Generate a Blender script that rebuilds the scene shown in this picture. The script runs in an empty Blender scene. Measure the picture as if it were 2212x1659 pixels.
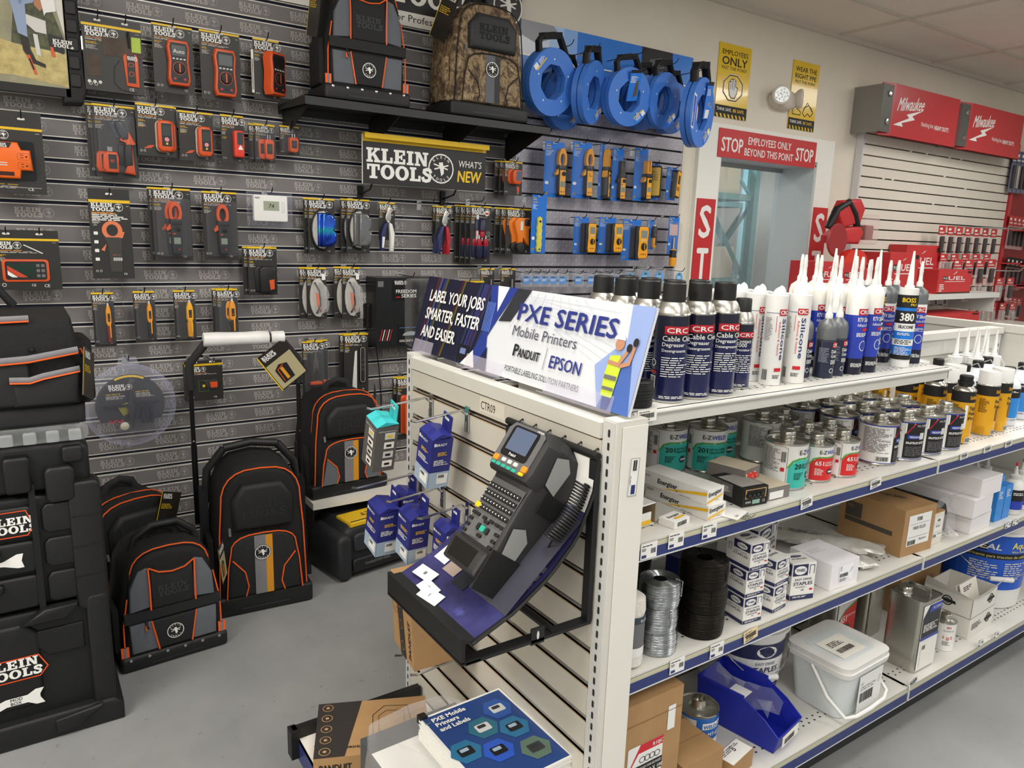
import bpy, math, random
from mathutils import Matrix, Vector
C = bpy.context.scene.collection
PI = math.pi
random.seed(7)
# ---------------------------------------------------------------- camera
H = 1.46                       # eye height
FPX, YAW, PITCH, ROLL = 1589.857, math.radians(55.86791), math.radians(-11.48942), math.radians(1.87747)
fw = Vector((math.cos(YAW)*math.cos(PITCH), math.sin(YAW)*math.cos(PITCH), math.sin(PITCH)))
r0 = Vector((math.sin(YAW), -math.cos(YAW), 0)); u0 = r0.cross(fw)
cr, sr = math.cos(ROLL), math.sin(ROLL)
RT = r0*cr + u0*sr; UP = -r0*sr + u0*cr
cam = bpy.data.cameras.new('camera'); camo = bpy.data.objects.new('camera', cam); C.objects.link(camo)
cam.sensor_width = 36; cam.lens = FPX/2212*36; cam.clip_start = .02; cam.clip_end = 60
camo.matrix_world = Matrix(((RT.x, UP.x, -fw.x, 0), (RT.y, UP.y, -fw.y, 0), (RT.z, UP.z, -fw.z, H), (0, 0, 0, 1)))
bpy.context.scene.camera = camo
vs = bpy.context.scene.view_settings
vs.view_transform = 'Standard'; vs.look = 'None'; vs.gamma = 1; vs.use_curve_mapping = False; vs.exposure = 0.0
# ---------------------------------------------------------------- light
wd = bpy.data.worlds.new('world'); bpy.context.scene.world = wd; wd.use_nodes = True
wd.node_tree.nodes['Background'].inputs[0].default_value = (.93, .96, 1, 1)
wd.node_tree.nodes['Background'].inputs[1].default_value = 0.6
def lamp(x, y, z, sx, sy, w, col=(1, .972, .925)):
    l = bpy.data.lights.new('ceiling_lamp', 'AREA'); l.shape = 'RECTANGLE'; l.size = sx; l.size_y = sy; l.energy = w; l.color = col
    o = bpy.data.objects.new('ceiling_lamp', l); C.objects.link(o); o.location = (x, y, z)
for ix in range(4):
    for iy in range(3):
        lamp(-1.6+ix*2.44, -2.6+iy*1.83, 2.84, .6, 1.2, (44, 33, 31, 23)[ix]*(.6, .85, (1.6, .95, 1.3, 1.45)[ix])[iy])
lamp(6.4, 1.9, 2.84, 1.2, .6, 16)
# ---------------------------------------------------------------- pixel rays onto real planes (photo frame 2212 x 1659)
def ray(px, py):
    return RT*((px-1106)/FPX) - UP*((py-829.5)/FPX) + fw
def aty(px, py, Y): d = ray(px, py); d = d*(Y/d.y); return Vector((d.x, d.y, d.z+H))
def atx(px, py, X): d = ray(px, py); d = d*(X/d.x); return Vector((d.x, d.y, d.z+H))
def atz(px, py, Z): d = ray(px, py); d = d*((Z-H)/d.z); return Vector((d.x, d.y, Z))
# ---------------------------------------------------------------- materials
def lin(h):
    h = h.lstrip('#'); c = [int(h[i:i+2], 16)/255 for i in (0, 2, 4)]
    return tuple((x/12.92 if x <= .04045 else ((x+.055)/1.055)**2.4) for x in c)+(1,)
_M = {}
def mat(col, rough=.55, metal=0, spec=.4, noise=0, nscale=30, bump=0, coat=0):
    k = (col, rough, metal, spec, noise, nscale, bump, coat)
    if k in _M: return _M[k]
    m = bpy.data.materials.new('surface_'+col.strip('#')); m.use_nodes = True; nt = m.node_tree
    b = nt.nodes['Principled BSDF']; b.inputs['Base Color'].default_value = lin(col)
    b.inputs['Roughness'].default_value = rough; b.inputs['Metallic'].default_value = metal
    b.inputs['Specular IOR Level'].default_value = spec; b.inputs['Coat Weight'].default_value = coat
    if noise or bump:
        t = nt.nodes.new('ShaderNodeTexCoord'); n = nt.nodes.new('ShaderNodeTexNoise')
        n.inputs['Scale'].default_value = nscale; n.inputs['Detail'].default_value = 4
        nt.links.new(t.outputs['Object'], n.inputs['Vector'])
        if noise:
            r = nt.nodes.new('ShaderNodeValToRGB'); c = lin(col)
            r.color_ramp.elements[0].position = .3; r.color_ramp.elements[1].position = .7
            r.color_ramp.elements[0].color = tuple(max(0, x*(1-noise)) for x in c[:3])+(1,)
            r.color_ramp.elements[1].color = tuple(min(1, x*(1+noise*.6)) for x in c[:3])+(1,)
            nt.links.new(n.outputs['Fac'], r.inputs[0]); nt.links.new(r.outputs[0], b.inputs['Base Color'])
        if bump:
            bp = nt.nodes.new('ShaderNodeBump'); bp.inputs['Strength'].default_value = bump; bp.inputs['Distance'].default_value = .004
            nt.links.new(n.outputs['Fac'], bp.inputs['Height']); nt.links.new(bp.outputs[0], b.inputs['Normal'])
    _M[k] = m; return m
def clear(tint='#ffffff', amount=.12, rough=.08, key=''):
    amount *= .4
    k = ('clear', tint, amount, rough, key)
    if k in _M: return _M[k]
    m = bpy.data.materials.new('clear_plastic'); m.use_nodes = True; nt = m.node_tree
    for n in list(nt.nodes): nt.nodes.remove(n)
    o = nt.nodes.new('ShaderNodeOutputMaterial'); mx = nt.nodes.new('ShaderNodeMixShader'); tr = nt.nodes.new('ShaderNodeBsdfTransparent')
    p = nt.nodes.new('ShaderNodeBsdfPrincipled'); p.inputs['Base Color'].default_value = lin(tint); p.inputs['Roughness'].default_value = rough
    lw = nt.nodes.new('ShaderNodeLayerWeight'); lw.inputs[0].default_value = .22
    mr = nt.nodes.new('ShaderNodeMapRange'); mr.inputs['To Min'].default_value = amount; mr.inputs['To Max'].default_value = min(1, amount+.38)
    nt.links.new(lw.outputs['Facing'], mr.inputs['Value']); nt.links.new(mr.outputs[0], mx.inputs[0])
    nt.links.new(tr.outputs[0], mx.inputs[1]); nt.links.new(p.outputs[0], mx.inputs[2]); nt.links.new(mx.outputs[0], o.inputs[0])
    _M[k] = m; return m
WHITE = mat('#e6e6e3', .5); INK = mat('#1a1a1a', .6); STEELW = mat('#d6d3cb', .42, noise=.03, nscale=8)
CHROME = mat('#c9c9c9', .22, 1); TIN = mat('#c4c2b8', .25, 1); BLACK = mat('#171717', .5); RUB = mat('#1c1c1d', .7)
CARD = mat('#2c2b2a', .42); YEL = mat('#e3bb1c', .45); ORG = mat('#e2511f', .42); GREY = mat('#6a6b6d', .6); LT = mat('#cfcfca', .6)
KRAFT = mat('#a8845a', .75, noise=.1, nscale=14); NAVY = mat('#27306b', .4); RED = mat('#c4202b', .4); WIRE = mat('#3a3b40', .35, .7)
CLR = clear('#9a9ea6'); BLU = mat('#1c6fcf', .4); YEO = mat('#e89a17', .42); PAPER = mat('#e9e6dd', .7)
E_ = .0006
# ---------------------------------------------------------------- mesh builder
_TC = {}
def glyphs(s, bold):
    k = (s, bold)
    if k not in _TC:
        cu = bpy.data.curves.new('lettering', 'FONT'); cu.body = s; cu.size = 1; cu.resolution_u = 2; cu.offset = bold
        cu.align_x = 'LEFT'; o = bpy.data.objects.new('lettering', cu); me = o.to_mesh()
        vv = [(v.co.x, v.co.y) for v in me.vertices]; ff = [tuple(p.vertices) for p in me.polygons]
        o.to_mesh_clear(); bpy.data.objects.remove(o); bpy.data.curves.remove(cu)
        x0 = min((v[0] for v in vv), default=0); x1 = max((v[0] for v in vv), default=1)
        _TC[k] = ([(v[0]-x0, v[1]) for v in vv], ff, x1-x0)
    return _TC[k]
def rrect(w, h, r, n=4, cx=0, cz=0):
    r = min(r, w/2-1e-5, h/2-1e-5); P = []
    for (sx, sz, a0) in ((1, 1, 0), (-1, 1, 90), (-1, -1, 180), (1, -1, 270)):
        for i in range(n+1):
            a = math.radians(a0+90*i/n); P.append((cx+sx*(w/2-r)+r*math.cos(a), cz+sz*(h/2-r)+r*math.sin(a)))
    return P
def ell(cx, cz, rx, rz=None, n=24, a0=0, a1=360):
    rz = rx if rz is None else rz; m = n if a1-a0 >= 360 else n+1
    return [(cx+rx*math.cos(math.radians(a0+(a1-a0)*i/n)), cz+rz*math.sin(math.radians(a0+(a1-a0)*i/n))) for i in range(m)]
class MB:
    def __init__(s): s.v = []; s.f = []; s.k = []; s.ms = []; s.T = Matrix(); s.warp = None; s.st = []; s.c = 0
    def push(s, M): s.st.append(s.T); s.T = s.T @ M; return s
    def pop(s): s.T = s.st.pop(); return s
    def at(s, x=0, y=0, z=0, rx=0, ry=0, rz=0):
        return s.push(Matrix.Translation((x, y, z)) @ Matrix.Rotation(rz, 4, 'Z') @ Matrix.Rotation(ry, 4, 'Y') @ Matrix.Rotation(rx, 4, 'X'))
    def mi(s, m):
        if m not in s.ms: s.ms.append(m)
        return s.ms.index(m)
    def add(s, vs, fs, m):
        b = len(s.v); k = s.mi(m); R = s.warp; cone = getattr(s, 'cone', None)
        for p in vs:
            if R: a = p[0]/R; rr = (cone(p[2]) if cone else R)-p[1]; p = (rr*math.sin(a), -rr*math.cos(a), p[2])
            s.v.append(tuple(s.T @ Vector(p)))
        for f in fs: s.f.append([b+i for i in f]); s.k.append(k)
        return s
    def box(s, x0, x1, y0, y1, z0, z1, m):
        return s.add([(x, y, z) for z in (z0, z1) for y in (y0, y1) for x in (x0, x1)],
                     [(0, 1, 5, 4), (3, 2, 6, 7), (2, 0, 4, 6), (1, 3, 7, 5), (0, 2, 3, 1), (4, 5, 7, 6)], m)
    def cbox(s, w, d, h, m, x=0, y=0, z=0): return s.box(x-w/2, x+w/2, y-d/2, y+d/2, z, z+h, m)
    def prism(s, P, y0, y1, m, cap=True):
        n = len(P); v = [(p[0], y0, p[1]) for p in P]+[(p[0], y1, p[1]) for p in P]
        f = [(i, (i+1) % n, n+(i+1) % n, n+i) for i in range(n)]
        if cap: f += [tuple(range(n))[::-1], tuple(range(n, 2*n))]
        return s.add(v, f, m)
    def puff(s, P, y0, y1, b, m, mf=None, steps=3, dome=0):
        # outline from the back y0 to the front y1 (front is toward -y), edges rounded by b
        cx = (min(p[0] for p in P)+max(p[0] for p in P))/2; cz = (min(p[1] for p in P)+max(p[1] for p in P))/2
        rx = (max(p[0] for p in P)-cx) or 1; rz = (max(p[1] for p in P)-cz) or 1; n = len(P)
        rings = [(y0, 0)]; sg = 1 if y1 < y0 else -1
        for i in range(steps+1):
            a = PI/2*i/steps; rings.append((y1+sg*b*(1-math.sin(a)), b*(1-math.cos(a))))
        if dome:
            y = rings[-1][0]
            for q in (.25, .5, .75): rings.append((y-sg*dome*(1-(1-q)**2), b+(min(rx, rz)-b)*q*.9))
        v = []
        for (y, ins) in rings:
            fx = max(.05, (rx-ins)/rx); fz = max(.05, (rz-ins)/rz)
            v += [(cx+(p[0]-cx)*fx, y, cz+(p[1]-cz)*fz) for p in P]
        f = [tuple(range(n))[::-1]]
        for k in range(len(rings)-1): f += [(k*n+i, k*n+(i+1) % n, (k+1)*n+(i+1) % n, (k+1)*n+i) for i in range(n)]
        s.add(v, f, m); b0 = len(s.v)-n; s.f.append([b0+i for i in range(n)]); s.k.append(s.mi(mf or m)); return s
    def lathe(s, prof, m, n=28, ms=None, cap0=True, cap1=True):
        v = []
        for (r, z) in prof: v += [(r*math.cos(2*PI*i/n), r*math.sin(2*PI*i/n), z) for i in range(n)]
        b = len(s.v); s.v += [tuple(s.T @ Vector(p)) for p in v]
        for k in range(len(prof)-1):
            mm = s.mi(ms[k] if ms and k < len(ms) and ms[k] else m)
            for i in range(n): s.f.append([b+k*n+i, b+k*n+(i+1) % n, b+(k+1)*n+(i+1) % n, b+(k+1)*n+i]); s.k.append(mm)
        mm = s.mi(m)
        if cap0: s.f.append([b+i for i in range(n)][::-1]); s.k.append(mm)
        if cap1: q = b+(len(prof)-1)*n; s.f.append([q+i for i in range(n)]); s.k.append(mm)
        return s
    def tube(s, path, r, m, n=6, closed=False, flat=None):
        P = [Vector(p) for p in path]; L = len(P); v = []; nrm = None
        for i, p in enumerate(P):
            if closed: t = P[(i+1) % L]-P[i-1]
            else: t = P[min(i+1, L-1)]-P[max(i-1, 0)]
            t.normalize()
            if nrm is None:
                nrm = Vector((0, 0, 1)) if abs(t.z) < .9 else Vector((1, 0, 0))
            nrm = (nrm-t*nrm.dot(t)); nrm.normalize(); bi = t.cross(nrm)
            rr = r[i] if isinstance(r, (list, tuple)) else r; fl = flat or 1
            v += [tuple(p+nrm*(rr*math.cos(2*PI*j/n))+bi*(rr*fl*math.sin(2*PI*j/n))) for j in range(n)]
        f = []
        for i in range(L if closed else L-1):
            a = i*n; b = ((i+1) % L)*n; f += [(a+j, a+(j+1) % n, b+(j+1) % n, b+j) for j in range(n)]
        if not closed: f += [tuple(range(n))[::-1], tuple((L-1)*n+j for j in range(n))]
        return s.add(v, f, m)
    # flat print on the local x-z face, l layers proud
    def p2(s, P, m, l=1): s.c = (s.c+1) % 24; e = l*E_+s.c*1.6e-5; return s.add([(p[0], -e, p[1]) for p in P], [tuple(range(len(P)))], m)
    def r2(s, u0, u1, v0, v1, m, l=1):
        n = max(1, int((u1-u0)/s.warp/.16)) if s.warp else 1
        for i in range(n):
            a = u0+(u1-u0)*i/n; b = u0+(u1-u0)*(i+1)/n; s.p2([(a, v0), (b, v0), (b, v1), (a, v1)], m, l)
        return s
    def d2(s, cx, cz, r, m, l=1, rz=None, n=16): return s.p2(ell(cx, cz, r, rz, n), m, l)
    def ring2(s, cx, cz, r, w, m, l=1, n=20, rz=None):
        rz = rz or r; A = ell(cx, cz, r, rz, n); B = ell(cx, cz, r-w, rz-w, n)
        return s.add([(p[0], -l*E_, p[1]) for p in A+B], [(i, (i+1) % n, n+(i+1) % n, n+i) for i in range(n)], m)
    def st2(s, P, w, m, l=1, closed=False):
        n = len(P)
        for i in range(n if closed else n-1):
            a = Vector(P[i]); b = Vector(P[(i+1) % n]); t = (b-a)
            if t.length < 1e-7: continue
            t.normalize(); q = Vector((-t.y, t.x))*w/2; a = a-t*w*.3; b = b+t*w*.3
            s.p2([tuple(a-q), tuple(b-q), tuple(b+q), tuple(a+q)], m, l)
        return s
    def tx(s, txt, u, v, h, m, l=1, al='L', sx=1, bold=.0, shear=0, rot=0, w=None):
        # h = cap height
        vv, ff, wd_ = glyphs(txt, 0); k = h/.72; kx = k*sx if w is None else w/wd_
        o = {'L': 0, 'C': -wd_*kx/2, 'R': -wd_*kx}[al]; c, sn = math.cos(rot), math.sin(rot); out = []
        d = bold*h*.75
        for (dx, dy) in (((0, 0),) if bold < .011 else ((-d, 0), (d, 0), (0, d*.8), (0, -d*.8))):
            s.c = (s.c+1) % 24; out = []
            for (x, y) in vv:
                X = x*kx+o+y*k*shear+dx; Y = y*k+dy; out.append((u+X*c-Y*sn, -l*E_-s.c*1.6e-5, v+X*sn+Y*c))
            s.add(out, ff, m)
        return s
    def lines(s, u0, u1, v, h, n, m, l=1, gap=1.9, seed=0):
        rd = random.Random(int(u0*9e4+v*7e4)+seed+n); w = u1-u0
        for i in range(n):
            e = u0+w*(rd.uniform(.55, 1)); x = u0; z = v-i*h*gap
            while x < e-w*.05:
                q = min(e, x+w*rd.uniform(.1, .3)); s.r2(x, q, z-h, z, m, l); x = q+w*.04
        return s
    def build(s, name, parent=None, smooth=0, loc=None, rz=0):
        me = bpy.data.meshes.new(name); me.from_pydata(s.v, [], s.f)
        for m in s.ms: me.materials.append(m)
        me.polygons.foreach_set('material_index', s.k)
        if smooth: me.shade_smooth(); me.set_sharp_from_angle(angle=math.radians(smooth))
        me.update(); o = bpy.data.objects.new(name, me); C.objects.link(o)
        if parent: o.parent = parent
        if loc is not None: o.location = loc
        if rz: o.rotation_euler = (0, 0, rz)
        return o
def tag(o, label, cat, group=None):
    o['label'] = label; o['category'] = cat
    if group: o['group'] = group
    return o
_USED = set()
def shorten(lb, n=9):
    w = lb.replace(',', '').split()
    for k in range(4, n+1):
        if k < len(w) and w[k] in ('in', 'on', 'hanging', 'right', 'left', 'beside', 'under', 'behind', 'showing') and ' '.join(w[:k]) not in _USED and w[k-1] not in ('the', 'a', 'of'):
            _USED.add(' '.join(w[:k])); return ' '.join(w[:k])
    w = w[:n]
    while w[-1] in ('the', 'a', 'an', 'of', 'on', 'in', 'with', 'and', 'to', 'at', 'its', 'by', 'from', 'right', 'left', 'beside', 'behind'): w.pop()
    _USED.add(' '.join(w)); return ' '.join(w)
def thing(name, label, cat, loc=(0, 0, 0), rz=0, group=None, rot=None):
    o = bpy.data.objects.new(name, None); C.objects.link(o); o.location = loc; o.rotation_euler = rot or (0, 0, rz); o.empty_display_size = .05
    return tag(o, label, cat, group)
def struct(name, mb, parent=None, smooth=0):
    o = mb.build(name, parent, smooth); o['kind'] = 'structure'; return o
def dup(root, loc, rz=0, label=None, group=None, rot=None):
    r = root.copy(); C.objects.link(r); r.location = loc; r.rotation_euler = rot or (0, 0, rz)
    if label: r['label'] = label
    if group: r['group'] = group
    for ch in list(root.children):
        c = ch.copy(); C.objects.link(c); c.parent = r
        for g in list(ch.children):
            d = g.copy(); C.objects.link(d); d.parent = c
    return r
# ---------------------------------------------------------------- slab lettering of the tool maker's logo
def _r(a, b, c, d): return [(a, c), (b, c), (b, d), (a, d)]
def _ringq(cx, cz, rx, rz, ix, iz, n=14):
    A = ell(cx, cz, rx, rz, n); B = ell(cx, cz, ix, iz, n)
    return [[A[i], A[(i+1) % n], B[(i+1) % n], B[i]] for i in range(n)]
def _stroke(P, w):
    out = []
    for a, b in zip(P, P[1:]):
        a = Vector(a); b = Vector(b); t = (b-a).normalized(); q = Vector((-t.y, t.x))*w/2; a = a-t*w*.25; b = b+t*w*.25
        out.append([tuple(a-q), tuple(b-q), tuple(b+q), tuple(a+q)])
    return out
SL = {
 'K': (1.0, [_r(.1, .36, 0, 1), _r(0, .46, 0, .16), _r(0, .46, .84, 1), [(.34, .36), (.34, .56), (.62, .86), (.84, .86)], _r(.54, .96, .84, 1), [(.42, .52), (.62, .62), (.98, .1), (.66, .1)], _r(.56, 1.02, 0, .16)]),
 'L': (.86, [_r(.1, .38, 0, 1), _r(0, .5, .84, 1), _r(0, .84, 0, .17), _r(.66, .84, 0, .42)]),
 'E': (.9, [_r(.1, .38, 0, 1), _r(0, .84, .84, 1), _r(.66, .84, .64, 1), _r(.3, .62, .42, .58), _r(.52, .64, .32, .68), _r(0, .86, 0, .17), _r(.68, .86, 0, .38)]),
 'I': (.54, [_r(.12, .4, 0, 1), _r(0, .52, 0, .16), _r(0, .52, .84, 1)]),
 'N': (1.06, [_r(.1, .3, 0, 1), _r(.74, .94, 0, 1), [(.1, 1), (.4, 1), (.94, 0), (.68, 0)], _r(0, .42, 0, .15), _r(.62, 1.06, .85, 1), _r(0, .3, .85, 1)]),
 'T': (.92, [_r(.32, .6, 0, 1), _r(.18, .74, 0, .16), _r(0, .92, .84, 1), _r(0, .16, .6, 1), _r(.76, .92, .6, 1)]),
 'O': (1.02, _ringq(.5, .5, .52, .53, .22, .34)),
 'S': (.8, _stroke([(.7, .72), (.62, .88), (.4, .92), (.2, .84), (.18, .68), (.34, .56), (.56, .46), (.64, .3), (.56, .13), (.34, .07), (.14, .12), (.08, .3)], .24)),
}
def _word(wd, h, u, v, k=1.0):
    out = []; x = u
    for c in wd:
        w, P = SL[c]
        for p in P: out.append([(x+q[0]*h*k, v+q[1]*h) for q in p])
        x += (w+.07)*h*k
    return out, x
def slab(mb, u, v, h, m, l=1, emblem=True, rnd=True, ds=1):
    # u,v = bottom-left of the two-line logo, h = its full height
    a, x1 = _word('KLEIN', h*.47, u, v+h*.53, 1.07); b, x2 = _word('TOOLS', h*.47, u+h*.02, v, 1.07)
    for p in a+b: mb.p2(p, m, l)
    if emblem: badge(mb, max(x1, x2)+h*.5, v+h*.5, h*.5, m, l)
    return max(x1, x2)
def badge(mb, cx, cz, r, m, l=1, full=False):
    mb.ring2(cx, cz, r, r*.09, m, l, 20)
    if full:
        for i, ch in enumerate('KLEIN'):
            a = math.radians(135-22.5*i); mb.tx(ch, cx+r*.7*math.cos(a), cz+r*.7*math.sin(a)-r*.02, r*.19, m, l, 'C', bold=.02, rot=a-PI/2)
        for i, ch in enumerate('TOOLS'):
            a = math.radians(225+22.5*i); mb.tx(ch, cx+r*.84*math.cos(a), cz+r*.84*math.sin(a), r*.19, m, l, 'C', bold=.02, rot=a+PI/2)
    mb.st2([(cx-r*.55, cz+r*.28), (cx+r*.5, cz-r*.02)], r*.09, m, l); mb.st2([(cx-r*.5, cz-r*.05), (cx+r*.55, cz+r*.25)], r*.09, m, l)
    mb.p2([(cx-r*.18, cz+r*.4), (cx+r*.12, cz+r*.44), (cx+r*.2, cz+r*.1), (cx+.22*r, cz-.3*r), (cx+.02*r, cz-.5*r), (cx-.06*r, cz-.15*r)], m, l)
    if not full: mb.st2(ell(cx, cz, r*.7, n=5, a0=60, a1=120), r*.12, m, l); mb.st2(ell(cx, cz, r*.7, n=5, a0=240, a1=300), r*.12, m, l)
def bars(mb, u, v, w, h, m=INK, l=2, n=14, seed=1):
    rd = random.Random(seed); x = u
    while x < u+w:
        q = w/n*rd.choice((.35, .6, .9)); mb.r2(x, min(x+q, u+w), v, v+h, m, l); x += q+w/n*rd.choice((.4, .6))
# ================================================================ ROOM
YW = 3.3
def noise_mat(name, c1, c2, scale, rough, c3=None, s3=120, bump=.1):
    m = bpy.data.materials.new(name); m.use_nodes = True; nt = m.node_tree; b = nt.nodes['Principled BSDF']
    t = nt.nodes.new('ShaderNodeTexCoord'); n = nt.nodes.new('ShaderNodeTexNoise'); n.inputs['Scale'].default_value = scale; n.inputs['Detail'].default_value = 8; n.inputs['Roughness'].default_value = .6
    r = nt.nodes.new('ShaderNodeValToRGB'); r.color_ramp.elements[0].position = .35; r.color_ramp.elements[1].position = .66
    r.color_ramp.elements[0].color = lin(c1); r.color_ramp.elements[1].color = lin(c2)
    nt.links.new(t.outputs['Object'], n.inputs['Vector']); nt.links.new(n.outputs['Fac'], r.inputs[0]); col = r.outputs[0]
    n2 = nt.nodes.new('ShaderNodeTexNoise'); n2.inputs['Scale'].default_value = s3; n2.inputs['Detail'].default_value = 3; nt.links.new(t.outputs['Object'], n2.inputs['Vector'])
    if c3:
        r2 = nt.nodes.new('ShaderNodeValToRGB'); r2.color_ramp.elements[0].position = .68; r2.color_ramp.elements[1].position = .74
        nt.links.new(n2.outputs['Fac'], r2.inputs[0]); mx = nt.nodes.new('ShaderNodeMix'); mx.data_type = 'RGBA'; mx.inputs['B'].default_value = lin(c3)
        nt.links.new(r2.outputs[0], mx.inputs['Factor']); nt.links.new(col, mx.inputs['A']); col = mx.outputs['Result']
    bp = nt.nodes.new('ShaderNodeBump'); bp.inputs['Strength'].default_value = bump; bp.inputs['Distance'].default_value = .003
    nt.links.new(n2.outputs['Fac'], bp.inputs['Height']); nt.links.new(bp.outputs[0], b.inputs['Normal'])
    nt.links.new(col, b.inputs['Base Color']); b.inputs['Roughness'].default_value = rough; return m
FLOOR = noise_mat('grey_painted_concrete', '#7d7f7f', '#919291', 1.6, .5, '#757574', 34, .15)
WALLM = noise_mat('cream_painted_wall', '#d8d0c0', '#ded7c8', 2, .7, None, 260, .12)
CEIL = noise_mat('ceiling_tile', '#ddd5ca', '#e2dbd0', 3, .9, '#cfc6ba', 220, .5)
X0, X1 = -2.2, 9.4
f = MB(); f.box(X0, X1, -4.5, YW+3.2, -.1, 0, FLOOR); struct('floor', f)
DX0, DX1, DZ = 3.745, 4.735, 2.0    # doorway
w = MB(); w.box(X0, DX0, YW, YW+.3, 0, 2.87, WALLM); w.box(DX1, X1, YW, YW+.3, 0, 2.87, WALLM); w.box(DX0, DX1, YW, YW+.3, DZ, 2.87, WALLM); struct('wall_back', w)
w = MB(); w.box(X0-.15, X0, -4.5, YW+.3, 0, 2.87, WALLM); struct('wall_left', w)
w = MB(); w.box(X1, X1+.15, -4.5, YW+.3, 0, 2.87, WALLM); struct('wall_right', w)
c = MB(); c.box(X0, X1, -4.5, YW+3.2, 2.88, 2.95, CEIL)
TB = mat('#cbc3b7', .7)
gx = -2.0
for i in range(20):
    x = 4.84+1.22*(i-8)
    if X0 < x < X1: c.box(x-.012, x+.012, -4.5, YW, 2.868, 2.88, TB)
for i in range(12):
    y = YW-.5-.61*i; c.box(X0, X1, y-.012, y+.012, 2.866, 2.88, TB)
c.box(X0, X1, YW-.02, YW, 2.85, 2.88, TB); struct('ceiling', c)
# doorway lining, facing boards, vertical and header signs
JM = mat('#c3cdd0', .5, noise=.02)
d = MB(); d.box(DX0, DX0+.012, YW-.02, YW+.3, 0, DZ, JM); d.box(DX1-.012, DX1, YW-.02, YW+.3, 0, DZ, JM); d.box(DX0, DX1, YW-.02, YW+.3, DZ-.012, DZ, JM); struct('trim_1', d)
FB = mat('#e6e6df', .55, noise=.02, nscale=5)
d = MB(); d.box(3.54, 3.74, YW-.03, YW, 0, 2.175, FB); d.box(4.735, 4.915, YW-.03, YW, 0, 2.175, FB); d.box(3.74, 4.735, YW-.03, YW, 2.02, 2.175, FB); struct('trim_2', d)
# corridor beyond the door: racks seen through a clear strip curtain
w = MB(); w.box(2.6, 7.4, YW+3.15, YW+3.25, 0, 2.9, mat('#d6d8d4', .7)); w.box(2.5, 2.6, YW+.3, YW+3.3, 0, 2.9, mat('#cfd0cc', .7)); w.box(7.4, 7.5, YW+.3, YW+3.3, 0, 2.9, mat('#cfd0cc', .7)); struct('wall_beyond', w)
lamp(4.9, YW+1.6, 2.8, 1.2, .4, 95, (.9, .96, 1))
sc = thing('strip_curtain', 'clear vinyl strip curtain hanging in the doorway under the red header sign', 'curtain', (DX0, YW+.26, DZ))
for i in range(5):
    m = MB(); P = []
    for k in range(9):
        a = k/8; P.append((i*.19+a*.23, .006*math.sin(a*PI+i)+(.012 if i % 2 else 0)))
    v = [(p[0], p[1], 0) for p in P]+[(p[0], p[1], -1.98) for p in P]
    m.add(v, [(q, q+1, 9+q+1, 9+q) for q in range(8)], clear('#cfdbe2', .3, .12)); m.build('vinyl_strip', sc, 40)
m = MB(); m.box(0, .985, -.02, .0, -.04, 0, mat('#a7adaf', .4, .6)); m.build('mounting_rail', sc)
RK = mat('#6f9aa0', .5, noise=.08); rng = random.Random(3)
for n_, (rx, ry) in enumerate(((4.75, YW+1.2), (5.75, YW+2.1))):
    t = thing('storage_rack', ('tall teal steel storage rack just beyond the doorway curtain', 'teal steel storage rack farther back beyond the doorway curtain')[n_], 'rack', (rx, ry, 0))
    m = MB()
    for x in (-.5, .5):
        for y in (-.3, .3): m.box(x-.03, x+.03, y-.03, y+.03, 0, 2.6, RK)
        m.tube([(x, -.3, .2), (x, .3, 1.0), (x, -.3, 1.8), (x, .3, 2.5)], .02, RK)
    m.tube([(-.5, -.3, 2.3), (.5, -.3, 1.1)], .025, RK, 4)
    m.build('frame', t)
    for z in (.4, 1.1, 1.8):
        m = MB(); m.box(-.5, .5, -.3, .3, z, z+.05, RK); m.build('shelf', t)
    for z in (.4515, 1.1515, 1.8515):
        for x in (-.3, .02, .3):
            m = MB(); hh = rng.uniform(.2, .45); m.cbox(.26, .4, hh, mat(rng.choice(('#b98d5a', '#d8cfc0', '#c49a8a', '#b7c4cc', '#d6b25a')), .7), x, 0, z)
            tag(m.build('carton', None, loc=(rx, ry, 0)), 'plain carton stored on a teal rack beyond the doorway curtain', 'box', 'cartons on the racks beyond the doorway')
def board(name, label, TL, TR, BL, Y, base, draw, cat='sign', th=.004):
    a = aty(*TL, Y); b = aty(*TR, Y); cc = aty(*BL, Y); wd_ = b.x-a.x; ht = a.z-cc.z
    m = MB(); m.box(0, wd_, 0, th, 0, ht, base); draw(m, wd_, ht)
    return tag(m.build(name, loc=(a.x, Y, a.z-ht)), label, cat)
SR = mat('#bd2b2e', .45, noise=.03)
def dr(m, w, h):
    m.tx('STOP', w*.03, h*.22, h*.5, WHITE, 1, bold=.03, w=w*.2); m.tx('STOP', w*.78, h*.22, h*.5, WHITE, 1, bold=.03, w=w*.19)
    m.tx('EMPLOYEES ONLY', w*.5, h*.56, h*.27, WHITE, 1, 'C', bold=.02, w=w*.44); m.tx('BEYOND THIS POINT', w*.5, h*.16, h*.27, WHITE, 1, 'C', bold=.02, w=w*.5)
board('header_sign', 'red STOP EMPLOYEES ONLY BEYOND THIS POINT sign over the doorway', (1555, 275), (1765, 309), (1551, 338), YW-.036, SR, dr)
for n_, (x, lb) in enumerate(((3.553, 'tall red STOP board on the left side of the doorway'), (4.745, 'tall red STOP board on the right side of the doorway'))):
    m = MB(); wd_ = .168; m.box(0, wd_, 0, .004, 0, 1.1, SR)
    for i, ch in enumerate('STOP'): m.tx(ch, wd_/2, 1.1-.235-i*.262, .2, WHITE, 1, 'C', bold=.04, w=.095)
    tag(m.build('stop_sign', loc=(x, YW-.035, .617)), lb, 'sign')
PY = mat('#e2bd25', .16, noise=.02, coat=.3)
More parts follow.
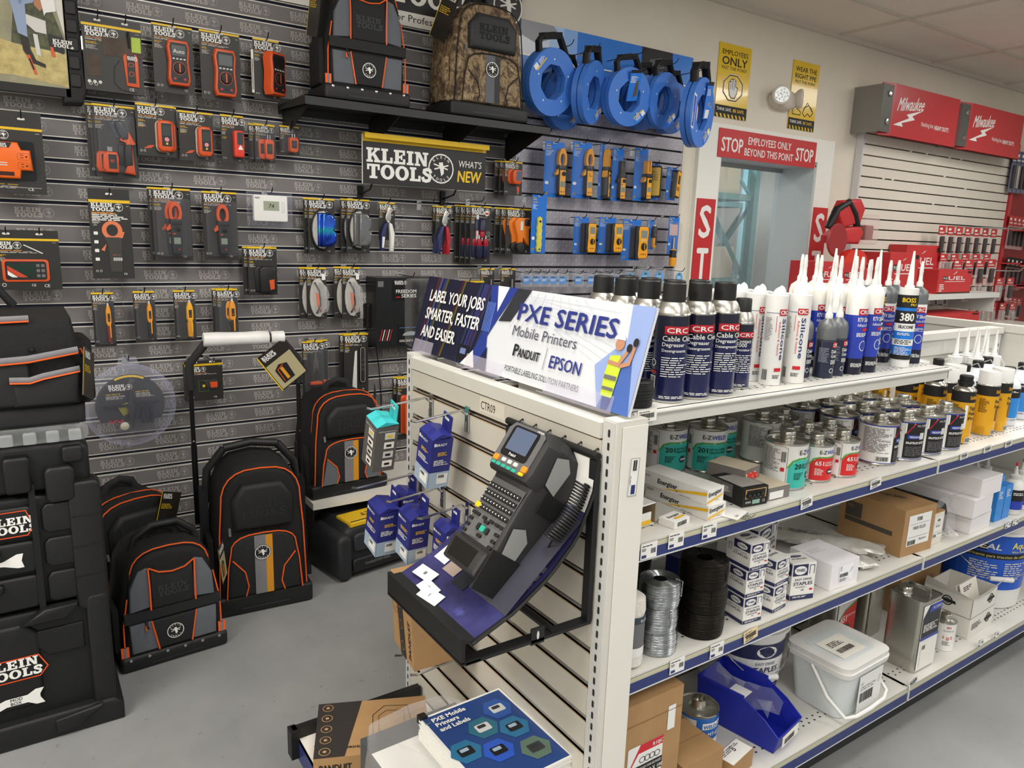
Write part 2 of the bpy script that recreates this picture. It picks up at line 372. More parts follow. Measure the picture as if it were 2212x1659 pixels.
def emp(m, w, h, kind):
    if kind == 0:
        m.tx('EMPLOYEES', w/2, h*.855, h*.065, INK, 1, 'C', bold=.02, w=w*.8); m.tx('ONLY', w/2, h*.72, h*.11, INK, 1, 'C', bold=.04, w=w*.78); m.tx('PAST THIS POINT', w/2, h*.655, h*.045, INK, 1, 'C', w=w*.78)
        O = ell(w*.5, h*.42, w*.32, h*.185, 8, 22.5, 382.5); m.st2(O, w*.03, WHITE, 1, True); m.st2([(x*1, z-.002) for x, z in O], w*.018, INK, 2, True)
        m.p2([(w*.38, h*.42), (w*.4, h*.33), (w*.46, h*.29), (w*.56, h*.29), (w*.62, h*.35), (w*.64, h*.42), (w*.58, h*.44)], WHITE, 2)
        for i, (x, tp) in enumerate(((.395, .5), (.45, .535), (.51, .54), (.565, .52))):
            m.r2(w*(x-.024), w*(x+.024), h*.38, h*tp, WHITE, 2); m.st2([(w*(x-.026), h*.4), (w*(x-.026), h*tp), (w*(x+.026), h*tp)], w*.012, INK, 3)
        m.st2([(w*.375, h*.4), (w*.4, h*.32), (w*.46, h*.28), (w*.57, h*.28), (w*.63, h*.35), (w*.65, h*.43), (w*.58, h*.44), (w*.58, h*.5)], w*.014, INK, 3)
    else:
        m.tx('WEAR THE', w/2, h*.85, h*.07, INK, 1, 'C', bold=.03, w=w*.8); m.tx('RIGHT PPE', w/2, h*.75, h*.07, INK, 1, 'C', bold=.03, w=w*.8); m.tx('PAST THIS POINT', w/2, h*.68, h*.045, INK, 1, 'C', w=w*.78)
        m.st2([(w*.12, h*.46), (w*.12, h*.22), (w*.42, h*.22), (w*.42, h*.27), (w*.27, h*.31), (w*.27, h*.46)], w*.018, INK, 1, True)
        m.st2([(w*.56, h*.34), (w*.5, h*.25), (w*.6, h*.21), (w*.7, h*.26), (w*.8, h*.22), (w*.9, h*.28), (w*.82, h*.35), (w*.7, h*.38)], w*.018, INK, 1, True)
        m.st2([(w*.54, h*.3), (w*.66, h*.42), (w*.86, h*.3)], w*.014, INK, 1)
    m.r2(0, w, 0, h*.165, INK, 1); m.tx('THINK SAFE.', w*.05, h*.09, h*.045, WHITE, 2, w=w*.46, bold=.02); m.tx('BE SAFE.', w*.56, h*.09, h*.045, PY, 2, w=w*.36, bold=.02)
    for i in range(8): m.p2([(w*(.03+i*.12), h*.05), (w*(.08+i*.12), h*.05), (w*(.12+i*.12), 0), (w*(.07+i*.12), 0)], PY, 2)
board('safety_poster', 'yellow EMPLOYEES ONLY poster with an outlined hand in an octagon', (1556, 89), (1625, 104), (1549, 251), YW-.006, PY, lambda m, w, h: emp(m, w, h, 0), 'poster')
board('safety_poster', 'glossy yellow WEAR THE RIGHT PPE poster with boot and goggles', (1716, 128), (1772, 143), (1704, 277), YW-.006, PY, lambda m, w, h: emp(m, w, h, 1), 'poster')
# emergency light
p = aty(1676, 216, YW); t = thing('emergency_light', 'beige round twin head emergency light between the two yellow posters', 'light', (p.x, YW, p.z))
BG = mat('#cfc8bb', .45); m = MB(); m.at(0, 0, 0); m.puff(ell(.04, -.002, .12, .062, 24), 0, -.085, .04, BG, steps=4); m.pop(); m.build('housing', t, 50)
for sx, rzz in ((-.055, -.62), (.12, .7)):
    m = MB(); m.at(sx, -.075, .012, rx=PI/2, rz=rzz); m.lathe([(.02, -.03), (.055, 0), (.062, .02), (.058, .03)], BG, 24); m.pop(); hd = m.build('lamp_head', t, 40)
    m = MB(); m.at(sx, -.075, .012, rx=PI/2, rz=rzz); m.lathe([(.05, .0302), (.048, .034)], mat('#b9bdbd', .3, .3), 24)
    for a in range(14): q = a*2.4; rr = .011*math.sqrt(a); m.at(rr*math.cos(q), rr*math.sin(q), .034); m.lathe([(.006, 0), (.003, .003)], mat('#d4d8da', .3, .2), 8); m.pop()
    m.pop(); m.build('lens', hd)
# ================================================================ slatwalls
GRV = mat('#101a38', .5); EDGE = mat('#e6e2d8', .4, .2); SLG = mat('#767373', .5, noise=.04, nscale=3); LOGO = mat('#aca8a4', .55)
def slatwall(name, x0, x1, z0, z1, g0, pitch, body, groove, gw=.013, edge=EDGE, th=.019, Y=YW-.0015, ew=.003):
    m = MB(); m.box(x0, x1, Y-.004, Y, z0, z1, groove); k = int((z1-g0)/pitch)+1; z = g0+k*pitch; top = z1; rows = []
    while top > z0:
        bz = max(z+gw/2, z0)
        if top-bz > .004:
            m.box(x0, x1, Y-th, Y-.008, bz, top, body); rows.append((bz, top))
            if edge:
                if top < z1: m.box(x0, x1, Y-th-.0015, Y-.008, top-ew, top+.0003, edge)
                if bz > z0: m.box(x0, x1, Y-th-.0015, Y-.008, bz-.0003, bz+ew, edge)
        top = z-gw/2; z -= pitch
    return m, rows
G0, PT = 1.902, .0762
m, rows = slatwall('a', -.6, 2.2, .05, 2.56, G0, PT, SLG, GRV)
for (b, tp) in rows:
    if tp-b < .05 or tp > 2.52: continue
    for i in range(-5, 8):
        x = .636+.205*i
        if x > 2.05: continue
        m.at(x, YW-.0208, b+.014); slab(m, 0, 0, .035, LOGO, 1); m.pop()
for x in (.35, 1.57): m.box(x, x+.0012, YW-.0212, YW-.019, .05, 2.4, mat('#77736f', .6))
tag(m.build('slatwall_panel'), 'grey slatwall printed with rows of KLEIN TOOLS logos behind hanging tools', 'slatwall')
DP = mat('#a19ea6', .38, .35, noise=.06, nscale=9)
m, rows = slatwall('b', 2.2, 3.41, .05, 2.505, G0-.002, PT, DP, mat('#15171d', .5), .011, None)
TR1 = mat('#dcdae0', .35, .3); TR2 = mat('#6f6b75', .5, .2); k = 0
for (b, tp) in rows:
    z = b+.01
    for j in range(3):
        zz = b+.011+j*.0225
        if zz > tp-.004: continue
        for i in range(50):
            x = 2.21+i*.024+(j % 2)*.0
            a = 1 if (i+j+k) % 2 else -1; h = .0075
            m.at(x+.012, YW-.0208, zz); m.p2([(-h*a, -h*.8), (-h*a+.003, -h*.95), (h*a, h*.8), (h*a-.003, h*.95)], TR1, 1); m.p2([(-h*a+.002, -h*1.0), (-h*a+.0035, -h*1.05), (h*a+.002, h*.6), (h*a+.0005, h*.75)], TR2, 1); m.pop()
    k += 1
tag(m.build('slatwall_panel'), 'silver diamond plate printed slatwall behind the blue carded testers', 'slatwall')
m, rows = slatwall('c', 5.235, 7.60, .05, 2.275, 2.268-.0762*3, .0757, mat('#d9d3c6', .55, noise=.04, nscale=4), mat('#23201d', .6), .010, None, .05)
WT = mat('#d4d6da', .4, .2); m.box(5.215, 5.235, YW-.056, YW-.0015, .05, 2.275, WT); rg = random.Random(5)
for _ in range(10): m.cbox(.03, .006, .008, WHITE, rg.uniform(5.5, 7), YW-.05, 2.268-.0757*rg.choice((0, 1, 3, 4, 6))-.004)
tag(m.build('slatwall_panel'), 'mostly empty cream slatwall under the red header boards', 'slatwall')
m = MB(); m.box(3.41, 3.43, YW-.022, YW, .05, 2.35, mat('#cfc9ba', .5)); struct('trim_3', m)
# header banner above the grey slatwall
m = MB(); zt, zb = 2.68, 2.37; m.box(-.6, 2.2, YW-.03, YW-.021, zb, zt, mat('#1f1e1e', .35)); m.at(0, YW-.0302, 0)
m.r2(-.6, 2.2, zb, zb+.06, mat('#e7e4dc', .4), 1); BW = mat('#ece9e2', .45)
for x in (.43, 1.5):
    slab(m, x, zb+.095, .17, BW, 1, False); badge(m, x+.62, zb+.18, .085, BW, 1, True)
    m.tx('For Professionals... Since 1857', x, zb+.02, .03, INK, 2, w=.6)
m.pop(); tag(m.build('header_banner'), 'black brand banner with white For Professionals strip above the grey slatwall', 'banner')
# blue header above the diamond plate
m = MB(); m.box(2.2, 3.43, YW-.03, YW-.021, 2.35, 2.51, mat('#2a78d2', .3)); m.at(0, YW-.0302, 0)
for i in range(4): m.r2(2.2+i*.09, 2.29+i*.09, 2.35, 2.51, mat(('#dfe3ea', '#cdd9ec', '#a9c6ee', '#86b0ea')[i], .3), 1)
m.p2([(2.2, 2.44), (2.3, 2.41), (2.45, 2.47), (2.4, 2.51), (2.2, 2.51)], mat('#8f9096', .3), 2)
m.r2(3.02, 3.26, 2.35, 2.51, mat('#1b1c20', .4), 1); m.p2([(3.1, 2.4), (3.2, 2.42), (3.17, 2.47), (3.08, 2.45)], mat('#55565a', .4), 2)
m.box(2.2, 3.43, -.002, .0, 2.345, 2.352, EDGE); m.pop(); tag(m.build('header_banner'), 'blue to white glossy banner above the fish tape reels', 'banner')
m = MB(); m.box(2.2, 3.43, YW-.03, YW-.021, 2.235, 2.345, mat('#2a78d2', .3)); m.at(0, YW-.0302, 0); m.tx('IDEAL', 2.9, 2.255, .075, WHITE, 1, bold=.05, w=.48); m.pop()
tag(m.build('slat_insert'), 'blue strip with white IDEAL lettering behind the fish tapes', 'sign')
# ================================================================ things hanging on the slatwalls
HK = mat('#2c2c30', .35, .8); ORT = mat('#cf5326', .36, noise=.03); DK = mat('#232325', .45); SCR = mat('#3d4443', .2); SCG = mat('#7f8a80', .2)
TXY = mat('#c9a51f', .5); TXW = mat('#b9b6ae', .5); TXO = mat('#d98a2b', .5); PINK = mat('#d98a93', .3)
def hook(x, z, d, short, y=None, metal=HK, L=.03, group=None):
    y = YW-.019 if y is None else y; m = MB()
    m.box(-.012, .012, -.003, 0, -.03, .012, mat('#b9b9b9', .3, .8)); m.tube([(0, 0, .004), (0, -d*.5, .002), (0, -d-L*.5, 0), (0, -d-L, .006), (0, -d-L-.012, .022)], .0022, metal, 6)
    return tag(m.build('display_hook', loc=(x, y, z)), 'wire hook holding the '+short, 'hook', group)
def dmm(m, w, h, body=ORT, face=DK, scr=SCG, dial=BLACK, y=0, t=.03, jaw=False, btn=LT, txt=None):
    m.puff([(-w*.5, h*.36), (-w*.42, h*.5), (w*.42, h*.5), (w*.5, h*.36), (w*.44, h*.05), (w*.5, -h*.36), (w*.42, -h*.5), (-w*.42, -h*.5), (-w*.5, -h*.36), (-w*.44, h*.05)], y, y-t, w*.07, body)
    m.at(0, y-t, 0); m.p2([(-w*.4, h*.34), (-w*.34, h*.44), (w*.34, h*.44), (w*.4, h*.34), (w*.34, h*.04), (w*.4, -h*.34), (w*.34, -h*.44), (-w*.34, -h*.44), (-w*.4, -h*.34), (-w*.34, h*.04)], face, 1)
    m.r2(-w*.3, w*.3, h*.15, h*.38, scr, 2)
    if txt: m.tx(txt, 0, h*.21, h*.09, WHITE, 3, 'C', w=w*.5)
    for i in range(4): m.r2(w*(-.29+i*.16), w*(-.19+i*.16), h*.07, h*.1, btn, 2)
    m.puff(ell(0, -h*.12, w*.24, w*.24, 20), 0, -.008, .002, dial); m.at(0, -.008, 0); m.r2(-w*.03, w*.03, -h*.12-w*.2, -h*.12+w*.2, body, 1); m.pop(); m.ring2(0, -h*.12, w*.29, w*.02, body, 2)
    for i in (-1, 0, 1): m.d2(i*w*.22, -h*.36, w*.055, RED if i else BLACK, 3, n=10)
    m.pop()
def clampm(m, w, h, jawc=ORT, body=DK, face=None, scr=SCG, dial=BLACK, y=0, t=.028, pointed=False, jaw=True):
    # h = full height, jaws up
    fc = face or body
    m.puff([(-w*.3, h*.12), (w*.3, h*.12), (w*.3, -h*.3), (w*.24, -h*.5), (-w*.24, -h*.5), (-w*.3, -h*.3)], y, y-t, w*.06, body)
    if jaw:
        cz = h*.28; O = []; I = []; rx, rz = w*.36, h*.21
        for i in range(25):
            a = math.radians(-70+320*i/24)
            O.append((rx*math.cos(a), cz+rz*math.sin(a)*(1.12 if pointed and math.sin(a) > 0 else 1))); I.append((rx*.58*math.cos(a), cz+rz*.6*math.sin(a)))
        n = 25
        for y0, y1 in ((y-.004, y-t+.004),):
            for i in range(n-1):
                m.prism([O[i], O[i+1], I[i+1], I[i]], y0, y1, jawc)
    else: m.puff([(-w*.26, h*.12), (-w*.22, h*.48), (-w*.06, h*.48), (-w*.06, h*.2), (w*.06, h*.2), (w*.06, h*.48), (w*.22, h*.48), (w*.26, h*.12)], y, y-t*.9, w*.04, jawc, steps=2)
    m.puff([(-w*.36, h*.1), (-w*.3, h*.16), (w*.3, h*.16), (w*.36, h*.1), (w*.28, h*.05), (-w*.28, h*.05)], y, y-t-.002, w*.04, body)
    m.prism([(-w*.28, h*.1), (-w*.55, -h*.02), (-w*.5, -h*.06), (-w*.28, -h*.02)], y-.004, y-t+.006, jawc)
    m.at(0, y-t, 0); m.r2(-w*.24, w*.24, -h*.46, h*.08, fc, 1); m.r2(-w*.18, w*.2, -h*.3, -h*.18, scr, 2)
    m.puff(ell(w*.06, -h*.02, w*.15, w*.15, 18), 0, -.007, .002, dial); m.r2(w*-.2, w*-.06, -h*.12, -h*.1, jawc, 2)
    for i in (-1, 1): m.d2(i*w*.1, -h*.4, w*.05, RED if i > 0 else BLACK, 3, n=10)
    m.pop()
def pen(m, w, h, c1=YEO, c2=DK, y=0, t=.022):
    m.puff([(-w*.12, h*.42), (-w*.06, h*.5), (w*.06, h*.5), (w*.12, h*.42)], y, y-t*.7, w*.05, mat('#d9dad4', .2))
    m.puff([(-w*.32, h*.3), (-w*.14, h*.43), (w*.14, h*.43), (w*.32, h*.3), (w*.34, 0), (w*.2, -h*.08), (-w*.2, -h*.08), (-w*.34, 0)], y, y-t, w*.1, c1)
    m.puff([(-w*.2, -h*.06), (w*.2, -h*.06), (w*.3, -h*.16), (w*.24, -h*.5), (-w*.24, -h*.5), (-w*.3, -h*.16)], y, y-t*.9, w*.08, c2); m.puff(rrect(w*.16, h*.4, w*.06, 2, w*.12, -h*.18), y, y-t-.004, w*.03, c1)
    m.at(0, y-t, 0); m.r2(-w*.16, w*.16, h*.03, h*.24, DK, 1); m.d2(0, h*.08, w*.09, RED, 2, n=10); m.pop()
def dshape(w, h, n=10): return [(-w*.1, h*.5)]+[(w*.5*math.sin(math.radians(180*i/n)), h*.5*math.cos(math.radians(180*i/n))) for i in range(1, n)]+[(-w*.1, -h*.5)]+[(-w*.5, -h*.25), (-w*.5, h*.25)]
PK = {}
def pack(TL, TR, BL, d, name, label, cat, tool=None, style='klein', tab=.0, shell=True, depth=.0, yaw=0, behind=0, bdx=-.012, group=None, lead='white', hk=True, txt=True, roll=0, mk=True, tname='tool'):
    Y = YW-d; a = aty(*TL, Y); b = aty(*TR, Y); c = aty(*BL, Y); w = (b.x-a.x)/max(.3, math.cos(yaw)); h = a.z-c.z
    loc = (a.x, Y, a.z); t = thing(name, label, cat, loc, yaw, rot=(0, roll, yaw))
    m = MB()
    if style == 'klein':
        base = CARD
        if depth: m.box(0, w, 0, depth, -h, 0, base); m.box(0, w, -.0004, depth, -h*.035, .0006, YEL)
        else: m.box(0, w, 0, .0015, -h, 0, base)
        m.r2(0, w, -min(.05*h, .007), 0, YEL, 1)
        lh = min(w*.3, h*.14, .03); lz = -min(.05*h, .007)-lh-.004; slab(m, w*.05, lz, lh, WHITE, 1)
        if txt:
            s = min(w*.022, h*.012, .0022); m.lines(w*.05, w*.62, lz-s*1.8, s, 1, TXO, 1); m.lines(w*.05, w*.85, lz-s*4, s*.8, 2, TXW, 1)
            m.lines(w*.05, w*.26, lz-s*9, s, 2, TXY, 1); m.lines(w*.05, w*.26, lz-s*14, s*.7, 5, TXW, 1)
            for i in range(2): m.ring2(w*(.09+i*.09), -h*.9, w*.03, w*.007, WHITE, 1, 10)
            m.tx('CE', w*.74, -h*.95, w*.05, WHITE, 1)
            m.r2(w*.9, w*.96, -h*.075, -h*.068, TXW, 1)
    elif style == 'ideal':
        m.box(0, w, 0, depth or .0015, -h, 0, BLU)
        m.at(w*.06, 0, -h*.085); m.r2(0, w*.24, 0, h*.05, INK, 1); m.r2(0, w*.24, -h*.0, h*.018, WHITE, 2); m.tx('IDEAL', w*.01, h*.002, h*.014, INK, 3, w=w*.22); 
        for i in range(3): m.r2(w*(.02+i*.075), w*(.06+i*.075), h*.03, h*.045, WHITE, 2)
        m.pop(); s = min(w*.03, h*.011); m.lines(w*.06, w*.5, -h*.11, s, 2, TXY, 1); m.lines(w*.06, w*.42, -h*.16, s*.8, 6, mat('#bcd6f2', .5), 1)
        m.d2(w*.15, -h*.74, w*.1, WHITE, 1, rz=h*.03); m.d2(w*.14, -h*.93, w*.07, YEL, 1, rz=h*.02); m.d2(w*.14, -h*.93, w*.04, INK, 2, rz=h*.012)
    elif style == 'plain': pass
    m.puff(rrect(w*.2, .006, .003, 3, w*.5, -.006), -.0002, -.0008, .0001, LT) if style != 'plain' and not tab else None
    m.build('card', t)
    if tab:
        q = MB(); q.box(0, w, .004, .0055, 0, tab, CARD)
        q.at(0, .004, 0)
        for u in ((.27, .73) if w > .14 else (.5,)): q.p2(rrect(.022, .007, .003, 3, w*u, tab*.55), WHITE, 1)
        q.pop(); q.build('hang_tab', t)
    if tool:
        q = MB(); tool(q, w, h); q.build(tname, t, 40)
    if shell and style != 'plain':
        q = MB(); q.add([(x, y, z) for (x, z) in rrect(w*1.05, h*1.02, .008, 3, w/2, -h/2+.003) for y in (.003,)]+[(x, -.002, z) for (x, z) in rrect(w*1.05, h*1.02, .008, 3, w/2, -h/2+.003)], [(i, (i+1) % 16, 16+(i+1) % 16, 16+i) for i in range(16)], CLR)
        q.puff(rrect(w*.86, h*.8, .012, 3, w*.52, -h*.54), -.001, -.036, .012, CLR, steps=2); q.build('clear_shell', t, 40)
    short = shorten(label, 10)
    if hk: 
        if tab and w > .14: hook(a.x+w*.27, a.z+tab*.6, d-.019, 'left slot of the '+short); hook(a.x+w*.73, a.z+tab*.6, d-.019, 'right slot of the '+short)
        else: hook(a.x+w*.5*math.cos(yaw), a.z-.005+tab*.6, d-.019, short)
    for i in range(behind):
        if True:
            r = t.copy(); C.objects.link(r); r.location = (a.x+bdx*(i+1), Y+.022*(i+1), a.z+.001*(i+1)); r['label'] = 'pack %s behind the %s' % (('directly', 'two places', 'three places')[i], shorten(label, 11))
            for ch in t.children:
                cc = ch.copy(); C.objects.link(cc); cc.parent = r
    return t
def t_dmm(u, v, fw_, fh, **k):
    def g(m, w, h): m.at(w*u, -.001, -h*v); dmm(m, w*fw_, h*fh, **k); m.pop()
    return g
def t_cl(u, v, fw_, fh, tilt=0, **k):
    def g(m, w, h): m.at(w*u, -.001, -h*v, ry=tilt); clampm(m, w*fw_, h*fh, **k); m.pop()
    return g
def t_pen(u, v, fw_, fh, **k):
    def g(m, w, h): m.at(w*u, -.001, -h*v); pen(m, w*fw_, h*fh, **k); m.pop()
    return g
DIM = mat('#4c3f35', .6, noise=.3, nscale=25); DIMG = mat('#5f6a4c', .6, noise=.3, nscale=25)
# --- top row
def t2(m, w, h):
    m.r2(w*.04, w*.28, -h*.78, -h*.46, DIM, 2); m.r2(w*.32, w*.97, -h*.45, -h*.17, DIM, 2); m.r2(w*.82, w*.98, -h*.35, -h*.12, mat('#a9c04a', .5), 3)
    for i in range(3): m.d2(w*(.07+i*.09), -h*.87, w*.03, LT, 2, n=12)
    m.tube([(w*.78, -.001, -h*.3), (w*.77, -.012, -h*.05), (w*.77, -.001, -h*.12)], w*.02, BLACK); m.st2([(w*.6, -h*.5), (w*.5, -h*.62), (w*.49, -h*.85), (w*.6, -h*.95), (w*.85, -h*.97)], w*.02, BLACK, 3)
    m.at(w*.79, -.001, -h*.63); m.puff([(-w*.09, h*.24), (w*.09, h*.25), (w*.13, h*.2), (w*.13, -h*.26), (-w*.09, -h*.25), (-w*.13, h*.2)], 0, -.004, .002, ORT); m.at(0, -.004, 0); m.p2([(-w*.07, h*.24), (w*.07, h*.24), (w*.07, -h*.2), (-w*.07, -h*.2)], DK, 1); slab(m, -w*.06, h*.15, h*.06, WHITE, 2, False)
    m.ring2(0, -h*.06, w*.045, w*.008, ORT, 2); m.st2(rrect(w*.09, h*.05, .003, 2, 0, h*.08), w*.008, ORT, 2, True); m.pop(); m.pop()
pack((174, 46), (304, 68), (184, 192), .13, 'boxed_borescope', 'black box picturing an orange handled borescope, hanging from two hooks', 'tool box', t2, tab=.026, shell=False, depth=.02, tname='printed_picture')
pack((326, 47), (414, 61), (339, 197), .12, 'boxed_multimeter', 'orange multimeter reading Auto on a black card', 'meter', t_dmm(.6, .56, .56, .66, txt='Auto', scr=SCR), shell=False)
pack((429, 62), (516, 75), (437, 213), .12, 'boxed_multimeter', 'orange multimeter with blank grey screen on black card, right of the one reading Auto', 'meter', t_dmm(.58, .6, .56, .68, scr=mat('#676d70', .15)), shell=False)
def t5(m, w, h): m.at(w*.66, -.001, -h*.57, rz=.5); dmm(m, w*.8, h*.7, t=.045, scr=BLACK); m.pop(); m.at(0, 0, 0); m.r2(-.008, .001, -h*.9, -h*.2, PAPER, 1); bars(m, -.006, -h*.85, .005, h*.5, l=2, n=4); m.pop()
pack((545, 80), (602, 99), (548, 213), .12, 'boxed_multimeter', 'thick orange multimeter turned sideways on a black card beside the wall shelf', 'meter', t5, shell=False)
# --- second row
def t6(m, w, h):
    m.at(w*.34, -.001, -h*.79); m.puff([(-w*.17, h*.1), (-w*.12, h*.14), (w*.15, h*.14), (w*.19, h*.06), (w*.17, -h*.15), (-w*.14, -h*.15), (-w*.19, -h*.08)], 0, -.03, .006, ORT); m.at(0, -.03, 0); m.r2(-w*.06, w*.13, -h*.1, h*.1, DK, 1); m.r2(-w*.03, w*.07, -h*.01, h*.03, mat('#8a3a20', .4), 2); m.pop(); m.r2(-w*.06, w*.06, h*.15, h*.21, mat('#8f959c', .3), 8); m.pop()
    m.at(w*.8, -.001, -h*.58); m.puff([(-w*.3, h*.36), (-w*.16, h*.37), (0, h*.22), (-w*.02, h*.12), (-w*.16, h*.1), (-w*.3, h*.3)], 0, -.024, .006, mat('#3b4048', .3)); m.puff([(-w*.14, h*.2), (0, h*.24), (w*.16, h*.06), (w*.06, h*.05), (w*.1, -h*.3), (w*.12, -h*.38), (-w*.16, -h*.36), (-w*.1, -h*.28), (-w*.08, h*.08), (-w*.22, h*.1)], 0, -.02, .006, ORT)
    m.puff([(-w*.12, h*.04), (w*.05, h*.05), (w*.05, -h*.24), (-w*.14, -h*.26)], 0, -.026, .006, DK); m.pop()
pack((197, 222), (291, 235), (200, 380), .1, 'breaker_finder', 'orange and black circuit breaker finder and plug in a clear shell', 'tester', t6, behind=1, bdx=-.02)
def las(c=DK): return lambda m, w, h: (m.at(w*.7, -.001, -h*.6), m.puff(rrect(w*.46, h*.62, .02, 3), .0, -.006, .002, mat('#b9b3b0', .3)), m.puff([(-w*.19, h*.25), (-w*.12, h*.3), (w*.14, h*.3), (w*.22, h*.22), (w*.22, -h*.24), (w*.14, -h*.3), (-w*.12, -h*.3), (-w*.2, -h*.24)], -.004, -.034, .007, ORT), m.at(0, -.034, 0), m.r2(-w*.1, w*.16, -h*.2, h*.24, DK, 1), m.r2(-w*.08, w*.14, h*.0, h*.2, SCR, 2), m.d2(w*.03, -h*.07, w*.06, PINK, 2), m.d2(w*.03, -h*.15, w*.03, YEL, 2), m.pop(), m.pop(), m.tx("200'", w*.04, -h*.45, h*.05, TXY, 1), m.p2([(w*.15, -h*.86), (w*.35, -h*.84), (w*.45, -h*.78), (w*.3, -h*.79)], ORT, 1))
pack((291, 221), (375, 231), (299, 335), .12, 'laser_measure', "orange 200' laser distance measure on black card next to the breaker finder", 'laser measure', las(), shell=False, behind=1, bdx=.012)
pack((383, 237), (459, 249), (387, 345), .12, 'laser_measure', "orange 200' laser distance measure on black card, the right one of the pair", 'laser measure', las(), shell=False)
pack((475, 246), (525, 257), (473, 350), .12, 'laser_measure', "slim red and white 100' laser measure on a narrow black card", 'laser measure', lambda m, w, h: (m.at(w*.72, -.001, -h*.6), m.puff(rrect(w*.44, h*.56, .008, 3), 0, -.03, .006, mat('#d8402f', .35)), m.at(0, -.03, 0), m.r2(-w*.1, w*.16, -h*.02, h*.24, SCR, 1), m.p2([(w*.03, -h*.02), (w*.15, -h*.12), (-w*.08, -h*.12)], WHITE, 1), m.pop(), m.pop(), m.tx("100'", w*.06, -h*.5, h*.045, TXY, 1)), shell=False)
def outl(m, w, h, s=.8): m.at(w*.62, -.001, -h*.66); m.puff([(-w*.22, h*.2), (-w*.16, h*.26), (w*.16, h*.26), (w*.24, h*.2), (w*.2, -h*.22), (w*.1, -h*.26), (-w*.1, -h*.26), (-w*.2, -h*.22)], 0, -.03, .004, ORT); m.at(0, -.03, 0); m.r2(-w*.13, w*.13, -h*.12, h*.14, DK, 1); m.r2(-w*.09, w*.09, -h*.05, h*.1, SCR, 2); m.pop(); m.box(-w*.08, -w*.04, -.02, -.012, h*.26, h*.38, CHROME); m.box(w*.04, w*.08, -.02, -.012, h*.26, h*.38, CHROME); m.pop()
pack((549, 266), (593, 269), (553, 350), .12, 'outlet_tester', 'orange digital outlet tester in clear pack on the second row', 'tester', outl, behind=1, bdx=-.02)
pack((603, 270), (646, 275), (606, 333), .12, 'outlet_tester', 'small square orange outlet tester in clear pack under the wall shelf end', 'tester', outl, behind=0)
# --- left packs
def t10(m, w, h):
    m.at(w*.45, -.001, -h*.5); m.p2(rrect(w*.84, h*.6, .01), mat('#1b1b1c', .15), 2)
    m.puff([(-w*.26, h*.27), (w*.2, h*.27), (w*.24, h*.16), (w*.36, h*.16), (w*.38, -h*.15), (w*.22, -h*.15), (w*.2, -h*.28), (-w*.22, -h*.28), (-w*.26, -h*.17), (-w*.42, -h*.17), (-w*.42, h*.14), (-w*.28, h*.16)], 0, -.03, .008, mat('#ea6a1a', .4)); m.at(0, -.03, 0)
    m.p2([(-w*.16, h*.26), (w*.12, h*.26), (w*.08, h*.18), (-w*.12, h*.18)], DK, 1); slab(m, -w*.1, h*.185, h*.06, WHITE, 2, False)
    for x in (-.3, .26):
        for z in (.06, -.08):
            m.st2(rrect(w*.16, h*.1, .004, 2, w*x, h*z), .001, mat('#b94f12', .5), 1, True)
            m.r2(w*(x-.04), w*(x+.0), h*(z+.02), h*(z+.028), INK, 2); m.r2(w*(x-.04), w*x, h*(z-.02), h*(z-.012), INK, 2); m.d2(w*(x+.04), h*z, .003, INK, 2, n=8)
    for z in (-.055, -.09): m.r2(-w*.07, w*.04, h*z, h*(z+.014), LT, 1)
    m.r2(-w*.12, w*.12, -h*.24, -h*.18, mat('#3a1512', .3), 1); m.pop(); m.pop(); m.lines(w*.03, w*.95, -h*.86, .002, 1, TXY, 1); m.lines(w*.03, w*.95, -h*.89, .0015, 3, TXW, 1)
pack((-75, 266), (91, 290), (-82, 412), .15, 'boxed_power_station', 'orange six outlet power station in a black windowed box at the left edge', 'power strip', t10, tab=.055, shell=False, depth=.03, hk=True, tname='power_station')
def t13(m, w, h):
    m.at(w*.5, -.001, -h*.62); m.puff(rrect(w*.66, h*.44, .012, 4), 0, -.003, .001, ORT); m.at(0, -.003, 0); m.p2(rrect(w*.58, h*.36, .008), DK, 1); m.r2(-w*.26, w*.12, -h*.13, h*.13, mat('#20352b', .2), 2)
    m.p2([(-w*.26, h*.1), (-w*.26, h*.0), (-w*.1, -h*.13), (w*.02, -h*.13)], mat('#c4482f', .3), 3); m.p2([(-w*.26, -.0), (-w*.26, -h*.08), (-w*.2, -h*.13), (-w*.12, -h*.13)], WHITE, 3)
    for i in range(3):
        for j in range(2): m.p2(rrect(w*.05, h*.06, .002, 2, w*(.17+j*.07), h*(.1-i*.1)), GREY, 2)
    m.pop(); m.pop(); m.st2([(w*.5, -h*.12), (w*.75, -h*.28)], .004, LT, 2); m.tx('CE', w*.56, -h*.93, h*.045, WHITE, 1)
pack((-30, 514), (126, 515), (-22, 627), .13, 'boxed_borescope', 'black box picturing an orange framed inspection screen at the left edge', 'tool box', t13, tab=.03, shell=False, depth=.02, tname='printed_picture')
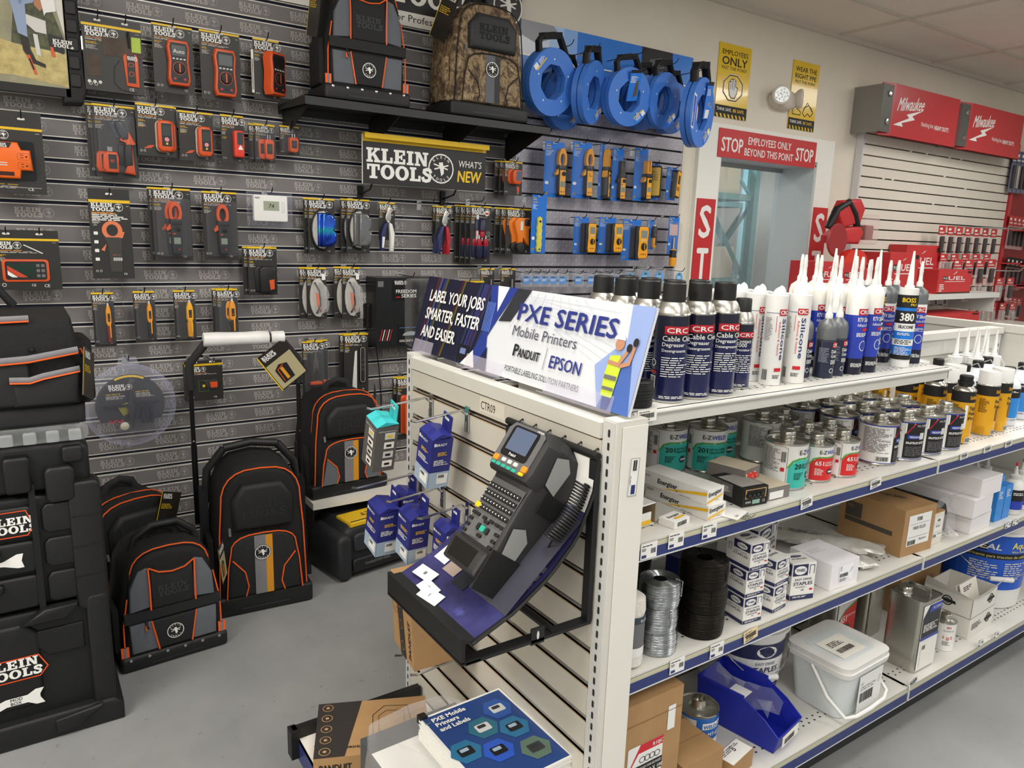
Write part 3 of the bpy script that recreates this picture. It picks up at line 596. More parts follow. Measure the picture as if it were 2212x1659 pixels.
def t14(m, w, h):
    m.at(w*.52, 0, -h*.57); cz = h*.19
    for p in _ringq(-w*.0, cz, w*.25, h*.12, w*.14, h*.075, 20): m.p2(p, mat('#d8784f', .5), 2)
    m.p2([(-w*.22, h*.1), (w*.22, h*.1), (w*.18, -h*.34), (-w*.1, -h*.34), (-w*.12, 0)], mat('#3a3836', .5), 3); m.p2([(-w*.16, h*.02), (-w*.22, -h*.08), (-w*.3, -h*.06)], mat('#d8784f', .5), 4); m.p2([(w*.16, h*.18), (w*.3, h*.17), (w*.24, h*.09), (w*.16, h*.1)], mat('#d8784f', .5), 4)
    m.tx('8888', -w*.02, -h*.2, h*.045, WHITE, 4, w=w*.22)
    for i in range(5): m.r2(-w*.02+i*w*.04, i*w*.04, -h*.13, -h*.12, ORG if i < 2 else GREY, 4)
    m.pop()
    for i in (0, 1, 2, 3): m.p2(rrect(w*.1, h*.04, .002, 2, w*.12, -h*(.42+i*.11)), WHITE, 2)
    m.tx('CAT IV', w*.08, -h*.3, h*.014, WHITE, 1); m.tx('600V', w*.08, -h*.325, h*.014, WHITE, 1); m.lines(w*.06, w*.95, -h*.16, h*.012, 1, TXO, 2); m.lines(w*.06, w*.95, -h*.185, h*.012, 4, WHITE, 2, 1.7)
pack((190, 430), (280, 434), (204, 602), .13, 'boxed_clamp_meter', 'tall narrow black box picturing an orange jawed clamp meter', 'tool box', t14, tab=.04, shell=False, depth=.025, tname='printed_picture')
pack((326, 404), (410, 411), (335, 563), .11, 'clamp_meter', 'orange jawed clamp meter in shiny clear pack, left of the pair', 'meter', t_cl(.56, .54, .46, .74), behind=1, bdx=-.012)
pack((435, 412), (510, 416), (446, 562), .11, 'clamp_meter', 'orange jawed clamp meter in shiny clear pack, right of the pair', 'meter', t_cl(.54, .54, .48, .74))
def t17(m, w, h):
    m.puff(rrect(w*1.0, h, .006, 3, w*.5, -h*.5), .02, -.006, .004, clear('#dfe3ff', .1, .05)); m.puff(rrect(w*.76, h*.74, .006, 3, w*.5, -h*.46), .012, -.012, .004, mat('#e4e4e2', .4)); m.at(0, -.0125, 0); m.r2(w*.33, w*.68, -h*.52, -h*.26, mat('#9da38f', .2), 1); m.tx('74', w*.5, -h*.45, h*.12, INK, 2, 'C', shear=.1)
    m.st2(rrect(w*.05, h*.3, .002, 2, w*.77, -h*.42), .0006, GREY, 1, True); m.tx('A63', w*.14, -h*.2, h*.06, INK, 2); m.pop()
pack((534, 412), (630, 416), (538, 490), .1, 'thermostat', 'white thermostat showing 74 in a clear clamshell', 'thermostat', t17, style='plain', shell=False)
pack((534, 533), (597, 533), (538, 638), .11, 'laser_level', 'black tool with an orange logo tag on a black blister card', 'tool', lambda m, w, h: (m.at(w*.62, -.001, -h*.66), m.puff([(-w*.28, h*.2), (-w*.2, h*.26), (w*.24, h*.26), (w*.28, h*.18), (w*.26, -h*.27), (-w*.26, -h*.27)], 0, -.03, .006, mat('#1f2021', .4)), m.at(0, -.03, 0), m.p2([(w*.02, -h*.02), (w*.2, -h*.0), (w*.2, -h*.2), (w*.06, -h*.22)], ORT, 1), m.pop(), m.pop()), behind=1, bdx=-.016, shell=False)
for a_, lb, c1, c2, sz in ((((196, 632), (244, 634), (203, 750)), 'voltage tester pen with yellow body and dark red cap, leftmost of the four', YEO, mat('#7b2a26', .3), 0), (((286, 629), (333, 631), (297, 740)), 'yellow and black voltage tester pen, second from the left on the lower row', YEO, DK, 0), (((373, 627), (420, 629), (388, 737)), 'stout all yellow voltage tester with clear tip, third on the lower row', mat('#f0ae17', .4), mat('#d9981a', .4), 1), (((466, 624), (512, 627), (458, 735)), 'yellow forked tester behind the luggage handle, rightmost of the four', YEO, DK, 1)):
    pack(*a_, .11, 'voltage_tester', lb, 'tester', t_pen(.7, .55, .34+.1*sz, .72, c1=c1, c2=c2), behind=1 if 'forked' in lb else 0, bdx=-.012)
# --- safety glasses
FOAM = mat('#b9b5b0', .8, noise=.1); BLK2 = mat('#111214', .3)
def gl(lens): 
    def g(m, w, h):
        m.at(w*.5, -.001, -h*.56); m.puff(dshape(-w*.84, h*.76), 0, -.006, .002, BLK2); m.puff(dshape(-w*.74, h*.68), -.004, -.014, .003, FOAM)
        L = [(-w*.1, h*.3), (w*.22, h*.3), (w*.42, h*.2), (w*.44, h*.04), (w*.3, -h*.0), (w*.44, -h*.05), (w*.42, -h*.22), (w*.22, -h*.3), (-w*.1, -h*.3)]
        m.puff(L, -.01, -.05, .01, lens, steps=4); m.pop()
    return g
MIR = bpy.data.materials.new('mirrored_blue_lens'); MIR.use_nodes = True; nt = MIR.node_tree; b_ = nt.nodes['Principled BSDF']; b_.inputs['Metallic'].default_value = .85; b_.inputs['Roughness'].default_value = .12
tc = nt.nodes.new('ShaderNodeTexCoord'); sp = nt.nodes.new('ShaderNodeSeparateXYZ'); rp = nt.nodes.new('ShaderNodeValToRGB'); nt.links.new(tc.outputs['Generated'], sp.inputs[0]); nt.links.new(sp.outputs['Z'], rp.inputs[0]); nt.links.new(rp.outputs[0], b_.inputs['Base Color'])
rp.color_ramp.elements[0].color = lin('#1b2350'); rp.color_ramp.elements[1].color = lin('#22407a')
for q_, c_ in ((.35, '#2b4fd0'), (.5, '#2fa6b8'), (.6, '#3f6fe0')): e_ = rp.color_ramp.elements.new(q_); e_.color = lin(c_)
pack((664, 427), (722, 430), (664, 549), .11, 'safety_glasses', 'blue mirrored safety glasses in a shiny blister card', 'glasses', gl(MIR), behind=1, shell=False)
pack((747, 429), (798, 434), (744, 547), .11, 'safety_glasses', 'smoke grey safety glasses on black card right of the blue ones', 'glasses', gl(mat('#6f7173', .08, .3)), behind=1, bdx=-.018, shell=False)
def gl2(m, w, h):
    m.at(w*.56, -.001, -h*.58); m.puff(dshape(-w*.84, h*.76), 0, -.008, .003, FOAM); m.tube([(-w*.2, -.012, h*.3), (0, -.02, h*.14), (w*.06, -.022, -h*.12), (-w*.12, -.014, -h*.3)], .0035, BLK2); m.puff([(-w*.14, h*.1), (-w*.02, h*.06), (w*.02, -h*.14), (w*.12, -h*.27), (-w*.06, -h*.16)], -.008, -.02, .003, mat('#e8631c', .4)); m.puff([(0, h*.3), (w*.3, h*.24), (w*.46, h*.06), (w*.36, -h*.02), (w*.46, -h*.1), (w*.36, -h*.26), (w*.1, -h*.3), (w*.04, 0)], -.008, -.05, .016, clear('#e8ecee', .28, .04), steps=3); m.pop(); m.r2(w*.78, w*.96, -h*.24, -h*.12, WHITE, 1)
pack((661, 578), (704, 577), (666, 690), .11, 'safety_glasses', 'clear safety glasses with orange temples, left stack of two on the lower row', 'glasses', gl2, behind=1, bdx=-.026, shell=False)
pack((738, 577), (777, 577), (740, 688), .11, 'safety_glasses', 'clear safety glasses with orange temples, right stack beside the wall outlet', 'glasses', gl2, behind=1, bdx=-.03, shell=False)
# --- pliers and drivers
def plier(rv):
    def g(m, w, h):
        NV = mat('#29305c', .4); WH = mat('#e4e3e0', .4); RD = mat('#a82234', .4)
        m.at(w*.5, -.002, -h*.62, ry=.05); a, b2 = (NV, WH) if rv else (NV, RD)
        m.puff([(-w*.04, h*.5), (w*.1, h*.5), (w*.2, h*.2), (w*.12, h*.1), (-w*.14, h*.1), (-w*.18, h*.2)], 0, -.012, .003, TIN)
        for s, cc in ((-1, a), (1, b2)): m.puff([(s*w*.02, h*.1), (s*w*.22, h*.06), (s*w*.42, -h*.2), (s*w*.4, -h*.66), (s*w*.2, -h*.68), (s*w*.14, -h*.2)][::s], 0, -.018, .004, cc); m.puff([(s*w*.2, -h*.3), (s*w*.36, -h*.3), (s*w*.36, -h*.6), (s*w*.24, -h*.6)][::s], -.012, -.022, .003, WH if rv else cc)
        m.puff(ell(0, h*.1, w*.07, n=12), -.01, -.016, .002, CHROME); m.pop(); m.tx('250', w*.82, -h*.85, w*.22, mat('#8f8f8f', .5), 1, rot=PI/2); m.tx('USA', w*.62, -h*.35, w*.11, WHITE, 1); m.d2(w*.72, -h*.2, w*.13, LT, 1); m.r2(w*.64, w*.8, -h*.22, -h*.19, RED, 2)
    return g
pack((818, 436), (853, 437), (816, 518), .1, 'wire_stripper', 'wire stripper with navy and white handles on a short black card', 'pliers', plier(True), shell=False)
pack((941, 444), (975, 446), (941, 525), .1, 'cutting_pliers', 'cutting pliers with navy and red handles on a short black card', 'pliers', plier(False), shell=False, behind=1, bdx=-.006)
def drv(m, w, h):
    NV = mat('#232742', .4); R_ = mat('#a31f33', .35)
    for x, z, s in ((.5, .34, 1), (.36, .76, -1), (.68, .76, -1)):
        m.at(w*x, -.016, -h*z, ry=0 if s > 0 else PI); m.lathe([(w*.04, -h*.26), (w*.045, -h*.2), (w*.1, -h*.19), (w*.12, -h*.14), (w*.1, -h*.1), (w*.16, -h*.08), (w*.16, h*.1), (w*.1, h*.13)], NV, 14, [CHROME, R_, R_, R_, R_, NV, NV]); m.pop()
    m.puff(rrect(w*.1, h*.5, .004, 2, w*.32, -h*.4), 0, -.01, .003, mat('#cfd3d6', .3)); m.tx('250', w*.97, -h*.6, w*.2, mat('#8f8f8f', .5), 1, rot=PI/2); m.d2(w*.8, -h*.12, w*.12, LT, 1); m.r2(w*.72, w*.88, -h*.14, -h*.11, RED, 2)
pack((1017, 444), (1061, 449), (1020, 570), .1, 'screwdriver_set', 'screwdriver set with navy and red handles on black card', 'screwdrivers', drv, behind=3, bdx=-.018, shell=False)
def cabl(m, w, h):
    m.at(w*.52, -.001, -h*.52); OR2 = mat('#e07a22', .4); m.puff([(-w*.3, h*.22), (-w*.16, h*.32), (w*.24, h*.32), (w*.34, h*.24), (w*.3, h*.12), (w*.24, h*.08), (w*.26, -h*.28), (w*.12, -h*.2), (w*.02, -h*.1), (-w*.02, -h*.28), (-w*.16, -h*.3), (-w*.18, -h*.08), (-w*.26, h*.06)], 0, -.03, .006, OR2)
    m.puff(ell(-w*.06, -h*.32, w*.16, w*.16, 18), 0, -.034, .004, DK); m.puff(rrect(w*.2, w*.2, .004, 2, w*.16, h*.22), -.02, -.036, .003, DK); m.at(0, -.03, 0); m.r2(-w*.1, -w*.0, h*.05, h*.24, mat('#d9d6cf', .4), 2); m.pop(); m.pop()
pack((1094, 449), (1151, 449), (1095, 549), .1, 'cable_stripper', 'orange cable stripper on black card at the edge of the grey slatwall', 'cutter', cabl, behind=2, bdx=-.022, shell=False)
def wat(m, w, h): m.at(w*.62, -.001, -h*.47); m.puff([(-w*.3, h*.16), (-w*.2, h*.22), (w*.14, h*.22), (w*.26, h*.14), (w*.22, -h*.1), (w*.1, -h*.2), (-w*.2, -h*.2), (-w*.3, -h*.1)], 0, -.03, .005, ORT); m.at(0, -.03, 0); m.p2(rrect(w*.32, h*.28, .004, 2, w*.02, h*.04), mat('#5a6570', .15), 1); m.pop(); m.pop(); m.p2([(w*.7, -h*.72), (w*.86, -h*.74), (w*.84, -h*.92), (w*.74, -h*.9)], ORT, 1)
pack((1090, 347), (1129, 349), (1091, 421), .1, 'stud_finder', 'small red watch shaped tool on black card beside the WHATS NEW sign', 'tool', wat, behind=2, bdx=-.016, shell=False)
# --- low packs
def knf(m, w, h): m.at(w*.62, -.001, -h*.5); m.puff([(0, h*.36), (w*.12, h*.2), (w*.14, -h*.12), (-w*.16, -h*.12), (-w*.1, h*.2)], 0, -.006, .001, TIN); m.puff(rrect(w*.56, h*.05, .003, 3, 0, -h*.14), 0, -.016, .004, ORT); m.puff(rrect(w*.26, h*.34, .006, 3, -w*.02, -h*.33), 0, -.02, .005, BLK2); m.at(0, -.02, 0); m.ring2(-w*.02, -h*.3, w*.09, w*.03, ORT, 1); m.pop(); m.pop()
pack((652, 738), (697, 742), (655, 880), .11, 'insulation_knife', 'long serrated knife with orange guard in clear pack behind the roller bag', 'knife', knf, behind=1, bdx=.03)
def saw(m, w, h):
    m.at(w*.42, -.001, -h*.62, ry=.07); m.puff([(-w*.03, h*.32), (w*.04, h*.34), (w*.14, -h*.34), (-w*.06, -h*.34)], 0, -.006, .001, LT); m.pop(); m.at(w*.72, -.001, -h*.52, ry=.0); m.puff(rrect(w*.2, h*.6, .008, 3), 0, -.014, .003, DK); m.at(0, -.0145, 0); m.st2(rrect(w*.18, h*.58, .008), .0012, LT, 1, True)
    for z in (0, .08, -.08): m.d2(0, h*z, w*.06, mat('#3b3b3d', .5), 1, n=10)
    m.pop(); m.pop()
pack((742, 722), (795, 714), (752, 850), .11, 'folding_saw', 'folding saw on a tilted black card right of the serrated knife', 'saw', saw, behind=1, bdx=-.014, shell=False)
def box36(m, w, h): m.at(w*.6, -.001, -h*.6); m.puff(rrect(w*.6, h*.62, .012, 4), 0, -.03, .008, mat('#d8562a', .25)); m.at(0, -.03, 0); m.st2(rrect(w*.46, h*.5, .008), .003, mat('#a63d18', .4), 1, True); m.ring2(w*.04, h*.2, w*.12, w*.03, mat('#3b1d14', .4), 1); m.r2(-w*.02, w*.0, -h*.24, h*.08, mat('#a63d18', .4), 1); m.pop(); m.pop()
pack((857, 816), (900, 812), (862, 950), .1, 'bit_case', 'orange translucent bit case on black card beside the white gondola post', 'tool case', box36, behind=1, bdx=-.012, shell=False)
for (a_, lb) in ((((1038, 580), (1068, 580), (1040, 640)), 'narrow black carded screwdriver pack above the printer sign, left one'), (((1082, 580), (1114, 580), (1085, 640)), 'narrow black carded screwdriver pack above the printer sign, next to the silver wall')):
    pack(*a_, .1, 'nut_driver', lb, 'screwdriver', lambda m, w, h: (m.at(w*.7, -.012, -h*.72), m.lathe([(w*.07, -h*.24), (w*.12, -h*.2), (w*.11, .0), (w*.05, .02*h), (w*.04, h*.34)], mat('#c43a35', .35), 12, [None, None, None, CHROME]), m.pop()), shell=False)
pack((968, 608), (1046, 608), (970, 690), .12, 'boxed_tool', 'wide black box with yellow top edge mostly hidden behind the printer sign', 'tool box', None, shell=False, depth=.03)
def lvl(m, w, h): m.at(w*.64, -.001, -h*.6); m.puff([(-w*.16, h*.14), (w*.2, h*.18), (w*.26, h*.02), (w*.2, -h*.12), (-w*.06, -h*.1)], 0, -.003, .001, mat('#333335', .4)); m.p2([(w*.0, h*.1), (w*.2, h*.1), (w*.2, -h*.06), (w*.02, -h*.06)], ORG, 8); m.st2(rrect(w*.26, h*.3, .002, 2, -w*.16, 0), .0012, mat('#4f8a45', .5), 1, True); m.d2(-w*.16, .0, w*.04, YEL, 2); m.pop()
pack((398, 789), (480, 788), (401, 868), .13, 'boxed_laser_level', 'black box picturing a green beam laser level behind the luggage handle', 'tool box', lvl, tab=.014, shell=False, depth=.04, tname='printed_picture')
# --- round hole saw dome
p = aty(284, 877, YW-.12); t = thing('hole_saw_pack', 'round clear plastic dome pack with adjustable hole saw, hanging alone', 'tool pack', (p.x, YW-.1, p.z)); R_ = .163
m = MB(); m.at(rx=PI/2); pr = [(R_, -.008), (R_, .0), (R_*.9, .004), (R_*.87, .012), (R_*.84, .05), (R_*.77, .06), (0.001, .062)]; m.lathe(pr, clear('#e3e8ff', .16, .06), 40, cap0=False); m.pop(); m.build('dome', t, 50)
m = MB(); m.at(rx=PI/2); m.lathe([(R_*1.0, .0), (R_*1.02, .004), (R_*1.0, .008), (R_*.9, .008), (R_*.9, 0)], clear('#ccd2f2', .4, .1), 40, cap0=False, cap1=False); m.pop(); m.build('rim', t, 50)
m = MB(); m.prism(ell(0, 0, R_*.76, n=36, a0=-30, a1=210)+[], .0, -.002, CARD); m.at(0, -.003, 0); m.st2(ell(0, 0, R_*.72, n=10, a0=65, a1=115), .008, YEL, 1); slab(m, -.075, .062, .024, WHITE, 1); m.lines(-.085, -.01, .05, .003, 1, TXY, 1); m.lines(-.085, -.01, .042, .002, 4, TXW, 1); m.lines(.02, .09, .055, .003, 1, TXY, 1); m.lines(.02, .09, .048, .002, 5, TXW, 1); m.pop(); m.build('card', t)
m = MB(); m.tube([(-.1, -.02, .0), (.1, -.02, .01)], .005, BLK2); m.at(0, -.03, -.0); m.lathe([(.004, -.09), (.006, -.06), (.013, -.03), (.016, .0), (.008, .03), (.005, .07)], mat('#333438', .35, .4), 14); m.pop()
for x in (.032, .048, .064): m.box(x, x+.011, -.04, -.012, -.07, -.012, BLK2)
for x in (-.07, -.045): m.tube([(x-.012, -.03, -.05), (x, -.032, -.06), (x+.012, -.03, -.05)], .003, RED)
m.at(-.03, -.03, -.075, rx=PI/2); m.lathe([(.014, -.01), (.016, .006), (.001, .012)], mat('#c9c2ae', .4), 16); m.pop(); m.puff([(-.05, .0), (-.01, .015), (-.01, -.03), (-.03, -.04)], -.01, -.016, .002, mat('#8a8420', .5)); m.build('hole_saw', t, 40)
m = MB(); m.puff([(-.04, R_*.98), (-.03, R_+.03), (.03, R_+.03), (.04, R_*.98)], .0, -.004, .001, clear('#e8eaff', .25)); m.build('hang_tab', t); hook(p.x, p.z+R_+.018, .08, 'round hole saw dome pack')
# --- freedom series box with clear bag
pa = aty(813, 600, YW-.15); pb = aty(868, 600, YW-.15); pc = aty(815, 752, YW-.15); hh = pa.z-pc.z; ww = aty(958, 600, YW-.15).x-pa.x
t = thing('boxed_hard_hat', 'black FREEDOM SERIES box with a dark hard hat in clear bag above the radio cord', 'hard hat', (pa.x, YW-.15, pa.z))
m = MB(); m.box(0, ww*.96, .0, .12, -hh, 0, mat('#1d1e20', .3)); m.p2(rrect(ww*.4, hh*.3, .004, 2, ww*.42, -hh*.18), mat('#0f0f10', .3), 1); slab(m, ww*.26, -hh*.1, hh*.055, WHITE, 2); m.tx('FREEDOM', ww*.28, -hh*.22, hh*.05, WHITE, 2, w=ww*.3, bold=.02); m.tx('SERIES', ww*.36, -hh*.285, hh*.05, WHITE, 2, w=ww*.22, bold=.02); m.r2(ww*.28, ww*.34, -hh*.285, -hh*.27, RED, 2)
for i in range(5): m.p2([(ww*.04+i*.012, -hh*.9), (ww*.05+i*.012, -hh*.9), (ww*.09+i*.012, -hh*.74), (ww*.08+i*.012, -hh*.74)], (RED, WHITE)[i % 2], 1)
m.r2(ww*.02, ww*.1, -hh*.13, -hh*.05, mat('#6a6a70', .4), 1); m.r2(ww*.3, ww*.7, -hh*.97, -hh*.68, mat('#14151a', .3), 1); m.p2(ell(ww*.5, -hh*.84, ww*.12, hh*.06, 16, 0, 180), mat('#8e9a9c', .4), 2); m.lines(ww*.33, ww*.68, -hh*.72, .002, 1, mat('#5f86c9', .5), 2); m.lines(ww*.33, ww*.68, -hh*.9, .002, 3, TXW, 2); m.build('carton', t)
m = MB(); m.at(ww*.78, -.0, -hh*.42, rx=PI/2); m.lathe([(.07, -.0), (.072, .02), (.062, .05), (.035, .07), (.001, .076)], mat('#1c1e22', .12, coat=.6), 28); m.pop(); m.build('hard_hat', t, 50)
m = MB(); m.puff(rrect(ww*.62, hh*.98, .02, 3, ww*.72, -hh*.5), .0, -.09, .03, clear('#ffffff', .06, .05)); m.build('clear_bag', t, 50); hook(pa.x+ww*.5, pa.z+.004, .13, 'hard hat box'); 
# --- outlet plate, power adapter and cord
p = aty(797, 660, YW-.02); t = thing('wall_outlet', 'double white electrical outlet plate set into the grey slatwall', 'outlet', (p.x, YW-.0195, p.z)); m = MB(); m.puff(rrect(.12, .125, .006, 3), 0, -.006, .003, mat('#cfccc2', .4)); m.build('cover_plate', t)
for x in (-.025, .03):
    for z in (-.03, .028):
        m = MB(); m.at(x, -.006, z); m.puff(rrect(.03, .034, .012, 4), 0, -.002, .001, mat('#dedbd2', .4)); m.at(0, -.0022, 0); m.r2(-.007, -.005, -.001, .008, INK, 1); m.r2(.005, .007, -.001, .008, INK, 1); m.d2(0, -.008, .0025, INK, 1, n=8); m.pop(); m.pop(); m.build('socket', t)
p2_ = aty(806, 682, YW-.06); t = thing('power_adapter', 'black plug in power adapter with thin cord below the FREEDOM SERIES box', 'adapter', (p2_.x, YW-.026, p2_.z)); m = MB(); m.puff(rrect(.072, .115, .008, 3), 0, -.045, .006, BLACK); m.build('housing', t, 40)
cz = -p2_.z; m = MB(); m.tube([(0, -.03, -.055), (.005, -.045, -.12), (.03, -.03, -.25), (.05, -.01, -.4), (.055, .0, -.55), (.06, -.01, -.75), (.055, -.03, -.87), (.09, -.04, -.97), (.085, -.06, -1.03)], .0028, BLACK); m.build('cord', t, 60)
# ---------------------------------------------------------------- ideal clamps and meters
YJ = mat('#e29a22', .35, noise=.03); YF = mat('#e8a324', .4)
def idp(TL, TR, BL, label, tool, d=.11, yaw=0, **k): pack(TL, TR, BL, d, k.pop('name', 'clamp_meter'), label, 'meter', tool, style='ideal', yaw=yaw, **k)
idp((1178, 304), (1220, 305), (1176, 425), 'pointed yellow jaw clamp meter in blue pack, leftmost of the top blue row', t_cl(.8, .55, .6, .86, jawc=YJ, body=DK, face=YF, pointed=True))
idp((1239, 305), (1279, 306), (1235, 427), 'pointed yellow jaw clamp meter in blue pack, second of the top blue row', t_cl(.8, .55, .6, .86, jawc=YJ, body=DK, face=YF, pointed=True, dial=YJ))
idp((1325, 319), (1348, 319), (1313, 433), 'black jawed clamp meter in blue pack partly behind a turned pack', t_cl(.8, .6, .9, .76, jawc=DK, body=DK, face=YF, jaw=False), d=.08)
idp((1297, 308), (1316, 313), (1284, 429), 'pointed yellow jaw clamp meter in a blue pack turned to the left', t_cl(.8, .55, .6, .86, jawc=YJ, body=DK, face=YF, pointed=True, t=.04), d=.13, yaw=.5)
idp((1373, 319), (1401, 321), (1363, 433), 'clamp meter with open fork jaws in blue pack right of the turned one', t_cl(.85, .6, .7, .76, jawc=YJ, body=DK, face=YF, jaw=False, t=.04))
def bk(m, w, h): m.at(w*.6, -.001, -h*.5, rz=-.9); m.puff(rrect(w*.9, h*.86, .008, 3), 0, -.03, .006, DK); m.at(0, -.03, 0); m.p2(rrect(w*.8, h*.76, .006), mat('#c9a22a', .4), 1); m.lines(-w*.3, w*.3, h*.3, .003, 8, INK, 2, 2.4); m.pop(); m.pop()
idp((1402, 352), (1426, 352), (1396, 431), 'meter turned to show its yellow back label at the end of the top blue row', bk, d=.09)
idp((1442, 360), (1472, 358), (1434, 431), 'slim voltage tester in blue pack at the edge of the diamond plate wall', lambda m, w, h: (m.at(w*.72, -.001, -h*.5, ry=.12), m.puff(rrect(w*.5, h*.84, .006, 3), 0, -.035, .005, DK), m.at(0, -.035, 0), m.r2(-w*.2, w*.2, -h*.38, h*.38, YF, 1), m.r2(-w*.1, w*.1, h*.0, h*.26, SCR, 2), m.lines(-w*.15, w*.15, -h*.1, .004, 3, INK, 2), m.pop(), m.pop()), name='voltage_tester', yaw=.3)
def pul(m, w, h): m.at(w*.5, -.001, -h*.67); P = [(-.3, .95), (0, 1.05), (.3, .95), (.26, .7)]+[((.26 if i % 2 else .36), .6-i*.2) for i in range(8)]+[(.22, -1.05), (-.22, -1.05)]+[((-.26 if i % 2 else -.36), -.8+i*.2) for i in range(8)]; m.puff([(x*w*.5, z*h*.29) for x, z in P], 0, -.012, .002, mat('#d3c94e', .45)); m.at(0, -.0125, 0); m.d2(0, h*.22, w*.07, INK, 1); m.d2(0, -h*.26, w*.05, INK, 1); m.d2(w*.05, 0, w*.05, WHITE, 1); m.pop(); m.pop()
pack((1150, 420), (1182, 424), (1150, 547), .16, 'fuse_puller', 'yellow plastic fuse puller on a blue card overlapping the diamond plate wall edge', 'fuse puller', pul, style='ideal', shell=False)
def imm(u=.8, t=.045): return lambda m, w, h: (m.at(w*u, -.001, -h*.56, rz=.12), m.puff(rrect(w*.76, h*.8, .01, 3), .0, -t, .006, DK), m.at(w*.04, -t+.001, 0), dmm(m, w*.62, h*.78, body=YF, face=YF, t=.004), m.pop(), m.pop())
idp((1241, 468), (1273, 468), (1239, 548), 'thick yellow faced multimeter in blue pack, left of the second blue row', imm(), name='multimeter', d=.12)
idp((1295, 469), (1331, 470), (1285, 547), 'thick yellow faced multimeter in blue pack, middle of the second blue row', imm(), name='multimeter', d=.12)
idp((1346, 473), (1386, 473), (1340, 562), 'largest yellow faced multimeter in blue pack, right of the second blue row', imm(), name='multimeter', d=.13)
idp((1399, 475), (1414, 475), (1394, 538), 'thin black and yellow tester in a narrow blue pack on the second blue row', t_pen(.9, .55, .9, .8, c1=DK, c2=YJ), name='voltage_tester', d=.1)
pack((1446, 468), (1468, 470), (1440, 548), .12, 'nut_driver', 'yellow and black driver in a clear pack above the blue tape rolls', 'screwdriver', lambda m, w, h: (m.at(w*.5, -.01, -h*1.0), m.lathe([(w*.22, -h*.34), (w*.26, -h*.1), (w*.18, .02), (w*.3, h*.1), (w*.08, h*.14), (w*.07, h*.44)], DK, 14, [YJ, DK, DK, YJ, CHROME]), m.pop(), m.r2(w*.1, w*.9, -h*.5, -h*.2, mat('#c8a9a8', .5), 2)), style='ideal')
for i, px in enumerate((1137, 1158, 1176, 1195, 1215, 1249, 1277, 1312, 1331)):
    a = aty(px-7, 597, YW-.12); b = aty(px+8, 613, YW-.12); t = thing('terminal_pack', 'tiny clear parts pack with blue label, lowest hook row, %s' % ('leftmost', 'second from the left', 'third from the left', 'fourth from the left', 'fifth from the left', 'sixth from the left', 'seventh from the left', 'second left of the round packs', 'next to the round blue packs')[i], 'parts pack', (a.x, YW-.12, a.z), 0, group='tiny clear parts packs on the lowest row')
    w_ = b.x-a.x; h_ = a.z-b.z; m = MB(); m.box(0, w_, 0, .001, -h_*1.0, 0, mat('#2f86d6', .35)); m.r2(w_*.2, w_*.7, -h_*.2, -h_*.05, INK, 1); m.lines(w_*.1, w_*.9, -h_*.35, .0018, 4, WHITE, 1); m.build('label_card', t)
    m = MB(); m.puff(rrect(w_*1.3, h_*1.9, .006, 3, w_*.5, -h_*.45), .012, -.014, .005, clear('#eef2f8', .16, .06)); m.build('clear_shell', t, 40); hook(a.x+w_/2, a.z+h_*.4, .11, 'tiny parts pack row on the diamond wall', L=.02, group='thin hooks of the tiny parts pack row')
for i, px in enumerate((1361, 1394, 1424, 1467)):
    a = aty(px, 600, YW-.12); r_ = (.027, .036, .036, .03)[i]; t = thing('tape_roll_pack', 'round blue labelled clear pack behind the spray cans, %s' % ('smallest on the left', 'shiny second one', 'third one', 'rightmost near the wall edge')[i], 'parts pack', (a.x, YW-.12, a.z)); m = MB(); m.prism(ell(0, 0, r_, r_*1.1, 24), 0, .002, mat('#2f9ad6', .3)); m.r2(-r_*.3, r_*.3, r_*.5, r_*.8, INK, 1); m.lines(-r_*.6, r_*.6, r_*.3, .0025, 4, WHITE, 1); m.build('label_card', t)
    m = MB(); m.puff(rrect(r_*2.5, r_*3.4, .01, 3, -r_*.3, .005), .016, -.01, .004, clear('#eef2f8', .14, .06)); m.build('clear_shell', t, 40); hook(a.x, a.z+r_*1.3, .11, ('smallest', 'shiny', 'third', 'rightmost')[i]+' round blue pack', L=.02)
# spare hooks
for (px, py, lb) in ((905, 440, 'empty hook between the pliers'), (1152, 293, 'empty hook under the left fish tapes'), (1010, 436, 'empty price strip hook left of the screwdrivers')):
    q = aty(px, py, YW-.02); o = hook(q.x, q.z, .12, lb); o['label'] = lb+' on the slatwall'
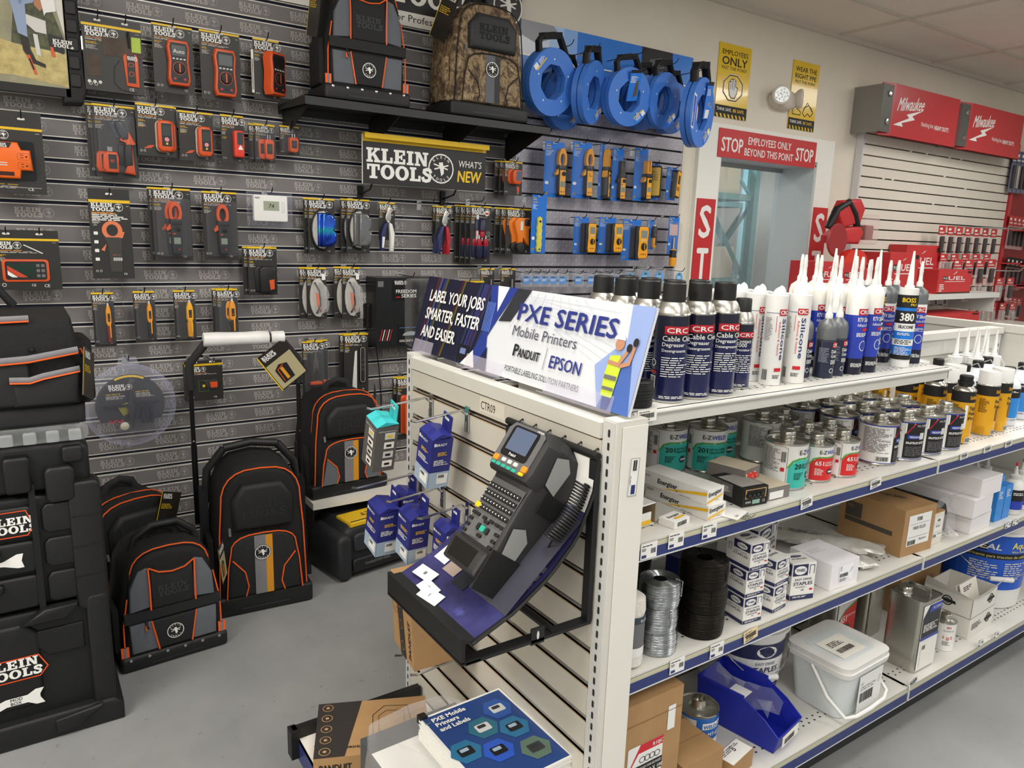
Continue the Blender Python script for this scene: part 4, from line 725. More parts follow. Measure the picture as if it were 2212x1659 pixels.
# fish tapes
FT = mat('#4078cf', .4, noise=.03, nscale=6); FT2 = mat('#23509f', .45); HD = mat('#18191b', .55); DEC = mat('#2c7be0', .35)
def fish(name, label, px, py, Y, R, yaw=0, tilt=0, tag_=None, roll=0):
    p = aty(px, py, Y); t = thing('fish_tape', label, 'fish tape', tuple(p), 0, rot=(tilt, roll, yaw)); n = 36; N = 8
    def ring(m, y0, y1, ro, ri, mt):
        O = ell(0, 0, ro, n=n); I = []
        for i in range(n):
            a = 2*PI*i/n; k = ri/max(abs(math.cos(((a+PI/8) % (PI/4))-PI/8)), .9); I.append((k*math.cos(a), k*math.sin(a)))
        v = [(x, y0, z) for x, z in O]+[(x*.99, y1, z*.99) for x, z in O]+[(x, y0, z) for x, z in I]+[(x, y1, z) for x, z in I]; f = []
        for i in range(n):
            j = (i+1) % n; f += [(i, j, n+j, n+i), (n+i, n+j, 3*n+j, 3*n+i), (3*n+i, 3*n+j, 2*n+j, 2*n+i), (2*n+i, 2*n+j, j, i)]
        m.add(v, f, mt)
    m = MB(); ring(m, -.004, -.03, R, R*.5, FT); ring(m, .03, .004, R, R*.5, FT); ring(m, .004, -.004, R*.95, R*.53, FT2)
    m.at(0, -.0302, 0)
    for i in range(5): a = 2*PI*i/5+.4; m.d2(R*.66*math.cos(a), R*.66*math.sin(a), R*.028, WHITE, 1, n=8)
    m.pop(); m.build('reel_case', t, 35)
    m = MB(); pts = [(-R*.55, -.0, R*.78), (-R*.62, 0, R*1.08), (-R*.5, 0, R*1.25), (-R*.0, 0, R*1.38), (R*.2, 0, R*1.38), (R*.45, 0, R*1.05), (R*.62, 0, R*.78)]
    m.tube(pts, R*.085, HD, 8, flat=1.6)
    for k in range(14):
        u = k/13; q = Vector(pts[2]).lerp(Vector(pts[4]), u); m.at(q.x, q.y, q.z+.0, ry=-.2); m.box(-.0012, .0012, -R*.145, R*.145, -R*.095, R*.095, mat('#2b2c2f', .5)); m.pop()
    m.build('handle', t, 40)
    m = MB(); m.at(0, -.0305, 0, ry=-.9 if tag_ == 'a' else 2.4); m.p2([(-R*.3, R*.92), (R*.3, R*.92), (R*.26, R*.7), (-R*.26, R*.7)], DEC, 1); m.r2(-R*.3, -R*.12, R*.74, R*.9, WHITE, 2); m.lines(-R*.05, R*.25, R*.88, .003, 4, WHITE, 2); m.r2(-R*.26, R*.26, R*.69, R*.73, YEL, 2); m.pop(); m.build('sticker', t)
    if tag_ in ('c', 'e'):
        m = MB(); m.at(R*(.1 if tag_ == 'c' else .25), -.04, R*.6, rx=.25 if tag_ == 'c' else .1, ry=-.15); w_, h_ = R*.5, R*1.05; m.box(-w_/2, w_/2, 0, .002, -h_*.7, h_*.3, DEC); m.r2(-w_/2, w_/2, h_*.2, h_*.3, INK, 1); m.lines(-w_*.4, w_*.3, h_*.1, .003, 6, WHITE, 1)
        m.p2([(-w_*.0, -h_*.6), (w_*.4, -h_*.5), (w_*.3, h_*.0), (w_*.12, -h_*.1)], mat('#5b5347', .4), 1) if tag_ == 'c' else (m.tx("200'", -w_*.1, -h_*.35, .018, YEL, 1), m.r2(-w_*.3, w_*.35, -h_*.68, -h_*.45, WHITE, 1))
        m.pop(); m.build('product_card', t)
        if tag_ == 'e':
            m = MB(); m.at(-R*.74, -.0305, -R*.05); m.p2([(-R*.12, R*.5), (R*.1, R*.45), (R*.1, -R*.5), (-R*.1, -R*.45)], WHITE, 1); m.p2([(-R*.09, R*.44), (R*.07, R*.4), (R*.07, -R*.44), (-R*.07, -R*.4)], mat('#2a4fc0', .4), 2); m.tx('IDEAL', -.006, -R*.3, .014, WHITE, 3, rot=PI/2); m.pop(); m.build('side_label', t)
    return t
fish('', 'blue fish tape reel nearest the camouflage backpack, decal at its upper right', 1186, 178, YW-.235, .155, .12, .12, 'a')
fish('', 'blue fish tape reel half hidden behind the leftmost reel', 1216, 215, YW-.085, .15, .2, .12, 'b')
fish('', 'blue fish tape reel turned sideways, second from the left', 1272, 200, YW-.235, .152, .5, .1, 'b')
fish('', 'blue fish tape reel in the middle with a hanging product card', 1352, 210, YW-.25, .145, .0, .1, 'c')
fish('', 'blue fish tape reel just behind and left of the fourth front reel', 1384, 222, YW-.085, .145, .15, .1, 'b')
fish('', 'blue fish tape reel right of the one with the hanging product card', 1427, 218, YW-.23, .145, .22, .1, 'b')
fish('', 'blue fish tape reel mostly hidden behind the right group', 1446, 234, YW-.085, .14, .15, .1, 'b')
fish('', 'large blue fish tape reel at the right end with blue 200 foot wrap', 1506, 244, YW-.38, .178, .4, .05, 'e')
for px, py, dd, lb in ((1212, 104, .24, 'leftmost reels'), (1268, 112, .24, 'sideways reel'), (1365, 120, .27, 'middle reel'), (1436, 142, .25, 'right group of reels'), (1490, 158, .4, 'large right end reel')):
    q = aty(px, py, YW-dd+.05); hook(q.x, q.z, dd-.02, lb+' of blue fish tape', L=.04)
for (px, py) in ((1215, 128), (1256, 122)):
    q = aty(px, py, YW-.24); m = MB(); m.tube([(-.02, 0, .01), (.05, -.02, -.02), (.075, -.02, -.045)], .0025, mat('#c9a86a', .3, .8)); tag(m.build('fish_tape_leader', loc=tuple(q)), 'brass fish tape leader tip above the sideways reel' if px == 1256 else 'brass fish tape leader tip above the leftmost reel', 'wire')
# poster board and moulded case at the top left
pa = aty(-40, 170, YW-.13); pb = aty(149, 180, YW-.13); ww = pb.x-pa.x; hh = .36; t = thing('display_case', 'black moulded tool case with photo of a worker in a white hard hat, upper left', 'tool case', (pa.x, YW-.13, pa.z))
m = MB(); m.box(-.05, ww+.004, 0, .03, -.028, hh, BLACK); m.at(0, -.0004, 0); m.r2(-.05, ww, -.0, hh, noise_mat('printed_field', '#7d7a68', '#9a9675', 9, .4), 1); G = noise_mat('printed_grass', '#a3925a', '#c9b878', 30, .4)
LF = noise_mat('printed_foliage', '#2e3020', '#5b6040', 40, .5)
def q_(P, mt, l): m.p2([((x+40)/189*ww, (1-(y+x*.06)/187)*hh) for x, y in P], mt, l)
q_([(0, 115), (50, 120), (148, 118), (148, 176), (30, 172), (-40, 178)], G, 2); q_([(38, 0), (120, 0), (124, 50), (146, 95), (146, 118), (30, 118), (40, 60)], LF, 2); q_([(118, 0), (148, 0), (148, 90), (138, 60)], mat('#d5d3cb', .5), 3)
SH = mat('#8f9fbe', .5); SK = mat('#b37a5c', .5); GLV = mat('#2b2523', .5)
q_([(18, -8), (60, 2), (84, 14), (92, 26), (84, 44), (66, 50), (66, 104), (46, 100), (38, 60), (26, 30)], SH, 4); q_([(60, 4), (70, 10), (58, 52), (52, 50)], mat('#7687ab', .5), 5)
q_([(86, 24), (98, 20), (108, 44), (98, 56), (86, 48)], SK, 5); q_([(100, 26), (106, 25), (110, 44), (104, 46)], INK, 6); q_([(96, 22), (106, 16), (120, 20), (131, 32), (133, 50), (110, 56), (106, 62), (100, 34)], WHITE, 6)
q_([(50, 102), (66, 104), (70, 124), (80, 140), (100, 144), (100, 150), (72, 146), (54, 128)], GLV, 6); q_([(60, 134), (67, 133), (80, 164), (75, 165)], ORT, 7); q_([(64, 140), (67, 139), (75, 156), (72, 158)], INK, 8)
q_([(66, 66), (108, 70), (108, 92), (84, 92), (66, 82)], LT, 4); q_([(78, 96), (88, 96), (92, 132), (82, 130)], LT, 4); q_([(110, 90), (144, 92), (143, 120), (112, 116)], DK, 5); slab(m, ww*.845, hh*.37, hh*.07, WHITE, 9, False); q_([(113, 112), (120, 112), (124, 128), (116, 128)], ORT, 6)
m.pop(); m.build('photo_panel', t); m = MB(); m.puff([(ww-.02, -.05), (ww+.04, -.045), (ww+.055, .0), (ww+.05, .06), (ww+.045, hh), (ww-.02, hh)], .08, .0, .01, RUB)
for i in range(6): m.puff(rrect(.034, .045, .006, 2, ww+.022, .03+i*.06), .001, -.006, .004, BLACK)
m.puff(rrect(.008, .05, .003, 2, ww+.05, .16), .02, -.002, .003, CHROME); m.build('case_edge', t)
# wall shelf with the two upright backpacks
SHB = mat('#2a2b2c', .5, noise=.05); YS = YW-.37; a = aty(652, 202, YS); z_ = a.z; t = thing('wall_shelf', 'long black metal shelf on the slatwall under the two standing backpacks', 'shelf', (.985, YS, z_))
m = MB(); L_ = 1.17; m.box(0, L_, 0, .35, -.004, 0, SHB); m.box(0, L_, 0, .003, -.035, 0, SHB); m.add([(0, 0, -.035), (0, 0, 0), (-.001, .35, 0), (-.001, .35, -.02)], [(0, 1, 2, 3)], SHB); m.box(0, L_, .345, .35, -.035, .03, SHB); m.build('shelf_board', t)
for x in (.02, .41, .79, L_-.02):
    m = MB(); m.prism([(0, -.004), (.32, -.004), (.35, -.03), (.35, -.12), (.33, -.14), (.02, -.034)], 0, .003, BLACK); me_ = m.build('bracket', t); me_.rotation_euler = (0, 0, PI/2); me_.location = (x, 0, 0)
# what's new sign
p = aty(783, 396, YW-.2); q1 = aty(1048, 402, YW-.2); sw = q1.x-p.x; p0 = aty(790, 277, YW-.22); sh = p0.z-p.z-.02
t = thing('brand_sign', "black and yellow KLEIN TOOLS WHAT'S NEW sign on arms below the wall shelf", 'sign', (p.x, YW-.2, p.z-.0))
m = MB(); m.box(0, sw, 0, .004, 0, sh, mat('#222120', .4)); m.box(0, sw, -.03, .004, sh, sh+.0035, YEL); m.box(0, sw, -.031, -.028, sh-.018, sh+.0035, YEL); m.r2(0, sw, sh*.86, sh, YEL, 1)
for i in range(1): m.box(-.001, .001, -.002, .004, 0, sh, WHITE)
slab(m, sw*.03, sh*.12, sh*.62, WHITE, 1, False); badge(m, sw*.615, sh*.43, sh*.32, WHITE, 1, True); m.tx("WHAT'S", sw*.76, sh*.5, sh*.15, WHITE, 1, w=sw*.2, shear=.1); m.tx('NEW', sw*.755, sh*.18, sh*.25, YEL, 1, w=sw*.2, bold=.04, shear=.1); m.build('sign_panel', t)
for x in (sw*.0+.06, sw*.78): m = MB(); m.tube([(x, .004, sh*.2), (x, .06, -.02), (x, .18, -.04)], .004, BLACK); m.box(x-.012, x+.012, .165, .18, -.12, .0, BLACK); m.build('support_arm', t)
# ================================================================ bags, tool boxes and radio along the wall
FAB = mat('#151617', .82, noise=.25, nscale=120, bump=.25); FAB2 = mat('#1c1d1f', .75, noise=.15, nscale=90); GFB = mat('#5c6067', .75, noise=.06, nscale=60, bump=.15); PIP = mat('#e85f24', .5); RBB = mat('#17181a', .55); RBG = mat('#2a2c2e', .55); AMB = mat('#c98a22', .6); GST = mat('#77767a', .7, noise=.06, nscale=60)
def camo():
    m = bpy.data.materials.new('woodland_camouflage'); m.use_nodes = True; nt = m.node_tree; b = nt.nodes['Principled BSDF']; b.inputs['Roughness'].default_value = .75
    t = nt.nodes.new('ShaderNodeTexCoord'); mp = nt.nodes.new('ShaderNodeMapping'); mp.inputs['Scale'].default_value = (1.2, 1.2, .8); nt.links.new(t.outputs['Object'], mp.inputs[0])
    n = nt.nodes.new('ShaderNodeTexNoise'); n.inputs['Scale'].default_value = 17; n.inputs['Detail'].default_value = 8; n.inputs['Roughness'].default_value = .72; n.inputs['Distortion'].default_value = 2.2; nt.links.new(mp.outputs[0], n.inputs[0])
    r = nt.nodes.new('ShaderNodeValToRGB'); r.color_ramp.interpolation = 'LINEAR'; cs = (('#1d1713', .32), ('#4b3a2b', .43), ('#6f5a41', .5), ('#a08a68', .56), ('#5a4a34', .6), ('#c9b796', .66), ('#66763a', .74)); r.color_ramp.elements[0].color = lin(cs[0][0]); r.color_ramp.elements[0].position = cs[0][1]; r.color_ramp.elements[1].color = lin(cs[-1][0]); r.color_ramp.elements[1].position = cs[-1][1]
    for c, p in cs[1:-1]: e = r.color_ramp.elements.new(p); e.color = lin(c)
    nt.links.new(n.outputs['Fac'], r.inputs[0]); nt.links.new(r.outputs[0], b.inputs['Base Color']); return m
CAMO = camo()
def arch(w, h, top=.55, n=8, taper=.9, z0=0):
    # rounded-top outline, base at z0
    P = [(w/2, z0), (w/2*(1+taper)/2+.0, z0+h*.5), (w/2*taper, z0+h*top)]
    a0 = z0+h*top; rx = w/2*taper; rz = h*(1-top)
    for i in range(1, n): a = PI*i/n; P.append((rx*abs(math.cos(a))**.7*(1 if math.cos(a) > 0 else -1), a0+rz*math.sin(a)**.75))
    return P+[(-w/2*taper, a0), (-w/2*(1+taper)/2, z0+h*.5), (-w/2, z0)]
def on(P, y): return [(x, y, z) for x, z in P]
def hang_card(parent, x, y, z, w, h, rz, ry, pic=True, rx=0):
    m = MB(); m.at(x, y, z, rz=rz, ry=ry, rx=rx); m.box(-w/2, w/2, 0, .0015, -h, 0, mat('#2a2623', .3)); m.r2(-w/2, -w/2+w*.03, -h, 0, YEL, 1); m.r2(-w*.45, w*.45, -h*.97, -h*.3, mat('#a39b78', .4), 1) if pic else None
    slab(m, -w*.4, -h*.2, h*.14, WHITE, 2, False)
    if pic: m.p2([(-w*.3, -h*.88), (w*.1, -h*.88), (w*.14, -h*.5), (-w*.1, -h*.42), (-w*.3, -h*.5)], BLACK, 2); m.st2([(-w*.24, -h*.84), (-w*.22, -h*.52), (0, -h*.48)], w*.02, ORG, 3); m.r2(-w*.14, -w*.04, -h*.84, -h*.52, AMB, 3)
    else: m.lines(-w*.4, w*.3, -h*.35, h*.02, 4, TXY, 1)
    m.pop(); m.build('hang_tag', parent)
def backpack(label, loc, rz, w, h, d, kind, body=FAB, name='tool_backpack', handle=True, rings=True):
    t = thing(name, label, 'backpack', loc, rz); bz = h*.13; yf = -d/2
    m = MB(); m.puff(arch(w*.97, h-bz*.5, .62, z0=bz*.5), d/2, yf+.012, .035, body, steps=4); m.puff(arch(w*.9, h*.9, .66, z0=bz*.6, taper=.88), yf+.03, yf, .02, body, steps=3); m.build('body', t, 50)
    m = MB(); bb = [(-w/2, 0), (w/2, 0), (w/2, bz), (-w/2, bz)]; m.puff(rrect(w*1.02, bz, .012, 3, 0, bz/2), d/2+.004, yf-.012, .012, RBB); m.at(0, yf-.0125, 0); m.r2(-w*.24, w*.26, bz*.3, bz*.38, RBG, 1); m.pop()
    if kind == 'tech':
        for i in range(6): m.at((-.42+i*.168)*w, yf-.012, bz*.82, rx=PI/2); m.lathe([(.006, 0), (.005, .002), (.001, .003)], CHROME, 10); m.pop()
    m.build('rubber_base', t, 40)
    if handle:
        m = MB(); m.tube([(-w*.16, .02, h*.97), (-w*.12, .02, h*1.04), (0, .02, h*1.07), (w*.12, .02, h*1.04), (w*.16, .02, h*.97)], w*.045, FAB2, 8, flat=.6); m.build('top_handle', t, 60)
    # piping around the body
    m = MB(); A = arch(w*.9, h*.84, .7, z0=bz, taper=.9, n=12); pc = body if body is CAMO else PIP
    if kind == 'tech':
        m.tube(on([(-w*.46, bz), (-w*.455, h*.4), (-w*.41, h*.62)], yf+.004), .0028, PIP); m.tube(on([(w*.46, bz), (w*.455, h*.45), (w*.40, h*.7)], yf+.004), .0028, PIP)
        m.tube(on([(x*.92, z*.0+z*1.03) for x, z in A if z > h*.6], yf+.012), .0025, PIP)
        for s in (-1, 1): m.box(s*w*.46-.012, s*w*.46+.012, yf-.002, yf+.004, bz, bz+.035, PIP); m.box(s*w*.46-.004, s*w*.46+.004, yf-.003, yf+.003, bz, bz+.035, GST)
    else: m.tube(on(A, yf+.006), .003, pc if body is not CAMO else FAB2)
    if kind == 'pro' and body is not CAMO: m.tube(on([(x*1.03, z+.012) for x, z in A if z > h*.45], yf+.045), .0025, PIP)
    m.build('piping', t, 60)
    if kind == 'tech':
        m = MB(); m.at(0, yf, 0)
        for s in (-1, 1):
            U = [(s*w*.18, h*.52), (s*w*.4, h*.5), (s*w*.385, h*.7), (s*w*.3, h*.84), (s*w*.22, h*.86)]; L = [(s*w*.13, bz*1.1), (s*w*.4, bz*1.1), (s*w*.41, h*.4), (s*w*.2, h*.4)]
            for P in (U, L): m.puff(P if s > 0 else P[::-1], .01, -.008, .006, GFB)
            m.pop(); m.build('side_panel', t, 50); m = MB(); m.at(0, yf, 0)
        m = MB(); m.puff([(-w*.2, h*.5), (w*.2, h*.5), (w*.2, h*.84), (0, h*.8), (-w*.2, h*.84)], yf+.012, yf-.014, .01, FAB2); m.at(0, yf-.0146, 0); slab(m, -h*.115, h*.6, h*.095, mat('#333537', .35), 1, False); m.pop(); m.build('mesh_pocket', t, 50)
        m = MB(); m.puff([(-w*.17, bz*1.1), (w*.17, bz*1.1), (w*.21, h*.4), (-w*.21, h*.4)], yf+.012, yf-.012, .008, FAB2); m.build('front_pocket', t, 50)
        m = MB()
        for s in (-1, 1): m.tube([(s*w*.21, yf-.012, h*.5), (s*w*.21, yf-.014, h*.7), (s*w*.215, yf-.012, h*.86)], .003, PIP); m.tube([(s*w*.21, yf-.01, h*.4), (s*w*.155, yf-.012, bz*1.1)], .003, PIP)
        m.tube([(-w*.21, yf-.012, h*.86), (-w*.12, yf-.016, h*.815), (0, yf-.017, h*.8), (w*.12, yf-.016, h*.815), (w*.21, yf-.012, h*.86)], .003, PIP); m.build('pocket_piping', t, 60)
        m = MB(); m.box(-w*.45, w*.45, yf-.012, yf+.012, h*.42, h*.5, FAB2); m.build('strap_band', t)
        m = MB(); m.tube([(-w*.26, yf-.014, h*.42), (-w*.26, yf-.02, h*.38), (-w*.25, yf-.02, h*.35)], .004, BLACK); m.box(-w*.275, -w*.25, yf-.022, yf-.017, h*.345, h*.385, PIP); m.build('zipper_pull', t)
        m = MB(); m.at(0, yf-.0128, h*.27); m.d2(0, 0, w*.085, INK, 1, n=24); badge(m, 0, 0, w*.08, WHITE, 2, True); m.pop(); m.build('patch', t)
    else:
        m = MB(); P = [(-w*.3, h*.58), (w*.3, h*.58), (w*.31, h*.78), (w*.2, h*.88), (-w*.2, h*.88), (-w*.31, h*.78)]; m.puff(P, yf+.012, yf-.026, .02, RBG if body is CAMO else mat('#1a1b1d', .6), steps=3); m.at(0, yf-.0262, 0); sh_ = min(h*.13, w*.19); slab(m, -sh_*1.25, h*.66, sh_, mat('#1f2021', .8) if body is not CAMO else mat('#222325', .9), 1, False); m.pop(); m.build('molded_pocket', t, 50)
        Q = arch(w*.78, h*.42, .72, z0=bz, taper=.86, n=10); m = MB(); m.puff(Q, yf+.012, yf-.022, .014, body if body is CAMO else FAB2, steps=3); m.build('front_pocket', t, 50)
        m = MB(); m.at(0, yf-.0224, 0)
        for s in (-1, 1):
            S = [(s*w*.385, bz*1.05), (s*w*.2, bz*1.05), (s*w*.17, h*.2), (s*w*.2, h*.3), (s*w*.32, h*.39)]
            if body is not CAMO and kind == 'pro': m.p2(S if s < 0 else S[::-1], GFB, 1)
            m.tube([(x, -.001, z) for x, z in S[1:]], .0028, PIP if body is not CAMO else FAB2)
        m.tube([(x, -.001+.004, z) for x, z in Q], .0028, PIP if body is not CAMO else FAB2)
        m.r2(-w*.1, w*.015, bz*1.05, h*.538, GST if body is not CAMO else GFB, 2); m.r2(w*.015, w*.085, bz*1.05, h*.535, AMB if body is not CAMO else BLACK, 2); m.pop(); m.build('webbing_stripe', t, 60)
        m = MB(); m.at(-w*.02, yf-.0245, h*.42); m.d2(0, 0, w*.085, INK, 1, n=24); badge(m, 0, 0, w*.08, WHITE, 2, True); m.pop(); m.build('patch', t)
        m = MB(); m.tube([(-w*.33, yf-.004, h*.6), (-w*.33, yf-.01, h*.55)], .005, GREY); m.build('zipper_pull', t)
    m = MB()
    m.puff([(-d*.34, bz), (d*.34, bz), (d*.3, h*.5), (-d*.3, h*.5)], 0, -.02, .012, body)
    sp = m.build('side_sleeve', t, 50); sp.rotation_euler = (0, 0, -PI/2); sp.location = (-w*.475, 0, 0)
    return t
# standing on the wall shelf
zz = aty(652, 202, YW-.37).z
b = backpack('black and grey tool backpack with orange piping standing on the wall shelf', (1.262, YW-.23, zz), -.02, .36, .47, .2, 'tech'); hang_card(b, -.2, -.09, .43, .08, .2, -1.35, .25, False)
b = backpack('camouflage tool backpack with black molded pocket standing on the wall shelf', (1.835, YW-.235, zz), 0, .4, .49, .22, 'pro', CAMO); hang_card(b, -.19, -.1, .5, .09, .2, -1.15, .45, False)
m = MB(); m.tube([(-.04, .02, .5), (-.02, .0, .56), (.03, .0, .52)], .008, BLACK); m.build('loop_strap', b, 60)
# on the white low shelf
b = backpack('black backpack with grey and amber stripe standing on the low white shelf', (1.155, YW-.23, .31), .08, .36, .46, .2, 'pro'); hang_card(b, .17, -.02, .44, .07, .14, 1.2, -.6)
t = thing('low_shelf', 'white low shelf on the slatwall holding a backpack above the yellow radio', 'shelf', (.975, YW-.385, .31)); m = MB(); m.box(0, 1.1, 0, .365, -.03, 0, STEELW); m.build('shelf_board', t); m = MB(); m.box(0, .003, .0, .365, -.12, -.03, BLACK); m.box(0, 1.1, .34, .365, -.16, -.03, BLACK); m.build('bracket', t)
# floor bags
b = backpack('black tool backpack with grey panels, front and smallest one on the floor', (.345, 2.625, 0), .07, .335, .41, .22, 'tech'); hang_card(b, .165, -.1, .37, .06, .15, 1.0, -.25)
m = MB(); m.tube([(-.1, 0, .375), (-.085, .0, .42), (-.03, .0, .452), (.05, .0, .452), (.1, .0, .41), (.11, 0, .37)], .013, RBB, 10); m.build('carry_handle', b, 60)
b = backpack('black tool backpack with stripe, half hidden behind the front floor bag', (.27, 2.97, 0), .35, .36, .48, .2, 'pro'); hang_card(b, .13, -.11, .46, .1, .13, .3, .35, False)
# rolling bag
b = backpack('large rolling tool bag with white wrapped telescoping handle on the floor', (.715, 2.82, 0), -.08, .36, .59, .24, 'rollpro', name='rolling_tool_bag', handle=False); b['category'] = 'rolling bag'
m = MB(); FR = mat('#1b1c1e', .5)
for s in (-1, 1): m.box(s*.185-.014, s*.185+.014, .03, .1, .02, .46, FR); m.box(s*.19-.02, s*.19+.02, .0, .11, .05, .09, FR); m.tube([(s*.178, .07, .4), (s*.165, .07, .53), (s*.1, .07, .61)], .016, FR, 8)
m.tube([(-.1, .07, .61), (0, .07, .625), (.1, .07, .61)], .016, FR, 8); m.build('side_frame', b, 50)
for s in (-1, 1):
    m = MB(); m.at(s*.17, .12, .04, ry=PI/2); m.lathe([(.02, -.015), (.04, -.012), (.04, .012), (.02, .015)], BLACK, 20); m.pop(); m.build('wheel', b, 40)
m = MB(); TU = mat('#151517', .35, .3)
for s in (-1, 1):
    m = MB(); m.tube([(s*.202, .115, .3), (s*.202, .115, .62)], .011, TU, 8); m.tube([(s*.202, .115, .6), (s*.202, .115, .86)], .0085, TU, 8); m.tube([(s*.202, .115, .84), (s*.202, .115, .94), (s*.13, .115, 1.03)], .016, RUB, 8, flat=.7)
    m.at(s*.202, .104, .64, rx=PI/2); m.lathe([(.004, 0), (.003, .002)], CHROME, 8); m.pop()
    m.build('telescoping_tube', b, 50)
m = MB(); WRAP = mat('#dcdcda', .35, noise=.03, nscale=40, bump=.3); m.at(-.15, .115, 1.03, ry=PI/2); m.lathe([(.023, 0), (.028, .002), (.0285, .05), (.0265, .09), (.0255, .15), (.028, .2), (.0265, .24), (.024, .242)], WRAP, 20); m.lathe([(.019, .24), (.019, .25)], BLACK, 20); m.lathe([(.021, .25), (.025, .254), (.025, .3), (.02, .302)], WRAP, 20); m.pop(); m.build('wrapped_grip', b, 50)
hang_card(b, .09, .09, .99, .13, .17, .1, -.62)
# modular tool box tower
TBK = mat('#161718', .5, noise=.12, nscale=50, bump=.12); TBD = mat('#0e0f10', .5); YF_ = 2.285; XR = .132
t = thing('tool_box_tower', 'tall stack of black modular tool boxes with drawers at the lower left', 'tool box', (XR, YF_, 0)); WB = .56
def cham(x0, x1, z0, z1, c): return [(x1, z0+c), (x1, z1-c), (x1-c, z1), (x0+c, z1), (x0, z1-c), (x0, z0+c), (x0+c, z0), (x1-c, z0)]
m = MB(); m.puff(cham(-WB, 0, .03, .39, .02), .42, 0, .012, TBK); m.puff([(-WB-.02, 0), (.035, 0), (.035, .05), (.01, .075), (-WB, .075)], .43, -.03, .01, TBK); m.at(0, -.0, 0)
m.puff(cham(-.04, .018, .06, .41, .01), .06, -.02, .008, TBK); m.puff([(-.14, .02), (-.085, .02), (-.06, .045), (-.02, .075), (-.14, .06)], -.02, -.04, .006, TBK); m.puff(cham(-WB+.06, -.16, .11, .36, .03), .01, -.012, .01, TBK)
m.puff([(-.2, .33), (-.14, .25), (-.05, .25), (-.05, .33)], 0, -.008, .005, TBK); m.at(0, -.0125, 0); O = [(-.36, .2), (-.165, .2), (-.145, .225), (-.165, .265), (-.36, .265)]; m.st2(O, .003, ORG, 1, False); slab(m, -.295, .208, .055, WHITE, 1, False); m.p2([(-.28, .14), (-.25, .15), (-.2, .15), (-.18, .162), (-.16, .162), (-.17, .145), (-.17, .135), (-.16, .115), (-.18, .115), (-.2, .127), (-.25, .127), (-.28, .115)], WHITE, 1); m.tx('MOD', -.24, .14, .009, INK, 2, bold=.03); m.tx('BOX', -.24, .129, .009, INK, 2, bold=.03); m.pop(); m.pop(); m.build('rolling_base_box', t, 40)
m = MB(); m.puff(cham(-WB+.01, -.005, .4, .72, .015), .42, .005, .01, TBK); m.build('drawer_cabinet', t, 40)
for k, (z0, z1) in enumerate(((.405, .5), (.51, .6), (.61, .7))):
    m = MB(); m.puff(cham(-WB+.05, -.14, z0, z1, .01), .01, -.012, .008, TBK); m.puff(rrect(.15, .025, .008, 3, -.3, z1-.02), -.01, -.03, .006, TBD)
    m.at(0, -.0125, 0)
    if k == 2: slab(m, -.25, z0+.02, .045, WHITE, 1, False); m.st2([(-.33, z0+.01), (-.16, z0+.01), (-.145, z0+.035), (-.16, z1-.01), (-.33, z1-.01)], .0025, ORG, 1)
    if k == 1: m.p2([(-.26, z0+.035), (-.22, z0+.045), (-.19, z0+.06), (-.175, z0+.06), (-.18, z0+.04), (-.175, z0+.02), (-.19, z0+.02), (-.22, z0+.03)], WHITE, 1)
    m.pop(); m.build('drawer', t, 40); m = MB(); m.puff(cham(-.125, -.008, z0+.004, z1-.004, .012), .01, -.008, .005, TBK); m.build('side_panel', t, 40)
m = MB(); m.puff(cham(-.06, .02, .37, .75, .012), .05, -.018, .008, TBK); 
for z in (.47, .56, .65): m.box(-.058, .018, -.019, -.016, z, z+.004, TBD)
m.box(-.15, -.135, -.016, .0, .36, .76, TBD); m.puff([(-.2, .36), (-.09, .36), (-.06, .4), (-.14, .4)], 0, -.03, .006, TBK); m.build('corner_rail', t, 40)
m = MB(); m.puff(cham(-WB+.01, -.0, .73, .86, .02), .4, .01, .012, TBK); m.puff(cham(-.11, -.04, .7, .8, .01), .01, -.02, .008, TBK); m.puff(rrect(.05, .045, .008, 3, -.04, .83), .01, -.012, .006, TBK); m.puff(cham(-.2, -.14, .74, .84, .006), .01, -.025, .008, TBD); m.build('organizer_base', t, 40)
m = MB(); m.puff(cham(-WB, .004, .865, .91, .012), .4, -.005, .012, clear('#d8dde0', .3, .08)); 
for i in range(10): m.puff(rrect(.03, .03, .004, 2, -.03-i*.052, .885), -.002, -.02, .006, clear('#e8ecee', .3, .06))
m.build('clear_lid', t, 40)
# open tote on the tower
t = thing('tool_tote', 'open black tool tote with grey and orange trim on top of the tool boxes', 'tool bag', (XR-.24, YF_+.17, .912)); m = MB()
m.puff([(-.3, 0), (.235, 0), (.24, .2), (.225, .29), (-.3, .29), (-.31, .2)], .16, -.16, .03, FAB, steps=4); m.build('body', t, 50)
m = MB(); m.puff([(-.3, -.0), (.24, -.0), (.242, .055), (-.3, .055)], .165, -.168, .015, FAB2); m.build('rubber_base', t, 50)
m = MB(); m.puff([(-.3, .06), (.12, .06), (.12, .185), (-.0, .18), (-.3, .17)], -.14, -.18, .012, FAB2); m.puff([(.08, .06), (.23, .06), (.235, .15), (.13, .135), (.08, .14)], -.14, -.185, .012, FAB2); m.build('front_pocket', t, 50)
m = MB()
for P, r_ in (([(-.3, -.176, .17), (-.0, -.182, .182), (.12, -.182, .188), (.235, -.17, .205)], .009), ([(.075, -.186, .135), (.12, -.19, .133), (.15, -.19, .142), (.235, -.18, .155)], .008), ([(-.13, -.158, .285), (.13, -.158, .292)], .008)):
    m.tube(P, r_, GST, 8, flat=.4); m.tube([(x, y-.003, z-r_) for x, y, z in P], .0022, PIP)
m.tube([(.243, -.12, .2), (.262, -.1, .15), (.258, -.1, .08), (.245, -.12, .05)], .003, PIP); m.build('trim', t, 60)
